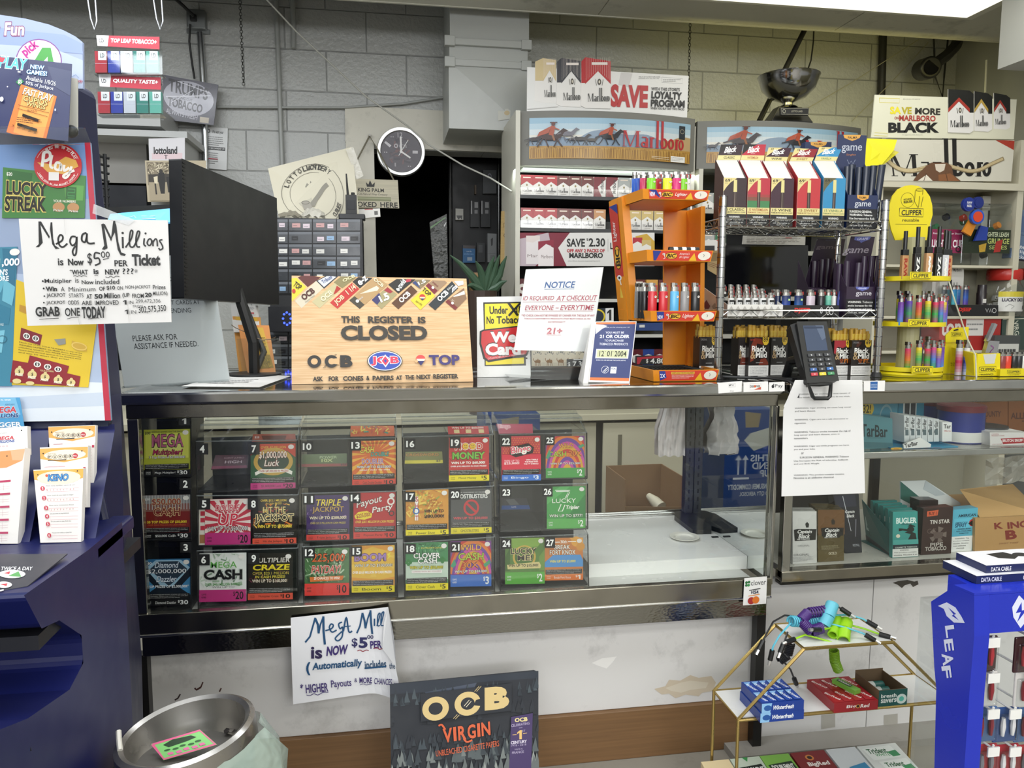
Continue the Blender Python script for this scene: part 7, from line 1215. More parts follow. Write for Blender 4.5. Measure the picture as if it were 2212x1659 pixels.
# ---------------------------------------------------------------- right-hand shelf unit
YU=1.3
Tq=lambda x,y,Y=YU:W(*cp('T',(x,y))[0],Y)
su=thing('shelf_unit','cream shelf unit with a longhorn sign in the right corner','shelf unit',(Tq(1700,1000).x,YU+.15,0));CS=M('cbc6b2',.45)
ux0,ux1=Tq(1275,900).x,Tq(2172,900).x;zz2=lambda y:W(2050,y,YU).z;zt3=Tq(1700,715).z
B().box((ux0,YU,0),(ux0+.02,YU+.22,zt3),CS).build('left_upright',su);B().box((ux1-.0,YU-.01,0),(ux1+.03,YU+.22,zt3),CS).build('right_upright',su);B().box((ux0+.02,YU+.2,0),(ux1,YU+.22,zt3),M('9a9786',.6)).build('back_panel',su)
b=B();b.box((ux0-.01,YU-.02,zz2(409)),(ux1+.03,YU-.0005,zz2(394)),CS);b.box((ux0+.02,YU,zz2(400)),(ux1,YU+.2,zz2(395)),CS);b.build('top_beam',su)
for y in(573,683,757,830):b=B();b.box((ux0+.02,YU-.015,zz2(y)-.012),(ux1,YU+.2,zz2(y)),CS);b.build('shelf',su,.002)
q=[Tq(1230,728,YU-.022),Tq(2150,735,YU-.022),Tq(2128,1002,YU-.022),Tq(1270,998,YU-.022)]
cm='p a83a2a 2010,728 2150,735 2150,800|'+marl(1335,722,660,248,'1d1b19',1.2)+'|c 8a7a5a 30 1300,850 1350,900 1400,928 1470,935 1560,915 1620,895|c c9b890 20 1300,848 1350,898 1400,926 1470,932 1560,912|c a8946a 8 1500,925 1580,908 1620,892|c 8a7a5a 26 1690,895 1760,915 1850,935 1920,925 1990,890 2075,850|c c2b088 16 1700,895 1770,915 1850,932 1920,922 1990,888 2070,852|p 6a4a34 1560,905 1600,880 1700,880 1730,905 1740,960 1790,1000 1470,1000 1500,960|p d8ccbc 1620,890 1690,888 1680,930 1650,945 1625,930|p 8a5a38 1640,1000 1640,960 1720,950 1780,1000|p e4dccc 1500,1000 1560,960 1600,1000|s 4a3020 4 1540,1000 1560,950|s 4a3020 4 1700,1000 1690,950'
b=B();slab(b,q,.004,M('d3cfc0',.3));draw(b,frame(q,(1250,731,2139,1000)),cm,.3);b.build('longhorn_sign',su,label='cream header print with a longhorn head')
YK=YU-.005
bs_=thing('promotion_sign','cream SAVE MORE black-pack board with three black cut-outs in the right corner','sign',(Tq(1690,720,YK).x,YK,zt3))
g2=lambda x,y,l=0:Tq(x,y,YK)-V((0,l*.0004,0))
g2.rect=(0,0,3000,2000);b=B();b.prism([g2(1238,437),g2(1214,716),g2(2145,728),g2(2165,468)],(0,.005,0),M('dad8c2',.4))
draw(b,g2,'s d8cc3a 3 1268,458 1400,462 1398,492 1268,488 1268,458|t 1422 462 112 8 777 offer at this store, while supplies last|'+OT(1338,518,70,44,'e8d830','d8c82a','SA',2,4)+'|t 1412 518 66 46 b8a82a*4 VE|t 1500 524 165 44 33312a*4@2 MORE|t 1366 580 26 18 a03a30*2 ON|t 1396 572 238 38 a83a34*3@1 MARLBORO|t 1325 618 332 68 1a1917*5 BLACK|t 1415 697 135 6 555 See register for details about prices|s d8cc3a 2 1236,684 1320,690 1320,708 1234,702',.4);b.build('board',bs_)
for(pts,sp,dy)in((((2015,425),(2095,440),665),'a83a30',1),(((1885,415),(1975,430),680),'b89a4a',6),(((1712,402),(1852,412),690),'a83a30',11)):cutout(bs_,g2,pts,-26,'22221f',0,dy,sp,'222',False)
p4=[(1188,722),(1384,730),(1362,800),(1330,848),(1282,896),(1160,905)];b=B();b.prism([Tq(x,y,YU-.05-.004*((i*7)%3))for i,(x,y)in enumerate(p4)][::-1],(0,.002,0),M('efe62a',.35));b.prism([Tq(x,y,YU-.05)for x,y in((1362,800),(1396,812),(1300,890),(1282,896))][::-1],(0,.001,0),M('f0e62e',.3,0,'film',.6));b.build('yellow_sheet',label='crumpled bright yellow plastic sheet hanging at the longhorn sign',cat='plastic sheet')
Pp=lambda x,y,Y:W(*cp('P',(x,y))[0],Y)
# tubs, jars and cartons on the unit's shelves
def tub(x0,x1,yt,yb,Y,label,lab,charm):
 a,c=Pp(x0,yt,Y),Pp(x1,yb,Y);z0=zz2(573)+.0005;t=thing('clip_tub',label,'tub',((a.x+c.x)/2,Y+.06,z0));dz=a.z-z0
 b=B();b.loft([[V((a.x+i,Y+i,z)),V((c.x-i,Y+i,z)),V((c.x-i,Y+.13-i,z)),V((a.x+i,Y+.13-i,z))]for z,i in((z0,.006),(z0+.01,0),(z0+dz*.8,0),(z0+dz*.84,.006),(z0+dz*.88,0),(z0+dz*.92,.006),(z0+dz,.002))],ACRYL);b.build('clear_body',t,.004)
 q=[V((a.x+.004,Y-.0006,z0+dz*.58)),V((c.x-.004,Y-.0006,z0+dz*.58)),V((c.x-.004,Y-.0006,z0+dz*.2)),V((a.x+.004,Y-.0006,z0+dz*.2))];b=B();slab(b,q,.0004,M(lab[0],.3));draw(b,frame(q,(0,0,100,60)),lab[1],.3);b.build('printed_label',t)
 rg=random.Random(x0)
 for i in range(9):
  cx,cy,cz=rg.uniform(a.x+.02,c.x-.02),rg.uniform(Y+.02,Y+.11),z0+dz*rg.uniform(.05,.85);b=B();b.cyl((cx,cy,cz),(cx+.004,cy-.018,cz+.006),.015,M(charm[i%len(charm)],.35),12);b.build('lighter_clip',label='%s retractable lighter clip inside the %s, %s of nine'%(('orange','red','green','blue','dark')[i%5],'pink-labelled tub' if x0<600 else 'black-labelled tub',ORD[i]),cat='lighter clip',group='clips in the %s tub'%('pink' if x0<600 else 'black'))
tub(525,765,200,640,YU+.02,'clear tub of coloured lighter clips with a pink label',('8a2a50','t 8 8 84 6 f0e0e8*1 Retractable Lighter Sheath|t 6 26 90 20 f4f0f4*3 LIGHTER CLIP|e 40 52 6 6 8ab03a|o 84 50 8 8 3 222'),['d87a2a','c83a3a','3a8a5a','2a4a9a','2a2a30'])
tub(772,1108,200,640,YU+.0,'clear tub of lighter leashes with a black label',('26301f','t 46 6 50 12 c8d0b0*2 LIGHTER LEASH|t 52 22 46 14 b8c070*2 GRUNGE|t 56 40 38 10 b8c070*1 SERIES|p c9a23a 34,40 50,34 48,56 36,58|p a8302a 70,30 84,24 80,56 66,58'),['d8852a','c8402a','3a7a4a','27409a','1e1e22'])
for i,(x,y,r_,c_,l)in enumerate(((808,212,.030,'23358a','large dark blue round charm hanging on the black-labelled tub'),(878,200,.026,'1f2f7a','second dark blue charm behind the large one'),(872,305,.032,'2f5ac0','round blue charm with a red centre hanging on the black-labelled tub'))):
 p=Pp(x,y,YU-.05);b=B();b.cyl(p,p+V((0,.014,0)),r_,M(c_,.3),26);b.cyl(p-V((0,.002,0)),p,r_*.72,M('d84a2a' if i==2 else c_,.3),22)
 if i==0:draw(b,frame([p+V((-.02,-.0025,.02)),p+V((.02,-.0025,.02)),p+V((.02,-.0025,-.02)),p+V((-.02,-.0025,-.02))],(0,0,40,40)),'t 8 8 24 10 e4e4ea*3 RAW|t 8 22 24 10 e4e4ea*3 REEL',.3)
 b.build('round_charm',label=l,cat='charm')
q=[Pp(x,y,YU-.03)for x,y in((830,300),(870,345),(820,450),(762,415))];b=B();b.prism([q[0],q[3],q[2],q[1]],(0,.012,0),M('d98a2c',.35));b.build('clip_sleeve',label='orange clip sleeve hanging in front of the black-labelled tub',cat='lighter clip')
q=[Pp(x,y,YU-.025)for x,y in((895,370),(950,385),(940,480),(850,485))];b=B();b.prism([q[0],q[3],q[2],q[1]],(0,.012,0),M('27409a',.35));b.build('clip_sleeve',label='blue clip sleeve hanging in front of the black-labelled tub',cat='lighter clip')
q=[Pp(x,y,YU+.0)for x,y in((1175,255),(1330,245),(1320,640),(1115,610))];b=B();b.prism([q[0],q[3],q[2],q[1]],(0,.05,0),M('5f7390',.7));draw(b,frame(q,(1145,250,1325,625)),'s 3a4c66 4 1150,440 1320,450|r 1160 300 160 120 50658a|t 1150 520 120 36 e4e6ea*1/.2 Lighter|t 1165 558 80 30 e4e6ea Clip|t 1150 592 110 30 e4e6ea Pocket',.6);b.build('denim_display',label='denim-printed lighter clip pocket display at the right picture edge',cat='display')
def jar(xc,w_,yt,yb,Y,label,lb):
 p=Pp(xc,yb,Y);r_=(Pp(xc+w_/2,yb,Y)-Pp(xc-w_/2,yb,Y)).length/2;z0=zz2(683)+.0005;zt_=Pp(xc,yt,Y).z;H=zt_-z0;t=thing('dice_jar',label,'jar',(p.x,Y,z0))
 b=B();b.lathe([(r_*.9,z0),(r_,z0+.01),(r_,z0+H*.6),(r_*.8,z0+H*.74),(r_*.78,z0+H*.8)],(p.x,Y,0),ACRYL,28);b.build('clear_jar',t,smooth=True)
 b=B();b.lathe([(r_*.86,z0+H*.76),(r_*.92,z0+H*.79),(r_*.92,z0+H*.96),(r_*.86,z0+H)],(p.x,Y,0),M('c03028',.3),28,caps=True);b.build('red_lid',t,smooth=True)
 fz=lambda x,y,l=0:V((p.x+(r_+.0006+l*.0003)*sin((x-50)/100*1.9),Y-(r_+.0006+l*.0003)*cos((x-50)/100*1.9),z0+H*(.52-.42*y/60)))
 fz.rect=(0,0,100,60);b=B();b.loft([[fz(x,0),fz(x,60)]for x in range(0,101,5)],M('d8d8d4',.4),False,False);o='|'.join('r %d 0 10 16 d0c03a'%x for x in range(0,100,10));draw(b,fz,o+'|t 10 20 40 10 2a1f3a*4 LUCKY|t 53 20 20 10 2a1f3a*4 DICE|t 76 20 18 10 2a1f3a*4 SOLD|t 76 33 16 6 555 72 Count|r 80 42 14 12 444|s 666 1 20,46 30,38 44,44 36,52',.4);b.build('jar_label',t)
 rg=random.Random(xc);n=0
 b=B()
 for i in range(26):
  a_=rg.uniform(0,6.28);rr=r_*.75*math.sqrt(rg.random());c_=V((p.x+rr*cos(a_),Y+rr*sin(a_),z0+.012+H*.5*rg.random()));s_=.008;b.box(c_-V((s_,s_,s_)),c_+V((s_,s_,s_)),M('e4e2dc',.35));b.cyl(c_-V((0,s_+.0005,0)),c_-V((0,s_,0)),.0025,BLACK,8)
 b.build('loose_dice',t).__setitem__('kind','stuff')
jar(1052,225,698,1005,YU+.06,'clear jar of dice with a red lid and yellow label',1);jar(1300,235,690,1000,YU+.09,'second red-lidded dice jar cut by the right picture edge',2)
def ucart(px,Y,ysh,dp,col,cm,label,name='cigarette_carton',sides=None,cat='carton',z=None):
 q=cp('P',*px);f=corners(q,Y);z0=(zz2(ysh)if z is None else z)+.0005;sh_=(f[2].z+f[3].z)/2
 f[2].z=f[3].z=z0
 b=B();pack(b,f,dp,col,sides or col,cm,bb(px),.4);return b.build(name,label=label,cat=cat)
mk=lambda x,y:'p 222222 %d,%d %d,%d %d,%d %d,%d %d,%d|'%(x,y,x+30,y,x+30,y+26,x+15,y+14,x,y+26)
ucart(((535,745),(768,745),(768,812),(535,812)),YU+.05,683,.1,'dedcd6',mk(650,752)+'t 690 756 60 22 333*1 Marlboro|r 560 752 30 60 b8b4ae','lower white cigarette carton stacked behind the clipper carousel')
zc_=(corners(cp('P',(535,745),(768,745),(768,812),(535,812)),YU+.05)[0]).z
ucart(((628,678),(768,678),(768,742),(628,742)),YU+.05,0,.1,'e2e0da',mk(650,686)+'t 690 690 60 22 333*1 Marlboro','upper white cigarette carton stacked behind the clipper carousel',z=zc_)
ucart(((910,150),(1062,152),(1062,210),(910,210)),YU+.145,573,.05,'d8d6cc',mk(955,162)+'t 1002 166 56 20 333*1 Marlboro','white cigarette carton behind the two clip tubs')
t=ucart(((590,962),(1025,965),(1025,1035),(590,1030)),YU-.01,683,.1,'1c1c1d','t 730 980 92 30 d03028*4 DJEEP|s ddd 3 930,985 940,1010 950,985|s ddd 3 958,1010 968,985 972,1010|o 994 998 16 16 3 ddd','black lettered lighter tray on the corner shelf unit','lighter_tray',cat='lighter tray')
zt_=Pp(800,962,YU-.01).z
for i,(x,c1,c2,l)in enumerate(((612,'26323a',None,'dark'),(640,'2a5a66',None,'dark teal'),(685,'3aa8b8','2a7ab0','turquoise'),(722,'2a3a8a','3a7ab0','blue'),(772,'5a3a9a','2a5ab0 2a3a70','violet and blue'))):
 p=Pp(x,960,YU+.02);lighter((p.x,YU+.015+.008*(i%2),zt_-.0),Pp(x,815,YU+.02).z-zt_,c1,'%s lighter in the black tray on the corner shelf unit'%l,'lighters on the corner shelf unit',w=.0125,col2=c2)
p=Pp(897,950,YU+.03);b=B();z0=zt_;b.lathe([(.022,z0),(.022,z0+.05),(.02,z0+.056),(.019,z0+.09)],(p.x,p.y,0),M('241c20',.25),18,caps=True);b.box((p.x-.012,p.y-.0225,z0+.008),(p.x+.006,p.y-.0215,z0+.026),M('d8d6d0',.5));b.build('small_bottle',smooth=True,label='small dark bottle standing behind the black lighter tray',cat='bottle')
ucart(((590,1068),(1048,1067),(1045,1120),(590,1125)),YU,757,.12,'a8302c','t 600 1070 150 28 e0d8d4*3 ton|r 785 1068 132 30 d8d4d0|'+lines(792,1074,118,18,2,'888'),'red carton with a white strip on the corner shelf below the tray')
ucart(((1055,1055),(1230,1050),(1230,1190),(1055,1190)),YU-.0,757,.12,'3a4a44','s b8b8a8 4 1060,1060 1220,1058|t 1120 1095 90 34 d0d0c0*1@80 VIRGIN','green-grey paper carton at the right edge of the corner shelf',z=zz2(757)-.0)
ucart(((1000,1192),(1190,1192),(1190,1240),(1000,1240)),YU-.08,830,.06,'4a4c4c','r 1008 1200 175 26 c8c8c2|'+lines(1014,1203,160,20,2,'444'),'grey strip box with a warning panel under the green-grey carton')
p=Pp(918,1200,YU+.02);b=B();b.ball((p.x,p.y,zz2(830)+.045),.045,M('d86a1e',.4),16,(2.0,1,1));b.build('orange_pouch',smooth=True,label='orange football-shaped pouch behind the yellow clipper box',cat='pouch')
# ---------------------------------------------------------------- yellow clipper carousel on the right counter
YQ=.135;YEC=M('e2cf1c',.35)
p=Pp(370,1500,YQ);cq=V((p.x,YQ+.02,0));rr=(Pp(583,1470,YQ)-Pp(140,1470,YQ)).length/2
ca=thing('lighter_carousel','yellow round three-tier lighter carousel with a disc header','lighter carousel',(cq.x,cq.y,ZT))
B().lathe([(rr*.97,ZT),(rr,ZT+.006),(rr*.95,ZT+.012)],cq,YEC,40,caps=True).build('turntable',ca,smooth=True)
tz=[Pp(370,y,YQ-rr).z for y in(1475,1130,778)]
for i,z in enumerate(tz):
 k=(1,1.0,1.04)[i];b=B();b.lathe([(rr*k,z),(rr*k,z+.012),(rr*k-.003,z+.012),(rr*k-.003,z+.003)],cq,YEC,40);b.lathe([(.001,z+.003),(rr*k-.003,z+.003)],cq,YEC,40);b.lathe([(.001,z),(rr*k,z)],cq,YEC,40);tt=b.build('tier',ca,smooth=True)
 cx=((380,355,368)[i],(1420,1070,715)[i]);q=[Pp(x,y,YQ+.015-rr*k)for x,y in((cx[0],cx[1]),(cx[0]+160,cx[1]+3),(cx[0]+158,cx[1]+58),(cx[0]-2,cx[1]+56))]
 b=B();slab(b,q,.0015,YEC);draw(b,frame(q,(0,0,160,57)),'s 1a1a1a 3 8,8 152,8 152,50 8,50 8,8|t 22 15 116 28 1a1a1a*2/.1 CLIPPER',.35);b.build('name_plate',tt)
B().cyl((cq.x,cq.y,ZT+.012),(cq.x,cq.y,tz[2]+.12),.028,M('b8b48a',.4),18).build('core',ca)
YD2=cq.y+.03;pts=[(205,300),(212,220),(235,150),(275,100),(330,74),(375,68),(430,76),(480,105),(515,155),(532,220),(535,290),(515,360),(490,480),(255,480),(225,400)]
b=B();g3=lambda x,y,l=0:Pp(x,y,YD2)-V((0,l*.0003,0))
g3.rect=(0,0,1300,1300);b.prism([g3(x,y)for x,y in pts][::-1],(0,.004,0),YEC);draw(b,g3,'s 1a1a1a 4 288,240 465,246 462,306 285,300 288,240|t 302 254 152 40 1a1a1a*2/.1 CLIPPER|t 308 318 124 24 4a4410*1 reusable|o 347 180 50 56 2.5 6a6010|t 318 168 60 12 4a4410*2@-8 RETHINK|t 318 184 66 18 3a340c*3@-8 REUSE|s 4a4410 3 405,108 398,190 425,238|s 4a4410 3 462,110 458,140|e 436 104 28 12 c8b818|o 436 104 28 12 3 4a4410|s 4a4410 3 436,150 428,235|s 4a4410 3 462,156 446,232|s 4a4410 2 255,360 490,362',.35);b.build('disc_header',ca)
MULT=(('3aa04a','c8702a c03a5a','green to red'),('5a78c0','7a5ab0 d8c030','blue to yellow'),('c87a3a','4aa05a d8c030','orange to yellow'),('4a90c0','6a58b8 6a3a90','sky to violet'),('c03a7a','3a9a4a c83a5a','pink to green'),('a83a8a','3a8a5a 5a3a9a','violet to green'),('3a9a4a','4a7ac0 c04a7a','green, blue and pink'))
for ti,(yb,yt,n,nm)in enumerate(((1440,1240,6,'bottom'),(1095,890,8,'middle'))):
 z0=tz[ti]+.0032;hh=Pp(370,yt,YQ-rr*.6).z-z0
 for i in range(n):
  xs=([240,315,385,440,500,552]if ti==0 else[185,232,295,365,432,492,536,572])[i];dx_=(xs-370)/222*.86;dy_=-math.sqrt(max(.02,1-dx_*dx_))*rr*.82;c1,c2,l=MULT[(i*2+ti*3)%7]
  lighter((cq.x+dx_*rr,cq.y+dy_,z0),hh+.004*(i%2),c1,'%s round lighter, carousel %s tier front, %s from left'%(l,nm,ORD[i]),'lighters in the yellow carousel',w=.0078,d=.0078,col2=c2,name='round_lighter')
 for i in range(5 if ti else 3):
  an=pi*(.3+.12*i)+.2*ti;xx=(-.5+i*.26)*rr if ti else(.0+i*.28)*rr
  c1,c2,l=MULT[(i*3+2)%7];lighter((cq.x+xx,cq.y-.018,z0),hh+.012,c1,'%s round lighter in the carousel\'s %s tier rear row, %s from left'%(l,nm,ORD[i]),'lighters in the yellow carousel',w=.0078,d=.0078,col2=c2,name='round_lighter')
z0=tz[2]+.0032
for i,(x,yt,cz,l,d_)in enumerate(((237,410,'b98a5a','tan RAW',.8),(300,378,'1a1a1b','black ZAG',.75),(372,375,'c09468','plain tan',.8),(446,376,'1c1c1c','black-sleeved ZAG',.82),(512,402,'c8c8cc','white patterned',.7),(562,410,'b9855a','brown RAW',.6),(605,445,'b08050','second brown RAW',.4))):
 dx_=(x-400)/230;xx=cq.x+dx_*rr*1.0;yy=cq.y-rr*.85*math.sqrt(max(.05,1-min(.95,dx_*dx_)));zt_=Pp(x,yt,yy).z
 b=B();t=thing('torch_lighter','%s long-nosed lighter in the carousel\'s top tier'%l,'lighter',(xx,yy,z0),'long lighters in the yellow carousel');H=zt_-z0
 b.box((xx-.0095,yy-.006,z0),(xx+.0095,yy+.006,z0+H*.5),M(cz,.4));fr=frame([V((xx-.0095,yy-.0062,z0+H*.5)),V((xx+.0095,yy-.0062,z0+H*.5)),V((xx+.0095,yy-.0062,z0)),V((xx-.0095,yy-.0062,z0))],(0,0,40,100));draw(b,fr,'t -22 45 84 20 %s*4@90 %s'%('a03020' if 'RAW' in l else 'e8e8e4','RAW' if 'RAW' in l else('ZAG' if 'ZAG' in l else '~~~')),.4);b.build('body',t,.0015)
 B().box((xx-.0085,yy-.006,z0+H*.5),(xx+.0085,yy+.006,z0+H*.62),BLACK).build('collar',t,.001);B().cyl((xx,yy,z0+H*.62),(xx,yy,zt_),.0052,M('161616',.35),10).build('nozzle',t)
# yellow boxes beside the carousel
def ybox(px,Y,dp,cm,label,sides='d8c61a'):
 f=corners(cp('P',*px),Y);f[2].z=f[3].z=ZT+.0005;b=B();pack(b,f,dp,'e2cf1c',sides,cm,bb(px),.35);return b.build('lighter_box',label=label,cat='lighter box'),f
q=[Pp(x,y,Y_)for x,y,Y_ in((600,1260,.2),(840,1325,.085),(845,1512,.085),(585,1460,.2))];q[2].z=q[3].z=ZT+.0005
b=B();pack(b,q,.012,'e2cf1c','e2cf1c','t 660 1402 76 14 7a7010 Code CP11R|t 640 1420 110 14 7a7010 display of 24 lighters|s a89a18 2 640,1470 720,1472',(600,1290,845,1490),.35);b.build('lighter_box',label='yellow side of the open lighter box next to the carousel',cat='lighter box')
ybox(((868,1330),(1040,1325),(1035,1512),(860,1515)),.082,.012,'p c8c8c2 905,1330 1010,1328 995,1410 925,1412|s 1a1a1a 3 880,1438 1010,1435 1008,1478 878,1482 880,1438|t 890 1446 110 26 1a1a1a*2/.1 CLIPPER|t 884 1492 80 16 4a4410*1 reusable|o 975 1500 14 8 3 4a4410','yellow lettered front of the open lighter box at the shield')
q=[Pp(x,y,.16)for x,y in((632,1190),(690,1135),(805,1128),(800,1240),(632,1245))];b=B();b.prism([q[0],q[4],q[3],q[2],q[1]],(0,.003,0),YEC);draw(b,frame([Pp(632,1130,.1595),Pp(805,1130,.1595),Pp(805,1245,.1595),Pp(632,1245,.1595)],(632,1130,805,1245)),'s 4a4410 2 672,1170 755,1168 755,1196 672,1198 672,1170|t 680 1174 68 18 4a4410*1 CLIPPER|p 1a1a1a 690,1150 725,1140 728,1152 692,1160',.35);b.box((q[4].x,.163,ZT),(q[3].x,.166,q[4].z),YEC);b.build('box_back_card',label='yellow back card with a hang slot behind the open lighter box',cat='card')
for i,(x,l,c1)in enumerate(((735,'red-labelled','c8b8c0'),(790,'blue-labelled','b8c0d8'))):p=Pp(x,1300,.12);lighter((p.x,.12,ZT+.0005),Pp(x,1225,.12).z-ZT,c1,'%s silver-topped lighter inside the yellow box'%l,'lighters in the yellow box',w=.009,d=.009,col2='c03a5a d8d8da' if i==0 else '3a4aa0 d8d8da',name='round_lighter')
p=Pp(965,1405,.1);t=thing('lighter_case','chrome patterned lighter case standing tilted in the yellow box','lighter case',(p.x,.1,ZT));a,c=Pp(905,1400,.1),Pp(995,1110,.1);b=B();b.prism([Pp(905,1400,.1),Pp(1000,1405,.1),Pp(1035,1235,.1),Pp(955,1230,.1)],(0,.014,0),M('b4b4b8',.2,.9));draw(b,frame([Pp(955,1232,.0995),Pp(1035,1237,.0995),Pp(1000,1405,.0995),Pp(905,1400,.0995)],(0,0,100,100)),'c 7a4a7a 5 30,20 60,30 40,50 70,60 50,85|c 3a6a8a 4 20,60 40,70 30,90',.3);b.build('body',t,.001);b=B();b.prism([Pp(940,1235,.1),Pp(960,1235,.1),Pp(1020,1110,.1),Pp(1000,1100,.1)],(0,.012,0),M('b4b4b8',.2,.9));b.build('open_lid',t)
ybox(((1040,1445),(1260,1440),(1260,1512),(1036,1514)),.07,.08,'s 1a1a1a 3 1090,1452 1190,1450 1190,1486 1090,1488 1090,1452|t 1098 1458 86 22 1a1a1a*2/.1 CLIPPER|t 1100 1494 80 10 4a4410 reusable','yellow tray of small lighters at the right picture edge')
zt_=Pp(1100,1445,.07).z
for i,(x,c1,l)in enumerate(((1050,'8a3a3a','dark red'),(1090,'d0402a','bright red'),(1140,'1e1e20','black'),(1175,'26262a','second black'),(1210,'d8d8d6','white'))):p=Pp(x,1440,.1);lighter((p.x,.1,zt_-.0),Pp(x,1315,.1).z-zt_,c1,'%s lighter in the yellow tray at the right picture edge'%l,'lighters in the edge tray',w=.0105,d=.007)
b=B();b.tube([Pp(628,700,.3),Pp(700,930,.2),Pp(800,1230,.09),Pp(855,1340,.06),Pp(862,1525,.045)],.0022,M('cfcfb8',.2,0,'film',.7),6);q=[Pp(628,700,.3),Pp(800,1230,.09),Pp(862,1525,.045),V((Pp(862,1525,.045).x+.01,.4,ZT)),V((Pp(700,700,.3).x,.4,Pp(628,700,.3).z))];b.prism(q,(.0015,0,0),DCL);b.build('clear_shield',label='clear plastic shield beside the carousel on the right counter',cat='shield')
# ================================================================ left background
Dp=lambda x,y,Y:W(*cp('D',(x,y))[0],Y)
YO=1.7
def organizer(x0,x1,yt,yb,ncol,nrow,xs,Yo,label,seed,zbot):
 a,c=Dp(x0,yt,Yo),Dp(x1,yb,Yo);t=thing('parts_organizer',label,'drawer cabinet',((a.x+c.x)/2,Yo+.08,zbot));rg=random.Random(seed)
 b=B();b.box((a.x,Yo+.004,zbot),(c.x,Yo+.16,a.z),M('17181a',.4));b.build('frame',t,.002);ph=(yb-yt-22)/nrow
 for r_ in range(nrow):
  for k in range(ncol):
   xa,xb=xs[k]+4,xs[k+1]-5;y=yt+18+r_*ph;q=corners(cp('D',(xa,y),(xb,y),(xb,y+ph-10),(xa,y+ph-10)),Yo)
   b=B();slab(b,q,.006,M('3d4044',.25));o='r %g %g %g %g 6a6e74|'%(xa,y,xb-xa,ph*.2);w_=(xb-xa)
   for j in range(rg.choice((1,2,2,2))):xx=xa+w_*(.12+.45*j+rg.uniform(0,.08));yy=y+ph*rg.uniform(.28,.42);o+='r %g %g %g %g %s|s 555 3 %g,%g %g,%g|'%(xx,yy,w_*rg.uniform(.25,.36),ph*.34,rg.choice(('d8d6d0','d8d6d0','e4e2dc','c89a98','8fb0d0','1c1c1e','d8c8d0')),xx+w_*.04,yy+ph*.2,xx+w_*.22,yy+ph*.2)
   draw(b,frame(q,(xa,y,xb,y+ph-10)),o,.35);d=b.build('drawer',t);m=(q[2]+q[3])/2
 return a.z
zo=organizer(115,938,950,1590,4,6,(118,316,515,713,912),YO,'black parts organizer with small labelled drawers under the pipe sign',3,Dp(300,1592,YO).z)
zl=W(560,715,YO).z
organizer(115,938,1880,2300,4,4,(118,316,515,713,912),YO,'lower parts organizer mostly hidden behind the closed sign',5,W(600,880,YO).z)
b=B();b.box((Dp(115,0,YO).x,YO-.0,zl+.0005),(Dp(938,0,YO).x,YO+.16,Dp(300,1592,YO).z-.0005),M('202123',.5));b.build('riser_shelf',label='dark riser between the two parts organizers',cat='riser')
zz_=W(600,880,YO).z
B().box((Dp(115,0,YO).x,YO,W(1300,893,YB).z+.0005),(Dp(938,0,YO).x,YO+.16,zz_-.0005),M('1d1d1f',.6)).build('riser_box',label='dark base box under the lower parts organizer',cat='riser')
p=W(618,688,YO-.08);b=B();z1=W(610,712,YO-.08).z;b.box((p.x-.07,YO-.1,zl+.0005),(p.x+.06,YO-.002,p.z+.05),M('1b1c20',.4))
for k in range(8):a_=k*pi/4;c_=V((p.x+.006+.016*cos(a_),YO-.1012,p.z+.026*sin(a_)));b.cyl(c_,c_+V((0,.002,0)),.005,M('3a52ff',.3,0,'glow',3),8)
b.build('led_speaker',label='small black speaker with a blue light ring left of the closed sign',cat='speaker')
# clock
cq2=Dp(1246,407,YW-.06);r=(Dp(1446,407,YW-.06)-Dp(1046,407,YW-.06)).length/2;ck=thing('wall_clock','round silver-rimmed wall clock with a dark face above the doorway','clock',cq2)
b=B();b.lathe([(r,.037),(r,.01),(r*.97,0),(r*.86,.002),(r*.82,.012)],cq2+V((0,-.0,0)),M('d2d2d0',.3,.7),48,(0,1,0));b.build('rim',ck,smooth=True)
fr=frame([cq2+V((-r,.012,r)),cq2+V((r,.012,r)),cq2+V((r,.012,-r)),cq2+V((-r,.012,-r))],(1046,207,1446,607));b=B();ring=[fr(1246+166*cos(2*pi*i/40),407-166*sin(2*pi*i/40))for i in range(40)];b.prism(ring,(0,.01,0),M('4a444c',.3));draw(b,fr,confetti(1150,300,1350,520,40,['5a545c','3c363e','544a50','6a4a4a'],26)+'|t 1218 252 40 42 b8b4b8*1 12|'+'|'.join('t %d %d 26 9 b0acb0*3 - -'%q for q in((1160,285),(1105,412),(1300,520)))+'|p c8c4c8 1108,340 1120,326 1166,360 1152,376|r 1340 396 44 24 c0bcc0|o 1204 362 16 18 8 b8b4b8|t 1228 346 66 34 8a868a*3 CB|r 1190 500 12 30 9a969a@20'.replace('@20',''),.3);b.build('face',ck)
b=B();f2=lambda x,y,l=0:fr(x,y,12+l)
f2.rect=fr.rect;draw(b,f2,'s e8e6e4 14 1246,407 1243,286|s e8e6e4 13 1246,407 1322,456|s e8e6e4 5 1225,440 1305,310|e 1246 407 12 12 e8e6e4',.3);b.build('hands',ck)
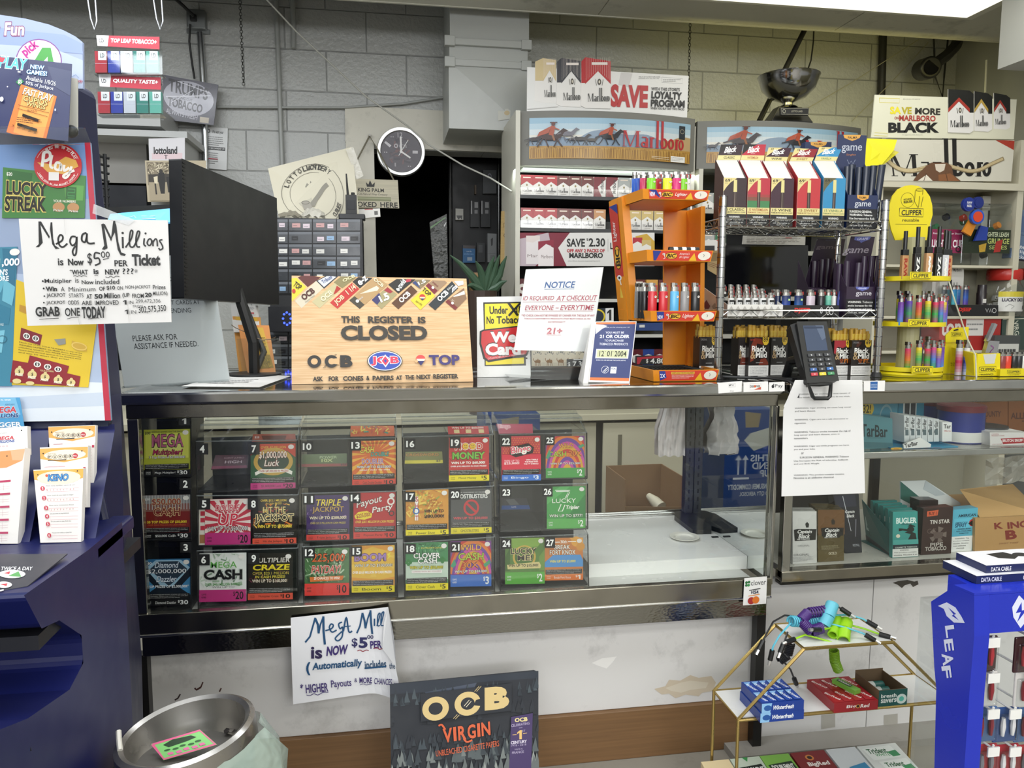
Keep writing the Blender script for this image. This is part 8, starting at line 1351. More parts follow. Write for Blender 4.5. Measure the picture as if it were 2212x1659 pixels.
# smoked-here wooden sign on a cord
q=[Dp(760,628,2.28),Dp(1218,645,2.28),Dp(1230,878,2.28),Dp(775,866,2.28)];t=thing('hanging_sign','pale wooden King Palm sign hanging on a cord below the clock','sign',q[3].lerp(q[2],.5))
b=B();slab(b,q,.008,M('cfc7ae',.5,0,'grain'));draw(b,frame(q,(768,636,1224,872)),'p 1f1c18 965,700 958,660 978,682 994,645 1010,682 1034,660 1026,700|t 890 710 214 32 2a2622*2 KING PALM|t 870 752 262 22 4a4640/.3 An All-Natural Wrap Company|r 872 782 288 34 8a8c6a|r 872 790 288 10 a8aa88|t 785 822 90 46 2a2622*2 SM|t 878 824 160 44 2a2622*2 OKED|t 1068 824 144 44 2a2622*2 HERE',.5);b.build('board',t)
B().tube([Dp(800,640,2.285),Dp(985,280,2.36),Dp(1050,390,2.33),Dp(1190,655,2.285)],.004,M('7a7462',.7),6).build('cord',t);B().cyl(Dp(987,272,2.34),Dp(987,272,2.37),.006,STEEL,8).build('nail',t)
q=[Dp(148,548,1.86),Dp(838,372,1.92),Dp(905,962,1.84),Dp(240,962,1.78)];q[2].z=q[3].z=zo+.006
b=B();slab(b,q,.006,M('cfc9b4',.5));fr=frame([q[0],q[1],q[2],q[3]],(190,458,872,962));Gy='6a665c'
draw(b,fr,'o 505 760 258 252 4 %s|o 505 760 190 184 3 %s|e 430 800 60 60 bdb8a6|%s|p 8a867a 450,690 470,660 490,680 500,645 520,680 545,660 550,690 530,720 480,730|c 8a867a 34 470,850 540,780 600,715 636,690|p 9a958a 398,820 430,805 470,820 480,870 450,900 410,880|o 432 822 34 16 5 6a665c|p 8a867a 480,840 500,800 560,770 500,860'%(Gy,Gy,arc(505,760,224,158,62,'LOTTOLAND',40,'3a3832')+'|'+arc(505,760,224,95,42,'LOTTERY',40,'3a3832')+'|'+arc(505,760,224,312,340,'OUTLET',34,'3a3832')),.5);b.build('pipe_sign',label='cream board with a drawn pipe and lotus in a ring, on the organizer',cat='sign')
p=Dp(835,955,1.74);ra=thing('walkie_talkie','black two-way radio in its charger on the organizer','radio',(p.x,1.76,zo))
b=B();z1,z2=Dp(835,905,1.74).z,Dp(835,765,1.74).z;wd=.03;b.box((p.x-wd*.8,1.74,z1-.01),(p.x+wd*.8,1.775,z2),BLACK);b.box((p.x-wd*.6,1.739,z1+.01),(p.x+wd*.6,1.741,z1+.05),M('2a2b2e',.6));b.cyl((p.x+.008,1.757,z2),(p.x+.008,1.757,z2+.012),.008,BLACK,10);b.build('body',ra,.003)
B().cyl((p.x-.014,1.757,z2),Dp(793,592,1.757),.0055,BLACK,10,.003).build('antenna',ra);B().box((p.x-.055,1.725,zo+.0005),(p.x+.06,1.80,z1-.0105),M('1f2023',.4)).build('charger',ra,.004)
for i,(p0,p1,l)in enumerate((((230,925),(420,885),'folded plastic bags piled on the organizer left end'),((420,930),(610,850),'crumpled clear plastic bag in front of the pipe sign'))):
 a=Dp(*p0,1.72);c=Dp(*p1,1.72);b=B();rg=random.Random(i);b.loft([[V((a.x+(c.x-a.x)*u/8,1.70+.02*j+rg.uniform(-.006,.006),zo+.001+(c.z-zo)*(sin(pi*j/4)*.6+rg.uniform(0,.4))*(.5+.5*sin(pi*u/8))))for u in range(9)]for j in range(5)],M(('9a9484','d8d4c8')[i],.25,0,'film',.75),False,False);b.build('plastic_bag',label=l,cat='bag')
q=corners(cp('D',(790,395),(850,370),(935,610),(880,640)),1.9);b=B();b.prism([q[0],q[3],q[2],q[1]],(0,.003,0),M('e4e0d4',.12,0,'film',.5));b.build('clear_tape',label='strip of glossy clear tape at the pipe sign corner',cat='tape')
q=corners(cp('D',(885,885),(1070,878),(1075,945),(890,965)),1.9);card('bagged_label',q,(885,880,1075,950),'d8d5ce','r 1025 900 30 32 4a4844|r 945 880 70 8 a03a3a',.02,.3,label='bagged white label hanging below the King Palm sign',cat='label')
# things on the wall at left
def wcard(name,c,pts,Y,bg,cm,label,cat='notice',t=.002,r=.5):return ccard(name,c,pts,Y,bg,cm,rect=bb(pts),label=label,cat=cat,t=t,rough=r)
wcard('notice','K1',((1605,988),(1775,1000),(1765,1325),(1600,1310)),YW-.012,'dfe0e0','o 1620 1020 14 16 6 222|t 1650 1010 90 34 333*1 We want your|r 1608 1145 150 26 1d1d1f|t 1612 1150 140 14 e4e4e4*2 WE RECOMMEND US!|'+lines(1615,1060,130,80,5,'888')+'|'+lines(1615,1190,90,100,6,'888')+'|r 1612 1240 90 8 b03a4a','small white recommendation notice on the block wall beside the conduit')
q=corners(cp('K1',(1262,580),(1700,660),(1665,975),(1268,930)),2.3);b=B();slab(b,q,.006,M('4a4854',.25));draw(b,frame(q,(1262,620,1690,955)),'e 1470 770 200 135 a9a8b4|t 1310 650 310 100 2a2830*3/-.05@5 TRUMPS|t 1380 765 120 20 3a3840@4 LONG CUT|t 1305 790 280 70 2a2830*3@5 TOBACCO|t 1290 878 260 40 b8b6c0*1@6 ALWAYS FRESH|r 1570 900 75 45 b8ac98|s dcdce4 6 1290,780 1640,720|s dcdce4 4 1330,820 1500,700|s dcdce4 5 1380,650 1640,700',.2);b.build('tobacco_sign',label='grey oval Trumps tobacco sign wrapped in plastic on the wall',cat='sign')
wcard('drawing','K1',((1158,1080),(1440,1072),(1440,1250),(1162,1250)),2.0,'dcd9dc','p e0c8cc 1180,1190 1420,1190 1420,1240 1180,1240|t 1195 1140 185 60 2a2628*4 lottoland|s 2a2628 6 1290,1205 1290,1240|s 2a2628 4 1275,1210 1305,1210','small paper with a graffiti-style drawing above the old photo','drawing')
wcard('photograph','K1',((1128,1250),(1605,1250),(1605,1570),(1150,1572)),1.98,'b8ab90','r 1140 1262 260 180 8a7e68|'+confetti(1145,1265,1400,1370,70,['c8bca0','5a5040','a89c80','d8ccb0'],16)+'|p 3a342c 1150,1360 1400,1350 1400,1420 1150,1420|r 1150 1420 250 145 a2957c|p 1f1c1a 1230,1345 1275,1345 1280,1420 1272,1510 1240,1510 1228,1420|e 1250 1335 14 16 2a2420|p d8ccb0 1190,1380 1222,1372 1220,1430 1195,1430|s 2a2420 12 1200,1430 1205,1515|p 1f1c1a 1290,1380 1330,1375 1325,1500 1300,1500|p d8ccb4 1340,1450 1395,1400 1400,1560 1330,1560|e 1370 1480 26 30 3a342c','old sepia photo of people in a street pinned behind the monitor','photo')
hc=thing('white_cupboard','white cupboard hood with an open shelf behind the kiosk','cupboard',W(300,300,2.1));WHT=M('b9bab8',.45)
def kb(x0,y0,x1,y1,Ya,Yb_,nm,m=WHT):a,c=W(*cp('K1',(x0,y0))[0],Ya),W(*cp('K1',(x1,y1))[0],Ya);B().box((a.x,Ya,c.z),(c.x,Yb_,a.z),m).build(nm,hc)
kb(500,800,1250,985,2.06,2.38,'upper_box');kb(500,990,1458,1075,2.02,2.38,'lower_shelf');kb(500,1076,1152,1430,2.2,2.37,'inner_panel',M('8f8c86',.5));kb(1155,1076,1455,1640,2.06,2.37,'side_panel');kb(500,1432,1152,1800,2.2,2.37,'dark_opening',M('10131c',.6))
b=B()
for i in range(7):b.tube([W(*cp('K1',(762,1215+i*60))[0],1.9),W(*cp('K1',(850,1235+i*60))[0],1.9)],.006,BLACK,6)
for x in(765,815):b.tube([W(*cp('K1',(x,1200))[0],1.9),W(*cp('K1',(x+20,1640))[0],1.9),V((W(*cp('K1',(x+20,1640))[0],1.9).x,1.9,.63))],.008,BLACK,6)
b.build('wire_rack',label='black wire rack standing behind the kiosk',cat='rack')
# hanging tray pair of cigarette packs
rk=thing('pack_rack','clear two-tray cigarette rack hanging above the kiosk','pack rack',W(*cp('K1',(1000,890))[0],1.2))
for ti,(hd,py,tx,x0,ye)in enumerate((((750,275,1242,385),(395,565),'TOP LEAF TOBACCO+',735,0),((768,590,1252,700),(712,880),'QUALITY TASTE+',758,0))):
 ccard('header_strip','K1',((hd[0],hd[1]),(hd[2],hd[1]+12),(hd[2],hd[3]),(hd[0]+10,hd[3]-28)),1.2,'a82a3a','p dcdadc %d,%d %d,%d %d,%d %d,%d|t %d %d 36 40 333*2 LD|t %d %d %d 42 f0ecec*4/.15 %s'%(hd[0],hd[1]-20,hd[0]+100,hd[1]-20,hd[0]+75,hd[3]+20,hd[0],hd[3]+20,hd[0]+18,hd[1]+32,hd[0]+108,hd[1]+26,hd[2]-hd[0]-130,tx),rect=(hd[0],hd[1],hd[2],hd[3]),parent=rk)
 q=corners(cp('K1',(x0-8,py[0]-25),(1262,py[0]-15),(1265,py[1]+12),(x0,py[1]+12)),1.178);B().prism([q[0],q[3],q[2],q[1]],(0,.002,0),ACRYL).build('clear_front',rk);B().prism([q[3],q[2],q[2]+V((0,.05,0)),q[3]+V((0,.05,0))],(0,0,-.002),ACRYL).build('clear_floor',rk)
 for i,(c_,n)in enumerate((('a8303c','red'),('2a3a9a','blue'),('c2c2cc','silver'),('2a7a70','dark green'),('5aa898','mint green'))):
  xa=x0+i*100;f=corners(cp('K1',(xa+2,py[0]+2),(xa+97,py[0]+4),(xa+99,py[1]),(xa+8,py[1])),1.185);b=B();pack(b,f,.02,c_,c_,'r 28 0 68 42 dedee2|t 44 10 34 20 333*2 LD|s dde 1 0,58 100,58',(0,0,100,100),.25);b.build('cigarette_pack',label='%s LD cigarette pack in the hanging rack\'s %s tray'%(n,('upper','lower')[ti]),cat='cigarette pack',group='packs in the hanging rack')
q=corners(cp('K1',(745,270),(1260,285),(1275,935),(770,890)),1.21);B().prism([q[0],q[3],q[2],q[1]],(0,.002,0),ACRYL).build('clear_back',rk)
# storeroom through the doorway
Fp=lambda x,y,Y:W(*cp('F',(x,y))[0],Y)
ys_=2.75;dk2=thing('display_rack','black wall rack of small goods in the dark doorway','rack',V((Fp(1100,1000,ys_).x,ys_,0)))
a,c=Fp(880,60,ys_),Fp(1330,1200,ys_);B().box((a.x,ys_,.0),(c.x+.3,ys_+.03,a.z),M('131314',.5)).build('backing',dk2)
for x in(862,1338):B().cyl(V((Fp(x,120,ys_-.03).x,ys_-.03,0)),Fp(x,40,ys_-.03),.012,M('6a6a6a',.25,1),10).build('upright',dk2)
for i,(x0,y0,x1,y1,c_,cm,l)in enumerate(((915,540,990,650,'b8b6ae','p 333 10,60 90,60 80,98 60,80 40,98 20,80','white card with dark marks'),(1060,465,1145,720,'2a2b2c','r 4 0 14 50 aaa|r 45 4 40 22 999|r 45 34 36 14 888','first dark blister pack'),(1160,465,1250,720,'2b2c2d','r 4 0 14 50 aaa|r 45 4 40 22 999|r 45 34 36 14 888','second dark blister pack'),(985,895,1105,1065,'2f6a9e','r 0 0 100 18 2a2024|t 30 30 40 8 cde cards|t 10 46 76 8 9cf pocket size|r 36 68 40 20 9ab','blue pack'),(1225,780,1312,1060,'8a8c8c','p 444 35,20 60,14 56,40 40,44|s 777 2 10,70 90,70|'+lines(30,76,60,20,3,'555'),'grey boxed pack with a pipe'),(1180,165,1310,395,'5a5c5e','o 50 26 14 12 5 aab','grey folder'),(1100,310,1116,400,'5a4a38','','thin brown stick'),(1120,870,1200,1060,'303234','r 20 10 50 40 4a4c4e','small dark hanging pack'))):
 f=corners(cp('F',(x0,y0),(x1,y0+4),(x1,y1),(x0,y1)),ys_-.032);b=B();slab(b,f,.03,M(c_,.5));draw(b,frame(f,(0,0,100,100)),cm,.4);b.build('hanging_pack',label=l+' hanging on the rack in the doorway',cat='pack',group='goods on the doorway rack')
q=[Fp(x,y,2.45)for x,y in((665,672),(830,592),(845,1300),(720,1300))];b=B();b.prism([q[0],q[3],q[2],q[1]],(0,.05,0),M('5a5c58',.2,0,'film',.45));draw(b,frame(q,(665,630,845,1300)),'p 4a7a3a 665,680 835,650 835,660 668,700|p c8c8c8 810,720 838,700 834,716 815,740',.3);b.build('clear_bag',label='tall clear bag with a green zip edge in the dark doorway',cat='bag')
q=corners(cp('F',(1360,565),(1445,562),(1440,1080),(1350,1080)),1.95);b=B();b.prism([q[0],q[3],q[2],q[1]],(0,.02,0),M('b89a62',.5,0,'grain'));draw(b,frame(q,(1355,563,1442,1080)),'s 5a4a2a 4 1372,690 1390,675 1396,690 1412,692 1398,704 1404,724 1388,712 1374,722 1378,704 1372,690|c 4a3a20 5 1380,800 1395,775 1412,790 1400,825 1380,800|c 4a3a20 5 1430,860 1415,930 1400,980 1435,970',.5);b.build('wooden_plank',label='narrow wooden plank with ink drawings beside the doorway',cat='plank')
b=B();p=Fp(1200,1330,1.3);zb3=W(1300,893,YB).z
AL=M('3f5a44',.45);al=thing('aloe_plant','green aloe plant behind the We Card sign','plant',(p.x,1.62,zb3))
for pts in(((1180,1330),(1060,1180),(860,990)),((1190,1330),(1170,1180),(1110,1050)),((1200,1330),(1230,1180),(1290,1000)),((1220,1330),(1280,1180),(1340,990)),((1230,1330),(1340,1180),(1410,1000)),((1230,1340),(1320,1300),(1410,1240)),((1180,1340),(1100,1300),(1030,1290))):
 q=[Fp(*pts[0],1.62),Fp(*pts[1],1.6),Fp(*pts[2],1.56)];B().tube([q[0],q[0].lerp(q[1],.5),q[1],q[1].lerp(q[2],.5)+V((0,0,.006)),q[2]],[.02,.021,.017,.011,.002],AL,8).build('leaf',al,smooth=True)
B().lathe([(.05,zb3),(.075,Fp(1200,1335,1.62).z),(.07,Fp(1200,1335,1.62).z)],(p.x+.02,1.62,0),M('3a2a22',.5),20,caps=True).build('pot',al)
q=corners(cp('F',(1068,1160),(1172,1160),(1172,1420),(1068,1420)),1.75);q[2].z=q[3].z=zb3;b=B();pack(b,q,.1,'8f6f48','8f6f48');b.build('carton',label='brown carton standing behind the aloe plant',cat='carton')
# ================================================================ inside the counters
YP=ZB
Mp=lambda x,y,Y:W(*cp('M',(x,y))[0],Y)
dq=lambda x,y:WZ(*cp('M',(x,y))[0],YP)
pts=[dq(*q)for q in((790,912),(905,890),(1050,1000),(1050,1040),(920,1045),(785,940))];b=B();b.prism([p+V((0,0,.0002))for p in pts][::-1],(0,0,.014),M('141517',.4));b.build('power_bank',bevel=.004,label='black power bank lying on the white counter deck',cat='power bank')
c_=dq(857,1072);b=B();b.lathe([(.001,.0015),(.026,.0015),(.03,.006),(.043,.0075),(.043,.006),(.03,.0002),(.001,.0002)],(c_.x,c_.y,YP),M('dcdad0',.4),30);b.build('plastic_dish',smooth=True,label='small white plastic cap on the counter deck',cat='plastic cap')
b=B();c_=dq(1085,1068);b.box(c_+V((-.012,0,.0002)),c_+V((.008,.008,.003)),BLACK);b.build('debris_scrap',label='tiny dark scrap on the deck near the mirror',cat='scrap')
YBg=.48;b=B();rg=random.Random(4);rows=[]
for j in range(12):
 y=120+j*33;xl_=720-50*min(1,j/5);xr_b=862;rows.append([Mp(xl_+(xr_b-xl_)*i/11,y+(8*sin(i*1.7)if j==11 else 0),YBg+.014*sin(i*2.1+j*.5)+rg.uniform(-.006,.006)-.02*sin(pi*i/11))for i in range(12)])
b.loft(rows,M('e0dad8',.4),False,False);b.loft([[p+V((0,.035,0))for p in r_]for r_ in rows],M('dcd4d2',.4),False,False);b.build('shopping_bags',smooth=2,label='white thank-you plastic bags hanging at the back of the counter',cat='bags')
def fbox(c,pts,Y,col,cm,label,name='carton',zb_=0.,dp=.3,inside=None,cat='carton'):
 f=corners(cp(c,*pts),Y);f[2].z=f[3].z=zb_;f[2].x=f[1].x;f[3].x=f[0].x;b=B();n=slab(b,f,.004,M(col,.6));draw(b,frame(f,bb(pts)),cm,.5)
 if inside:
  x0,x1,zt_=f[0].x,f[1].x,f[0].z;m=M(col,.6)
  for(xa,ya,xb,y2)in((x0,Y+.004,x0+.004,Y+dp),(x1-.004,Y+.004,x1,Y+dp),(x0+.004,Y+dp-.004,x1-.004,Y+dp)):b.box((xa,ya,zb_),(xb,y2,zt_+inside),m)
  b.box((x0+.004,Y+.004,zb_),(x1-.004,Y+dp-.004,zb_+.3),m)
 else:b.box((f[0].x,Y+.0041,zb_),(f[1].x,Y+dp,(f[0].z+f[1].z)/2),M(col,.6))
 return b.build(name,label=label,cat=cat)
fbox('M',((430,845),(860,848),(860,905),(430,905)),.85,'8a6a48','r 750 858 100 60 cfcfc8|p 3a7a3a 490,860 520,850 540,905 495,905','open brown carton on the floor behind the counter deck',inside=.1,dp=.25)
b=B();b.tube([Mp(690,850,.93),Mp(650,810,.96),Mp(600,765,1.0)],[.024,.022,.012],M('d8d2bc',.4),10);b.build('white_bottle',smooth=True,label='cream bottle sticking out of the open brown carton',cat='bottle')
# blue carton seen in the mirror (stands behind the dispensers)
YV=1.1;mx_=lambda px:2*xm-W(px,900,YV).x;x0,x1=mx_(1676),mx_(1568);zt_,zb_=W(1620,885,YV).z,W(1620,1085,YV).z
f=[V((x0,YV,zt_)),V((x1,YV,zt_)),V((x1,YV,0)),V((x0,YV,0))];b=B();pack(b,f,.25,'1f3f7a','1f3f7a');draw(b,frame([f[0],f[1],V((x1,YV,zb_)),V((x0,YV,zb_))],(0,0,100,190)),'p b8b8ae 8,36 50,48 62,62 42,84 8,72|p 8a7a5a 30,8 62,4 60,36 34,36|t 8 92 40 14 c8ccd4*2 THIS|t 8 108 36 14 c8ccd4*2 END|t 8 124 20 14 c8ccd4*2 UP|s c8ccd4 3 58,98 58,132|s c8ccd4 3 72,98 72,132|p c8ccd4 58,92 52,102 64,102|p c8ccd4 72,92 66,102 78,102|r 50 138 32 4 c8ccd4|t 2 152 90 11 c8ccd4*2 CONSUMER COMMODITY|t 2 168 66 10 c8ccd4*1 LTD QTY AEROSOL',.5);b.build('carton',label='blue THIS END UP carton seen in the counter mirror',cat='carton')
# right counter: upper glass shelf
def rb(pts,Y,col,cm,label,name='tobacco_box',z=None,dp=.06,sides=None,cat='tobacco box',r=.4):
 z=Q3-.0015 if z is None else z;f=corners(cp('R',*pts),Y);f[2].z=f[3].z=z+.0002;b=B();pack(b,f,dp,col,sides or col,cm,bb(pts),r);return b.build(name,label=label,cat=cat)
zS=Qs
rb(((560,310),(822,345),(822,600),(560,585)),.09,'4f8088','t 596 388 190 110 17262a*2 TarBar|t 640 500 110 12 2a4a50 disposable filters|p 3f6a72 560,540 822,550 822,600 560,590','teal TarBar filter box beside the hanging warning sheet',z=zS)
rb(((600,215),(862,215),(862,330),(600,330)),.25,'4f93a8','e 640 240 50 26 d8b83a|t 612 228 56 26 2a2a20*2 32!|o 780 275 50 48 8 8ab0b8|e 710 300 26 22 d8c03a','rear light blue box with a yellow star on the upper glass shelf',z=zS,dp=.05)
rb(((866,215),(1050,215),(1050,310),(866,310)),.25,'2a7a94','r 900 216 96 60 c8ccca|r 912 220 34 50 3a3a3c|r 955 220 34 50 3a3a3c','rear blue box with a white window on the upper glass shelf',z=zS,dp=.05)
t_=rb(((815,555),(1295,545),(1290,592),(815,600)),.075,'3a9ac4','e 850 575 42 40 dcb93a|t 822 548 56 22 a83a20*3 Now|t 830 574 36 22 a83a20*3 32!|t 1010 556 110 14 1d5a80*2/.2 For Smokers|t 962 574 204 20 b8242c*3 Who Can\'t Quit','low blue Now 32 tray of white filter packs on the upper shelf',z=zS,dp=.12)
q=[W(*cp('R',p_)[0],.194)for p_ in((840,310),(1302,365),(1296,545),(818,545))];q[2].z=q[3].z=zS+.0003;b=B();slab(b,q,.0012,M('3a9ac4',.4));b.build('tray_back_card',label='blue back card of the Now 32 filter tray',cat='card')
rg=random.Random(2)
for i in range(6):
 x=905+i*42;rb(((x,322+i*5),(x+40,324+i*5),(x+38,550),(x,550)),.1,'cfd4d4','t %d %d 110 26 222*1@-88 TarBar|r %d 440 24 50 5a6a6e'%(x-36,375+i*6,x+8),'white TarBar pack standing in the blue tray, %s from its left'%ORD[i],name='filter_pack',z=zS+.012,dp=.06,cat='filter pack')
q=[W(*cp('R',p_)[0],.07)for p_ in((900,530),(1020,480),(1100,530),(1095,552),(905,560))];b=B();b.prism([q[0],q[4],q[3],q[2],q[1]],(0,.004,0),M('e2e4e2',.4));draw(b,frame([W(*cp('R',p_)[0],.0697)for p_ in((900,480),(1100,480),(1100,560),(900,560))],(900,480,1100,560)),'t 908 516 96 30 222*2@-14 TarBar',.4);b.build('filter_pack',label='white TarBar pack lying slanted on the blue tray front',cat='filter pack')
rb(((1180,372),(1248,372),(1244,560),(1176,560)),.096,'e4e6e4','t 1186 392 54 40 1d1d1f*2 Tar|t 1188 450 50 12 b8242c*2 Who Ca','front-facing white TarBar pack at the right of the blue tray',name='filter_pack',z=zS+.012,dp=.05,cat='filter pack')
for i,(x0,x1,yt,yb_,Y)in enumerate(((1195,1465,285,580,.15),(1052,1250,245,570,.27))):
 p,p2=W(*cp('R',(x0,yb_))[0],Y),W(*cp('R',(x1,yb_))[0],Y);r_=(p2.x-p.x)/2;zt_=W(*cp('R',(x0,yt))[0],Y-.0).z;cx=(p.x+p2.x)/2;t=thing('tobacco_can',('front dark blue tobacco can with a maroon lid on the upper shelf','rear dark blue tobacco can behind the front can')[i],'can',(cx,Y+r_*.3,zS+.0003))
 B().lathe([(r_,zS+.0003),(r_,zS+.03),(r_,zt_)],(cx,Y+r_*.3,0),M('23307c',.35),28).build('body',t,smooth=True);B().lathe([(r_*1.002,zS+.003),(r_*1.002,zS+.032)],(cx,Y+r_*.3,0),M('d8d8d4',.4),28).build('white_band',t,smooth=True);B().lathe([(r_*1.04,zt_-.004),(r_*1.05,zt_+.01),(r_*.98,zt_+.014)],(cx,Y+r_*.3,0),M('6a2028',.4),28,caps=True).build('lid',t,smooth=True)
for i,(x0,x1,l)in enumerate(((1290,1650,'brown Allen County Twist carton at the back of the upper shelf'),(1655,1900,'second brown Allen carton at the right picture edge'))):rb(((x0,205),(x1,205),(x1,400),(x0,400)),.3,'7a4a26',('t 1395 208 120 18 3a1f12*1 ONE DOZEN|t 1318 240 130 34 4a2416*3 ALLEN|t 1460 278 140 36 4a2416*3 COUNTY|t 1420 318 80 30 4a2416*3 TWIST' if i==0 else 't 1670 290 150 40 4a2416*3 ALLEN|t 1750 340 60 34 4a2416*3 T'),l,z=zS,dp=.06,name='carton',cat='carton')
rb(((1520,445),(1800,445),(1800,578),(1520,572)),.08,'dedcda','t 1532 456 50 12 a02a30 1-DOZEN|t 1532 472 90 12 a02a30 POCKET CANS|p a8242c 1595,508 1760,500 1762,560 1612,566|t 1608 514 144 32 f0e8e8*3 BRUTON SNUFF|t 1535 560 80 10 a02a30 net weight','white and red BRUTON SNUFF box on the upper shelf',z=zS,dp=.08)
p=W(*cp('R',(1540,430))[0],.15);b=B();b.lathe([(.06,zS+.0005),(.06,W(*cp('R',(1540,395))[0],.17).z)],(p.x,.18,0),M('2a2b2c',.4),24,caps=True);b.build('round_tin',smooth=True,label='black round tin beside the BRUTON SNUFF box',cat='tin')
# right counter: lower deck
CBL=lambda x0,x1,y,a,b_,tc='f0f0ee':'p 151516 %d,%d %d,%d %d,%d %d,%d %d,%d|t %d %d %d 36 %s*2/.25 Captain|t %d %d %d 34 %s*2/.25 Black|t %d %d %d 12 %s*1 PIPE TOBACCO'%(x0+14,y+6,x0+40,y,x1-2,y+4,x1-8,y+92,x0+20,y+96,x0+40,y+8,(x1-x0)*.58,tc,x0+50,y+42,(x1-x0)*.46,tc,x0+38,y+78,(x1-x0)*.5,tc)
def pouches(x0,x1,yt,yb_,Y,col,cm,label,n=4,sk=8,sides=None,bx=None):
 for i in range(n,0,-1):rb(((x0-sk*i*1.5,yt-10*i),(x1-sk*i*1.5,yt-10*i),(x1-sk*i*1.5,yb_),(x0-sk*i*1.5,yb_)),Y+.016*i,col,'',label.replace('front','%s from the front'%ORD[i]),name='tobacco_pouch',dp=.012,cat='tobacco pouch',r=.25)
 return rb(((x0,yt),(x1,yt),(x1,yb_),(x0,yb_)),Y,sides or col,cm,label,name='tobacco_pouch',dp=.014,cat='tobacco pouch',r=.28)
pouches(106,278,1010,1430,.05,'cfcfcd','p 222 196,1110 210,1095 224,1112 220,1140 202,1140|'+CBL(100,278,1150,0,0)+'|t 142 1278 84 14 8a8a8a ORIGINAL|t 112 1348 110 18 777*1 ORIGINAL|'+lines(104,1372,150,40,4,'999'),'front white ORIGINAL pipe tobacco pouch at the lower left',2)
pouches(288,472,1000,1415,.055,'5f5230','r 288 1000 190 200 6a4a2a|p 2a2218 382,1085 396,1070 410,1090 406,1118 386,1118|'+CBL(296,474,1140,0,0)+'|t 365 1262 50 16 d8d0b8*1 GOLD|t 362 1338 58 22 e0d8c0*1 GOLD|p 544826 288,1210 320,1210 330,1225 440,1225 450,1210 478,1205 478,1222 460,1320 300,1320|'+lines(310,1285,130,34,4,'b0a888'),'front gold pipe tobacco pouch next to the white one',4)
rb(((395,890),(580,885),(600,1385),(480,1390)),.11,'20232c','p 2c3040 400,895 570,890 575,990 405,995|t 470 1022 84 30 e4e4e4*2/.2 Captain|t 480 1056 70 28 e4e4e4*2/.2 Black|t 500 1312 76 22 b8bcc4*1 ROYAL|s c8ccd4 5 470,900 500,1200|s aab 4 560,1100 540,1250','dark ROYAL pipe tobacco pouch behind the gold one',name='tobacco_pouch',dp=.03,cat='tobacco pouch',r=.2)
BU='t %g 1056 %g 52 c8e0dc*4 BUGLER|t %g 1108 90 14 1d3a3c*1/.2 ORIGINAL'
q=[W(*cp('R',p_)[0],Y_)for p_,Y_ in(((602,925),.21),((828,1195),.062),((815,1395),.062),((630,1320),.21))];q[2].z=q[3].z=Q3-.0013;b=B();b.prism([q[0],q[3],q[2],q[1]],(.0014,0,0),M('22615f',.4));draw(b,frame([q[0]+V((-.0003,0,0)),q[1]+V((-.0003,0,0)),q[2]+V((-.0003,0,0)),q[3]+V((-.0003,0,0))],(0,0,100,100)),'t 6 36 90 34 a8c4c0*4 BUGLER|t 16 70 60 8 14302e*1/.2 ORIGINAL|r 0 86 100 14 12202c',.4)
b.box((q[1].x+.0015,.062,Q3-.0013),(q[1].x+.082,.21,Q3),M('22615f',.4));b.build('pouch_tray',label='open teal Bugler tray side with white lettering',cat='tray')
bug='t 842 1060 152 50 d0e4e0*4 BUGLER|t 880 1108 80 14 1d3a3c*1/.2 ORIGINAL|p 12201f 880,1150 935,1158 930,1175 890,1168|e 950 1160 26 24 12201f|p 12201f 925,1135 985,1142 975,1128 945,1118|p 12201f 905,1185 935,1170 985,1195 992,1245 930,1245 950,1200|p 12201f 862,1148 888,1150 888,1168 862,1172|e 857 1212 15 15 d8d4c0|r 820 1245 184 40 4aa09a|r 820 1285 184 34 152430|t 835 1302 160 12 c8d4d0*2 CIGARETTE TOBACCO|r 818 1320 184 70 dedfdc|t 870 1326 66 12 444*1 WARNING:|t 828 1346 162 12 444*1 This product contains|t 828 1366 166 12 444*1 nicotine. Nicotine is an'
for i in range(4,0,-1):rb(((826-36*i,1010-18*i),(1000-36*i,1005-18*i),(1000-36*i,1320),(826-36*i,1320)),.07+.03*i,'2f807c','t %d 1050 60 44 c8dcd8*4 B'%(835-36*i),'teal BUGLER pouch in the tray, %s from the front'%ORD[i],name='tobacco_pouch',dp=.012,cat='tobacco pouch',r=.25)
rb(((826,1015),(1002,1010),(1002,1392),(818,1394)),.055,'38908a',bug,'front teal BUGLER pouch with the bugle player',name='tobacco_pouch',dp=.014,cat='tobacco pouch',r=.25)
rb(((1015,930),(1150,930),(1150,1300),(1015,1300)),.11,'2a2020','t 920 1150 210 26 9a9090*2@-88 TIN STAR','rear dark brown TIN STAR pouch standing turned',name='tobacco_pouch',dp=.04,cat='tobacco pouch',r=.2)
rb(((1045,990),(1258,978),(1238,1368),(1022,1368)),.065,'33211f','p c85a3a 1052,1004 1142,996 1136,1042 1052,1048|t 1066 1010 60 28 3a1a14*2 BUY 1|t 1078 1078 158 34 c8c2bc*3 TIN STAR|'+burst(1148,1205,3,70,5,'6e625c',.55,1.)+'|p 5a4c48 1110,1180 1190,1185 1180,1235 1115,1235|t 1060 1150 70 40 5a4a46 GG|t 1090 1270 100 32 b8b2ac*2 PIPE|t 1052 1302 166 34 b8b2ac*3 TOBACCO','front dark brown TIN STAR pipe tobacco pouch',name='tobacco_pouch',dp=.03,cat='tobacco pouch',r=.2)
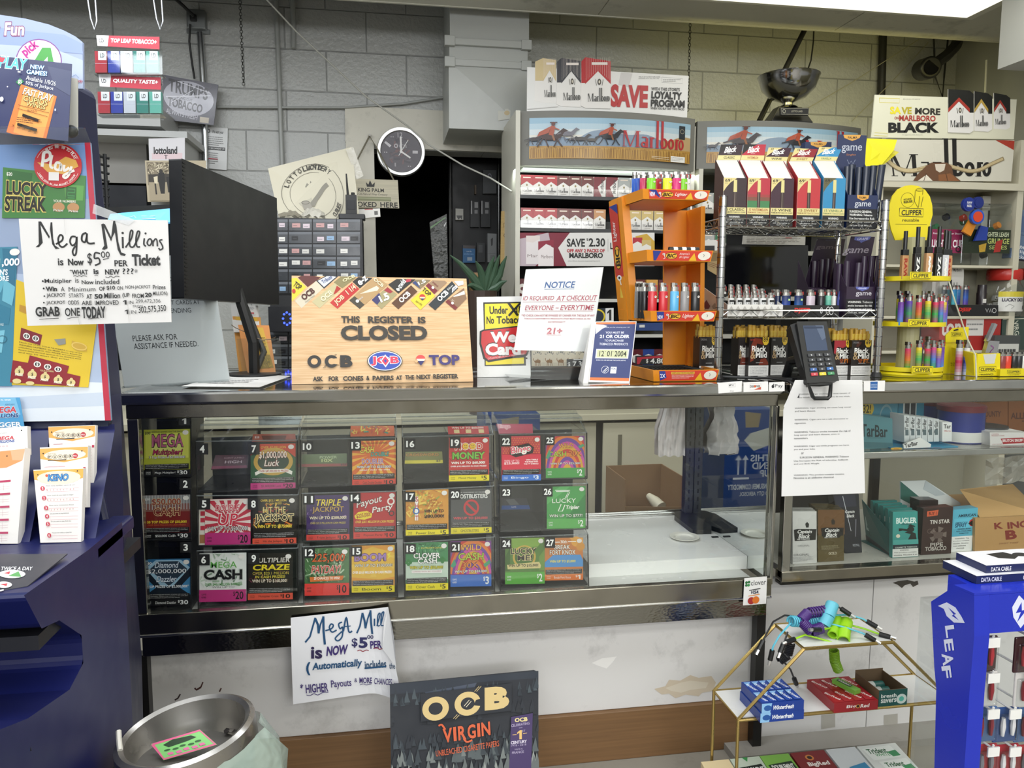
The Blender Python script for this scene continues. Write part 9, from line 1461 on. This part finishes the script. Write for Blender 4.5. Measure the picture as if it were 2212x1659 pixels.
rb(((1258,1000),(1435,985),(1412,1362),(1226,1368)),.08,'55aac4','t 1272 1032 150 26 17384a*3 AMERICAN|r 1240 1070 190 90 5fb8d2|t 1252 1100 100 20 1d4a6a*2 AMERICAN|t 1252 1118 96 32 1d4a6a*3 SPIRIT|e 1398 1115 32 34 b8282e|p 15181c 1360,1120 1400,1150 1425,1140 1390,1095|t 1275 1160 110 12 1d3a4a*1 ORIGINAL BLEND|t 1268 1180 120 12 1d3a4a*1 ROLL-YOUR-OWN|t 1290 1200 76 12 1d3a4a*1 TOBACCO|r 1232 1232 170 140 e2e4e2|t 1258 1246 116 13 444*1 WARNING: This|t 1248 1268 130 13 444*1 product contains|t 1248 1290 124 13 444*1 nicotine. Nicotine|t 1252 1312 100 13 444*1 is an addictive|t 1276 1334 66 13 444*1 chemical.','light blue AMERICAN SPIRIT pouch with a warning panel',name='tobacco_pouch',dp=.03,cat='tobacco pouch',r=.25)
q=[W(*cp('R',p_)[0],.2)for p_ in((880,795),(1060,788),(1310,950),(1310,1180),(880,1180))];b=B();b.prism(q[::-1],(0,.004,0),M('d8dcdc',.5));draw(b,frame([W(*cp('R',p_)[0],.1996)for p_ in((880,788),(1310,788),(1310,1180),(880,1180))],(880,788,1310,1180)),'p 2a6258 880,795 1030,920 1030,1000 880,920|p b8c0c4 1060,790 1200,890 1130,900 1040,850',.5);b.build('open_carton',label='open white and green carton flap behind the dark pouches',cat='carton')
rb(((1415,1060),(1840,1040),(1840,1345),(1408,1358)),.07,'b08a58','t 1545 1092 64 62 7a2a22*4@-4 K|t 1640 1088 150 66 7a2a22*4@-4 ING|t 1625 1170 82 90 7a2a22*5@-4 B|t 1580 1288 140 14 7a4a2a/.2 SWEET TWIST','brown KING B carton at the right picture edge',z=Q3-.0015,dp=.25,name='carton',cat='carton')
q=[W(*cp('R',p_)[0],Y_)for p_,Y_ in(((1310,860),.16),((1690,820),.3),((1900,1030),.08),((1450,1055),.075))];b=B();b.prism([q[0],q[3],q[2],q[1]],(0,.003,.002),M('b8935f',.6));b.build('carton_flap',label='open flap of the KING B carton',cat='carton flap')
b=B();rg=random.Random(8);b.loft([[W(*cp('R',(1490+(1820-1490)*i/7+rg.uniform(-8,8),830-(j*38)-i*6+rg.uniform(-8,8)))[0],.28+.02*rg.random())for i in range(8)]for j in range(6)],M('a8a49a',.2,0,'film',.7),False,False);b.build('plastic_wrap',label='crumpled clear plastic wrap above the KING B carton',cat='plastic wrap')
# ================================================================ in front of the counters
# handwritten sheet
b=B();Op=lambda x,y,Y:W(*cp('O',(x,y))[0],Y)
ys2=lambda x,y:-.016-.035*max(0,(x-640)/300)**2*(.4+.6*(y-100)/700)
def top_(x):return 188+(108-188)*(x-97)/728
def bot_(x):return 835-85*min(1,(x-115)/585)+(80*((x-700)/240)**1.5 if x>700 else 0)
g=lambda x,y,l=0:Op(x,y,ys2(x,y)-.0006-l*.0003)
g.rect=(90,100,940,840);cols_=[]
for i in range(17):
 u=i/16;xt,xb=97+728*u,115+822*u;cols_.append([Op(xt+(xb-xt)*v**1.5,top_(xt)+(bot_(xb)-top_(xt))*v,ys2(xt+(xb-xt)*v**1.5,top_(xt)+(bot_(xb)-top_(xt))*v))for v in[j/12 for j in range(13)]])
b.loft(cols_,M('e2e2e6',.5),False,False);N1,N2='1c4a72','3a2a6a'
draw(b,g,'|'.join(['s %s 13 205,372 240,330 280,188|s %s 17 278,190 300,240 306,305|s %s 12 306,305 318,240 342,178|s %s 17 340,178 342,290 352,388'%(N1,N1,N1,N1),S(N1,11,(355,285),(400,270),(415,245),(398,235),(385,262),(405,295),(440,280)),S(N1,11,(480,220),(455,235),(465,270),(485,260),(480,330),(450,360),(430,340),(480,290)),S(N1,12,(490,290),(512,185),(530,290),(556,288)),S(N1,7,(495,255),(545,250)),
's %s 12 590,304 614,250 632,152|s %s 15 632,152 648,210 656,268|s %s 11 656,268 670,200 694,132|s %s 15 692,132 696,220 706,310'%(N1,N1,N1,N1),S(N1,11,(722,195),(722,250)),S(N1,9,(740,250),(765,160),(748,170),(745,245),(762,245)),S(N1,9,(768,245),(792,150),(776,160),(770,240),(790,245)),'t 248 405 84 90 2a1f4a*3 is','t 365 395 158 72 %s*4/.2@-6 NOW'%N2,'t 552 340 44 72 2a2a5a*2 $','t 605 335 66 80 2a2a5a*4 5','t 668 318 46 28 2a2a5a*2 00','t 690 360 86 58 %s*3@-4 PER'%N2,S('8a2a3a',6,(594,436),(615,430),(635,440),(660,430),(680,434)),S('8a2a3a',6,(714,420),(740,412),(760,424),(785,416)),
't 212 520 32 98 %s*5 ('%N1,'t 258 510 372 70 %s*3/.15@-5 Automatically'%N1,'t 650 506 160 60 2a4a6a*2@-4 includes','s %s 12 648,566 808,552'%N1,'t 832 525 44 44 2a4a6a*1 the','t 168 682 22 36 %s*2 *'%N2,'t 208 680 168 66 %s*2@-5 HIGHER'%N2,'t 398 650 152 70 %s*1@-5 Payouts'%N2,'t 572 640 22 30 %s &'%N2,'t 610 634 94 44 %s*2 MORE'%N2,'t 720 642 132 46 %s*1@4 CHANCES'%N2,'t 868 672 26 26 %s to'%N2,'t 900 690 32 32 %s w'%N2,S(N2,5,(214,764),(240,770),(270,755),(300,765),(340,745),(378,745)),S(N2,4,(614,690),(640,682),(660,690),(700,682))]),.5)
b.add([Op(*q_,ys2(*q_)-.004-.004*k)for k,q_ in enumerate(((825,108),(792,230),(782,420),(860,520),(885,560),(868,330)))],[range(5,-1,-1)],M('d4d4d6',.5));b.build('handwritten_sheet',label='curling handwritten Mega Mill sheet taped below the ticket counter',cat='sheet')
# dark forest poster board
q=corners(((842,1478),(1163,1449),(1163,1672),(845,1704)),(-.07,-.17));q[2].z=q[3].z=.001;b=B();fr=frame(q,(842,1464,1163,1700));yb9=W(1000,1700,-.17).z
g=lambda x,y,l=0:frame(corners(((842,1478),(1163,1449),(1163,1672),(845,1704)),(-.07,-.17)),(838,640,1948,1450))(x,y,l)
g.rect=(838,640,1948,1560);ol=[(838,640),(1915,632),(1940,645),(1948,680),(1948,1520),(838,1520)];n=frame(q,(0,0,1,1)).n;b.prism([g(x,y)for x,y in ol][::-1],-n*.004,M('10151f',.65))
rg=random.Random(5);o=['p 3c4454 1000,640 1500,640 1450,760 1100,740','p 1c2430 838,640 1948,640 1948,700 1500,690 1100,730 838,720']
for yy,cs,s_,n_ in((800,('2a333b','1c242c','3c464c'),80,60),(960,('10151e','151b25'),90,26),(1150,('141a24','222a32','343d44'),90,46),(1280,('4a5254','2c343a','6a706e','141a22'),120,60),(1430,('5a6060','858a86','333b40','181e26'),150,70)):
 for i in range(n_):x=rg.uniform(838,1948);h=s_*rg.uniform(.6,1.2);y=yy+rg.uniform(-30,30);o.append('p %s %s'%(rg.choice(cs),' '.join('%.0f,%.0f'%(x+h*.22*(k if k<4 else-(7-k))*(1 if k%2 else .75)*.4*(k!=0),y-h+h*(k if k<4 else 7-k)/3.)for k in range(8))))
Gd='cbb27a';draw(b,g,'|'.join(o)+'|p 10151f 1060,740 1740,720 1740,940 1060,960|o 1170 868 98 95 46 %s|o 1408 852 98 95 46 %s|p 10151f 1470,830 1530,815 1530,885 1450,870|s e8dcc0 4 1380,870 1420,825|s e8dcc0 4 1395,880 1435,835|s cbb27a 4 1460,760 1495,720|s cbb27a 4 1475,762 1510,722|s cbb27a 4 1300,960 1330,930|s cbb27a 4 1315,965 1345,935|t 1535 738 186 182 %s*7 B|'%(Gd,Gd,Gd)+'|'.join('t %d %d %d %d c9582f*3@-3 %s'%t for t in((1222,1030,70,110,'V'),(1300,1025,22,110,'I'),(1335,1022,60,110,'R'),(1405,1018,62,110,'G'),(1478,1014,22,106,'I'),(1510,1010,66,106,'N')))+'|c c9582f 14 1190,1005 1215,1000 1240,1040|c c9582f 14 1375,1120 1400,1150 1440,1140|t 1168 1178 475 46 b8532f*1@-4 UNBLEACHED CIGARETTE PAPERS|p 3a2858 1735,990 1900,975 1885,1480 1715,1480|t 1762 1002 98 32 d8c88a*4 OCB|t 1735 1045 140 20 a89cb8*1@-3 CELEBRATING|t 1795 1075 26 10 a89cb8 OUR|t 1780 1100 40 70 d8b06a*4 1|t 1818 1100 24 16 a89cb8 ST|s d8b06a 5 1745,1130 1775,1130|s d8b06a 5 1825,1128 1855,1126|t 1732 1178 122 24 d0c8d8*3 CENTURY|t 1735 1206 115 14 a89cb8 1918 - 2018|t 1762 1238 58 12 a89cb8 MADE IN|t 1740 1258 92 18 a89cb8*1 FRANCE',.65);b.build('forest_poster',label='dark OCB forest poster board leaning on the counter base',cat='poster')
# waste bin
cc=WD(402,1577,1.235);nrm=V((-.12,-.02,1)).normalized();R_=.106;bn=thing('waste_bin','round waste bin with a dented steel top beside the kiosk','waste bin',(cc.x,cc.y,0));ST2=M('a3a09b',.32,.9,'brush')
b=B();b.lathe([(R_,-.035),(R_*1.005,-.01),(R_,0),(R_*.93,.004),(R_*.86,0),(R_*.82,-.03),(R_*.74,-.06),(R_*.66,-.07)],cc,ST2,48,nrm);b.build('steel_top',bn,smooth=True)
b=B();rg=random.Random(3);x_=nrm.orthogonal().normalized();y_=nrm.cross(x_);b.loft([[cc+nrm*(-.066-.012*rg.random()*(k<3))+(x_*cos(2*pi*i/36)+y_*sin(2*pi*i/36))*R_*rr_ for i in range(36)]for k,rr_ in enumerate((.02,.2,.42,.56,.7))],M('3a3532',.35),True);b.build('ash_bed',bn,label='dirty dark bottom of the steel top');b=B();rg=random.Random(9)
for i in range(60):
 a_=rg.uniform(0,6.28);rr_=R_*rg.uniform(.1,.76);p=cc+nrm*(-.06+.03*max(0,rr_/R_-.66)*6)+(x_*cos(a_)+y_*sin(a_))*rr_;s_=rg.uniform(.002,.007);b.ball(p,s_,M(rg.choice(('4a4540','8a8580','2a2624','6a655e')),.3),6,(1,1.6,.3))
b.build('ash_flakes',bn,kind='stuff',label='wet ash flakes and grime')
b=B();b.lathe([(R_*.8,0),(R_*.92,.08),(R_*.97,cc.z-.05)],(cc.x,cc.y,0),M('57544f',.5),36,caps=True);b.build('can_body',bn,smooth=True)
b=B();rg=random.Random(6);b.loft([[V((cc.x+(R_*(1.0+.1*k_)+rg.uniform(-.008,.012)+(.035*max(0,cos(2*pi*i/40-.25))*(1 if 0<k<4 else .2)))*cos(2*pi*i/40),cc.y+(R_*(1.0+.12*k_)+rg.uniform(-.006,.008))*sin(2*pi*i/40),cc.z-.03-.045*k+.024*cos(2*pi*i/40)+rg.uniform(-.006,.006)))for i in range(40)]for k,k_ in enumerate((.0,.5,.7,.6,.45,.3))],M('c2d6ca',.2,0,'film',.5),False);b.build('bag_liner',bn,smooth=2,label='crumpled pale green bag liner')
q=[WD(*p_,(1.383+d_)*.87)for p_,d_ in zip(cp('K4',(1085,1487),(1435,1382),(1560,1492),(1175,1604)),(.055,.075,.05,.03))];card('lottery_ticket',q,(0,0,100,60),'7fc470','s d8608a 6 2,3 98,3 98,57 2,57 2,3|p 1d3a1c 18,14 40,6 76,10 82,20 60,24 24,26|'+'|'.join('e %d %d 6 3 2a5a2a|r %d %d 10 8 d86a9a'%(18+i*15,33+(i%2)*3,14+i*15,42+(i%2)*2)for i in range(5)),.0008,.4,label='discarded pink and green ticket lying in the bin top',cat='lottery ticket')
b=B();b.tube([cc+nrm*.008+V((-.1,-.0,0))+nrm*0,cc+V((-.097,-.012,.0))+nrm*-.0,cc+V((-.09,-.03,-.008))],.004,M('dcd8ce',.6),6);b.build('cigarette_butt',label='white cigarette butt on the bin rim',cat='cigarette butt')
# gold wire rack with gum
Yg0,Yg1=-.27,-.14;GO=M('b39a5e',.28,.9);gw=lambda x,y,Y:W(*cp('Q',(x,y))[0],Y)
rk2=thing('gum_rack','gold wire rack with white shelves of gum before the counter','rack',(gw(900,1000,Yg0).x,-.2,0))
m=[gw(237,1052,Yg0),gw(1710,845,Yg0),gw(1430,652,Yg1),gw(55,828,Yg1)];zm_=sum(p.z for p in m)/4;tt_=[gw(692,527,Yg0),gw(1310,455,Yg0),gw(1110,300,Yg1),gw(475,345,Yg1)];zt9=sum(p.z for p in tt_)/4
m=[V((p.x,p.y,zm_))for p in m];m[3].x=m[0].x;m[2].x=m[1].x;tt_=[V((p.x,p.y,zt9))for p in tt_];tt_[3].x=tt_[0].x;tt_[2].x=tt_[1].x;zlo=zm_-.245
for z,q,nm in((zt9,tt_,'top_shelf'),(zm_,m,'middle_shelf'),(zlo,[V((p.x,p.y,zlo))for p in m],'lower_shelf')):
 b=B();b.prism([p+V((0,0,-.004))for p in q][::-1],(0,0,.004),M('e4e3e0',.3));b.build(nm,rk2);B().tube([p+V((0,0,-.002))for p in q],.0042,GO,8,True).build('shelf_rim',rk2,smooth=True)
for k in range(4):B().tube([V((tt_[k].x,tt_[k].y,zt9-.002)),V((m[k].x,m[k].y,zm_)),V((m[k].x,m[k].y,.0))],.004,GO,8).build('corner_rod',rk2,smooth=True)
def gum(px,zs,h,wcol,label,topcm,frontcm,dp,x_off=.05,name='gum_box',open_=None):
 a,c=gw(px[0],px[2],Yg0),gw(px[1],px[2],Yg0);Y0=WZ(*cp('Q',((px[0]+px[1])/2,px[2]))[0],zs).y;a,c=gw(px[0],px[2],Y0),gw(px[1],px[2],Y0);z0=zs+.0004;x0,x1=a.x,c.x;zt_=z0+h;b=B();b.box((x0,Y0,z0),(x1,Y0+dp,zt_),M(wcol,.35))
 draw(b,frame([V((x0,Y0-.0002,zt_)),V((x1,Y0-.0002,zt_)),V((x1,Y0-.0002,z0)),V((x0,Y0-.0002,z0))],(0,0,100,30)),frontcm,.35);draw(b,frame([V((x0,Y0+dp,zt_+.0002)),V((x1,Y0+dp,zt_+.0002)),V((x1,Y0,zt_+.0002)),V((x0,Y0,zt_+.0002))],(0,0,100,100)),topcm,.35)
 return b.build(name,label=label,cat='gum box')
WF='p 8fc0e8 0,0 24,0 20,30 0,30|e 14 15 9 9 2a5aa0|t 26 8 50 14 f0f4fa*3/.2 Winterfresh'
WT='|'.join('r %d %d 17 44 2348a0|p 8ab8e8 %d,%d %d,%d %d,%d|t %d %d 34 8 f0f4fa*2@70 Winter'%(3+19*i,y,3+19*i,y,20+19*i,y,4+19*i,y+20,-5+19*i,y+20)for i in range(5)for y in(4,52))
gum((390,690,1015),zm_,.022,'1f3f92','lower Winterfresh gum box of the stacked pair','',WF,.1);z2_=zm_+.0224
gum((400,690,950),z2_,.022,'1f3f92','upper open Winterfresh gum box of the stacked pair',WT,WF,.1)
RT='|'.join('r %d %d 22 46 a81f2a|t %d %d 34 9 f4e8e4*2@62 BigRed'%(3+24*i,y,-4+24*i,y+18)for i in range(4)for y in(2,50))
gum((900,1200,948),zm_,.022,'9a1f28','red open Big Red gum box in the middle of the rack',RT,'t 28 8 22 12 f4ece8*2/.1 Big|e 54 14 5 6 2a1210|o 54 14 5 6 1.5 d8a050|t 60 8 20 12 f4ece8*2/.1 Red',.115)
p1,p2=gw(905,750,-.19),gw(1060,885,-.25);zg=zm_+.024;p1.z=p2.z=zg;d_=(p2-p1).normalized();s_=V((-d_.y,d_.x,0))*.01;b=B();b.prism([p1-s_,p2-s_,p2+s_,p1+s_],(0,0,.01),M('7ab84a',.35));draw(b,frame([p1+s_+V((0,0,.0103)),p2+s_+V((0,0,.0103)),p2-s_+V((0,0,.0103)),p1-s_+V((0,0,.0103))],(0,0,100,24)),'p 14301c 12,6 70,4 72,18 14,20|t 16 8 52 8 e8f0e0*3 DOUBLEMINT',.35);b.build('gum_pack',label='green Doublemint gum pack lying on the Big Red box',cat='gum pack')
a,c=gw(1205,915,Yg0),gw(1400,905,Yg0);Y0=WZ(*cp('Q',(1300,912))[0],zm_).y;x0,x1=gw(1205,915,Y0).x,gw(1400,915,Y0).x;z0=zm_+.0004;b=B();KR=M('6a5640',.6)
for p_,q_ in(((x0,Y0,z0),(x1,Y0+.0015,z0+.04)),((x0,Y0+.09,z0),(x1,Y0+.0915,z0+.045)),((x0,Y0+.0016,z0),(x0+.0015,Y0+.0899,z0+.04)),((x1-.0015,Y0+.0016,z0),(x1,Y0+.0899,z0+.04)),((x0+.0016,Y0+.0016,z0),(x1-.0016,Y0+.0899,z0+.001))):b.box(p_,q_,KR)
draw(b,frame([V((x0,Y0-.0002,z0+.04)),V((x1,Y0-.0002,z0+.04)),V((x1,Y0-.0002,z0)),V((x0,Y0-.0002,z0))],(0,0,100,60)),'r 0 0 100 60 14524e|t 8 14 54 14 e8ece8*2 breath|t 8 32 54 14 e8ece8*2 savers|e 80 36 18 18 d0dcd8|e 80 36 9 9 5ab8a8',.35);b.build('mint_box',label='dark green Breath Savers box of mint rolls at the right of the rack',cat='mint box')
for i in range(3):y=Y0+.02+.026*i;b=B();b.cyl((x0+.012,y,z0+.012),(x1-.02+.004*i,y,z0+.012),.0105,M('1d5f58',.35),14);b.cyl((x0+.022,y,z0+.012),(x0+.036,y,z0+.012),.0108,M('d4d8d4',.4),14);b.build('mint_roll',smooth=True,label='green mint roll in the Breath Savers box, %s from the front'%ORD[i],cat='mint roll',group='mint rolls in the box')
LW=[((100,300,1380),'%s'%'d8c49a','cream gum box at the left of the lower shelf','','cream'),((310,520,1370),'b9c4b4','SPEARMINT gum box on the lower shelf','p 3a8a4a 40,0 60,0 50,14|p 141f18 10,30 90,24 94,50 14,56|t 16 32 74 16 f0f0ec*3 SPEARMINT',0),((525,730,1362),'7ab04a','DOUBLEMINT gum box on the lower shelf','p 16301a 8,30 92,24 96,50 12,56|t 16 32 74 15 f0f0ec*3 DOUBLEMINT',0),((745,985,1352),'7a1c22','dark red BigRed gum box on the lower shelf','e 44 20 12 9 c87a3a|e 44 20 7 5 2a1210|t 26 34 62 16 f4ece8*3 BigRed',0),((1000,1210,1345),'d4d8dc','white open tray with blue Extra gum on the lower shelf','p 3a8ab8 30,60 90,50 96,96 36,96|t 40 66 46 20 e8f0f4*3 Extra',0),((1225,1500,1335),'dcdfdc','white tray of green Trident packs on the lower shelf','p e8ece8 6,10 80,6 86,44 12,48|t 14 12 48 16 1d5a34*3 Trident|t 26 28 36 10 5a9a6a*2 WHITE|p 3a8a5a 60,26 84,22 86,40 66,42|p e8ece8 20,54 92,50 96,90 26,94|t 30 58 46 14 1d5a34*3 Trident|p 3a8a5a 66,72 92,68 94,86 72,88',0)]
for px,c_,l,cm,_ in LW:
 a,c=gw(px[0],px[2],-.25),gw(px[1],px[2],-.25);z0=zlo+.0004;b=B();dp=.1;x0,x1=a.x,c.x;b.hexa([(x0,-.26,z0),(x1,-.26,z0),(x1,-.155,z0),(x0,-.155,z0),(x0,-.26,z0+.06),(x1,-.26,z0+.06),(x1,-.155,z0+.075),(x0,-.155,z0+.075)],M(c_,.4));draw(b,frame([V((x0,-.155,z0+.0753)),V((x1,-.155,z0+.0753)),V((x1,-.26,z0+.0603)),V((x0,-.26,z0+.0603))],(0,0,100,100)),cm,.35);b.build('gum_box',label=l,cat='gum box')
# coiled charging cables
def coil(pts,r,col,turns,label,t_=.0022,ends=()):
 P3=[gw(x,y,Y)for x,y,Y in pts];n=turns*12;out=[];up=V((.2,.5,.8)).normalized()
 for i in range(n+1):
  s=i/n*(len(P3)-1);k=min(int(s),len(P3)-2);c=P3[k].lerp(P3[k+1],s-k);d=(P3[k+1]-P3[k]).normalized();x=d.cross(up).normalized();y=d.cross(x);out.append(c+(x*cos(i*pi/6)+y*sin(i*pi/6))*r)
 t=thing('charging_cable',label,'cable',P3[0],'charging cables on the gum rack');b=B();b.tube(out,t_,M(col,.4),5);b.build('coil',t,smooth=True)
 for e in ends:
  q=[gw(x,y,Y)for x,y,Y in e];B().tube(q,.0022,M(col,.4),6).build('lead',t,smooth=True);d=(q[-1]-q[-2]).normalized();B().cyl(q[-1]-d*.012,q[-1]+d*.012,.0058,BLACK,8).build('plug',t);B().cyl(q[-1]+d*.012,q[-1]+d*.024,.004,M('c8c8c8',.25,.9),6).build('plug_tip',t)
coil([(870,250,-.2),(720,270,-.21),(670,320,-.22),(740,395,-.23),(820,370,-.23)],.011,'4a2a78',34,'purple coiled charging cable on the gum rack top')
coil([(890,205,-.2),(860,290,-.215),(830,350,-.22)],.013,'6ac4d8',30,'tight light blue coiled cable lying on the rack top',ends=([(900,285,-.2),(1000,280,-.2),(1100,310,-.22),(1160,345,-.23)],[(860,340,-.22),(1000,375,-.24),(1100,410,-.25),(1150,440,-.26)]))
coil([(800,315,-.2),(700,330,-.21),(600,325,-.22)],.011,'5ab8d0',14,'looser light blue coil hanging over the rack\'s left side',ends=([(600,340,-.22),(520,430,-.23),(480,500,-.235),(466,560,-.235)],))
coil([(985,330,-.2),(970,390,-.23),(965,455,-.25)],.013,'a0d820',34,'thick lime green coil on the rack top',ends=([(965,480,-.255),(900,475,-.25),(780,440,-.24),(700,420,-.23),(600,460,-.24)],[(1000,350,-.2),(1100,375,-.22),(1200,410,-.24),(1250,425,-.25)]))
coil([(920,300,-.19),(890,420,-.24)],.01,'94cc1c',24,'second lime green coil left of the thick one',ends=([(880,370,-.23),(820,385,-.24),(780,385,-.245)],))
coil([(900,525,-.2),(905,600,-.19),(930,665,-.18)],.01,'7aa81c',14,'olive green coil hanging below the rack top shelf')
coil([(600,480,-.2),(580,560,-.2),(520,600,-.2)],.009,'1a1a1c',14,'black coil hanging at the left of the rack',ends=([(700,300,-.2),(560,285,-.21),(480,330,-.22),(430,420,-.23),(395,490,-.235)],[(540,590,-.2),(600,660,-.19),(632,740,-.17)],[(850,215,-.2),(920,220,-.2),(980,260,-.21)],[(580,400,-.23),(560,460,-.24),(540,510,-.245)]))
# blue LEAF earphone stand
LXs=1.0;lx=lambda x,y:WX(*cp('Q',(x,y))[0],LXs);LB=M('1c2fb4',.25);lf=thing('earphone_stand','bright blue LEAF earphone display stand at the right edge','display stand',(1.2,-.55,0))
side=[lx(*p_)for p_ in((1570,190),(1725,88),(1868,150),(1868,430),(1835,820),(1800,1400),(1640,1400),(1606,790),(1592,640))];side=side[:5]+[V((LXs,side[5].y,0)),V((LXs,side[6].y,0))]+side[7:]
b=B();b.prism(side,(.03,0,0),LB);g=lambda x,y,l=0:lx(x,y)-V((.0003+l*.0002,0,0))
g.rect=(1500,0,1900,1500);LW_='d8dcf0';draw(b,g,'p %s 1620,220 1680,195 1740,230 1780,290 1805,338 1730,335 1680,290 1660,240|p 1c2fb4 1690,230 1745,275 1730,282 1765,320 1715,288 1728,280|'%LW_+'|'.join('t %d %d 84 %d %s*3@82 %s'%(1662-8*k,y,h,LW_,ch)for k,(y,h,ch)in enumerate(((365,62,'L'),(460,62,'E'),(550,76,'A'),(645,62,'F')))),.3);b.build('side_panel',lf)
yh=side[2].y;zt9_,zb9=lx(1868,150).z,lx(1868,430).z;B().box((LXs+.0301,yh,zb9),(1.45,yh+.1,zt9_),LB).build('header_panel',lf)
q=[V((LXs+.0302,yh-.0003,zt9_)),V((1.45,yh-.0003,zt9_)),V((1.45,yh-.0003,zb9)),V((LXs+.0302,yh-.0003,zb9))];b=B();slab(b,q,.0002,LB);draw(b,frame(q,(0,0,420,100)),'p %s 58,6 84,40 84,62 66,92 50,62 46,36|p 1c2fb4 64,24 54,52 64,50 58,76 76,44 66,46|'%LW_+'|'.join('t %d 30 %d 38 %s*4 %s'%(x,w_,LW_,ch)for x,w_,ch in((96,30,'L'),(136,32,'E'),(178,40,'A'),(228,30,'F'))),.3);b.build('header_logo',lf)
b=B();zz9=lx(1725,88).z;b.prism([V((LXs,yh,zt9_+.0003)),V((1.45,yh,zt9_+.0003)),V((1.45,side[1].y,zz9)),V((LXs,side[1].y,zz9))],(0,0,.004),LB);b.build('sloped_top',lf)
B().box((LXs+.0301,yh+.16,0),(1.45,yh+.17,zb9),ACRYL).build('back_panel',lf)
k9=0
for r_,(y,cs)in enumerate(((560,('3a1a20','a82a34')),(800,('d8d4d2','8a1f2a')),(1045,('4a6a9a','7a2a34')),(1300,('b03a40','7a7a80')))):
 for k,x in enumerate((1945,2095,2240)):
  if k==1 and r_<2:continue
  Y=yh+.03+.01*r_;c0=gw(x,y,Y);w_=.026;h=.034;col=cs[0]if k!=1 else('2f4f8a','a8303a')[r_%2];hk=gw(x+20,y-110,Y);k9+=1
  t=thing('earphone_pack','%s earphone pack, %s hook row from the top, %s column of the blue stand'%({'3a1a20':'dark maroon','d8d4d2':'white','4a6a9a':'steel blue','b03a40':'red','2f4f8a':'blue','a8303a':'crimson'}[col],ORD[r_],ORD[k]),'earphones',c0,'earphone packs on the blue stand')
  b=B();b.box(c0+V((-w_,.002,-h)),c0+V((w_,.007,h)),M(col,.3));b.build('card',t,.006);b=B();b.box(c0+V((-w_*.94,-.005,-h*.9)),c0+V((w_*.94,.0019,h*.7)),ACRYL);b.build('blister',t,.004)
  for s_ in(-1,1):b=B();c=c0+V((s_*w_*.4,-.002,0));b.tube([c+V((0,0,h*.5)),c,c-V((0,0,h*.55))],[.0035,.005,.003],M(cs[1]if k!=1 else 'd8d8da',.3),8);b.build('earbud',t,smooth=True)
  b=B();z1=c0.z+h;b.tube([V((c0.x,yh+.159,z1)),V((c0.x,Y-.012,z1+.002)),V((c0.x,Y-.016,z1+.01))],.0022,M('e4e4e2',.3),6);b.box((c0.x-.012,Y-.018,z1-.012),(c0.x+.012,Y-.015,z1+.006),M('e8e8e6',.35));b.build('hook',lf,label='white double hook with a price tab')
for i,(x0,x1,y,h,l)in enumerate(((1885,2230,118,.014,'lower navy DATA CABLE box on top of the blue stand'),(1880,2230,60,.014,'upper white and navy DATA CABLE box on top of the blue stand'))):
 a=gw(x0+140,y+10,yh+.03);z0=zz9+.0045+.0145*i;x_=a.x-.03*(i==0)+.0;b=B();b.box((x_,yh+.045+.01*i,z0),(x_+.16,yh+.13,z0+.014),M('1c2550',.35));draw(b,frame([V((x_,yh+.13,z0+.0143)),V((x_+.16,yh+.13,z0+.0143)),V((x_+.16,yh+.045+.01*i,z0+.0143)),V((x_,yh+.045+.01*i,z0+.0143))],(0,0,100,50)),'r 0 0 100 50 dcdce0|p 222 30,12 56,8 64,24 50,34 34,28|e 70 20 10 7 2a2a2c',.35);draw(b,frame([V((x_,yh+.0448+.01*i,z0+.014)),V((x_+.16,yh+.0448+.01*i,z0+.014)),V((x_+.16,yh+.0448+.01*i,z0)),V((x_,yh+.0448+.01*i,z0))],(0,0,100,9)),'t 6 2 26 5 e4e4ea*2 DATA CABLE|'+'|'.join('o %d 4.5 2.6 3 .8 e4e4ea'%x for x in(62,70,78,86)),.35);b.build('cable_box',label=l,cat='box')
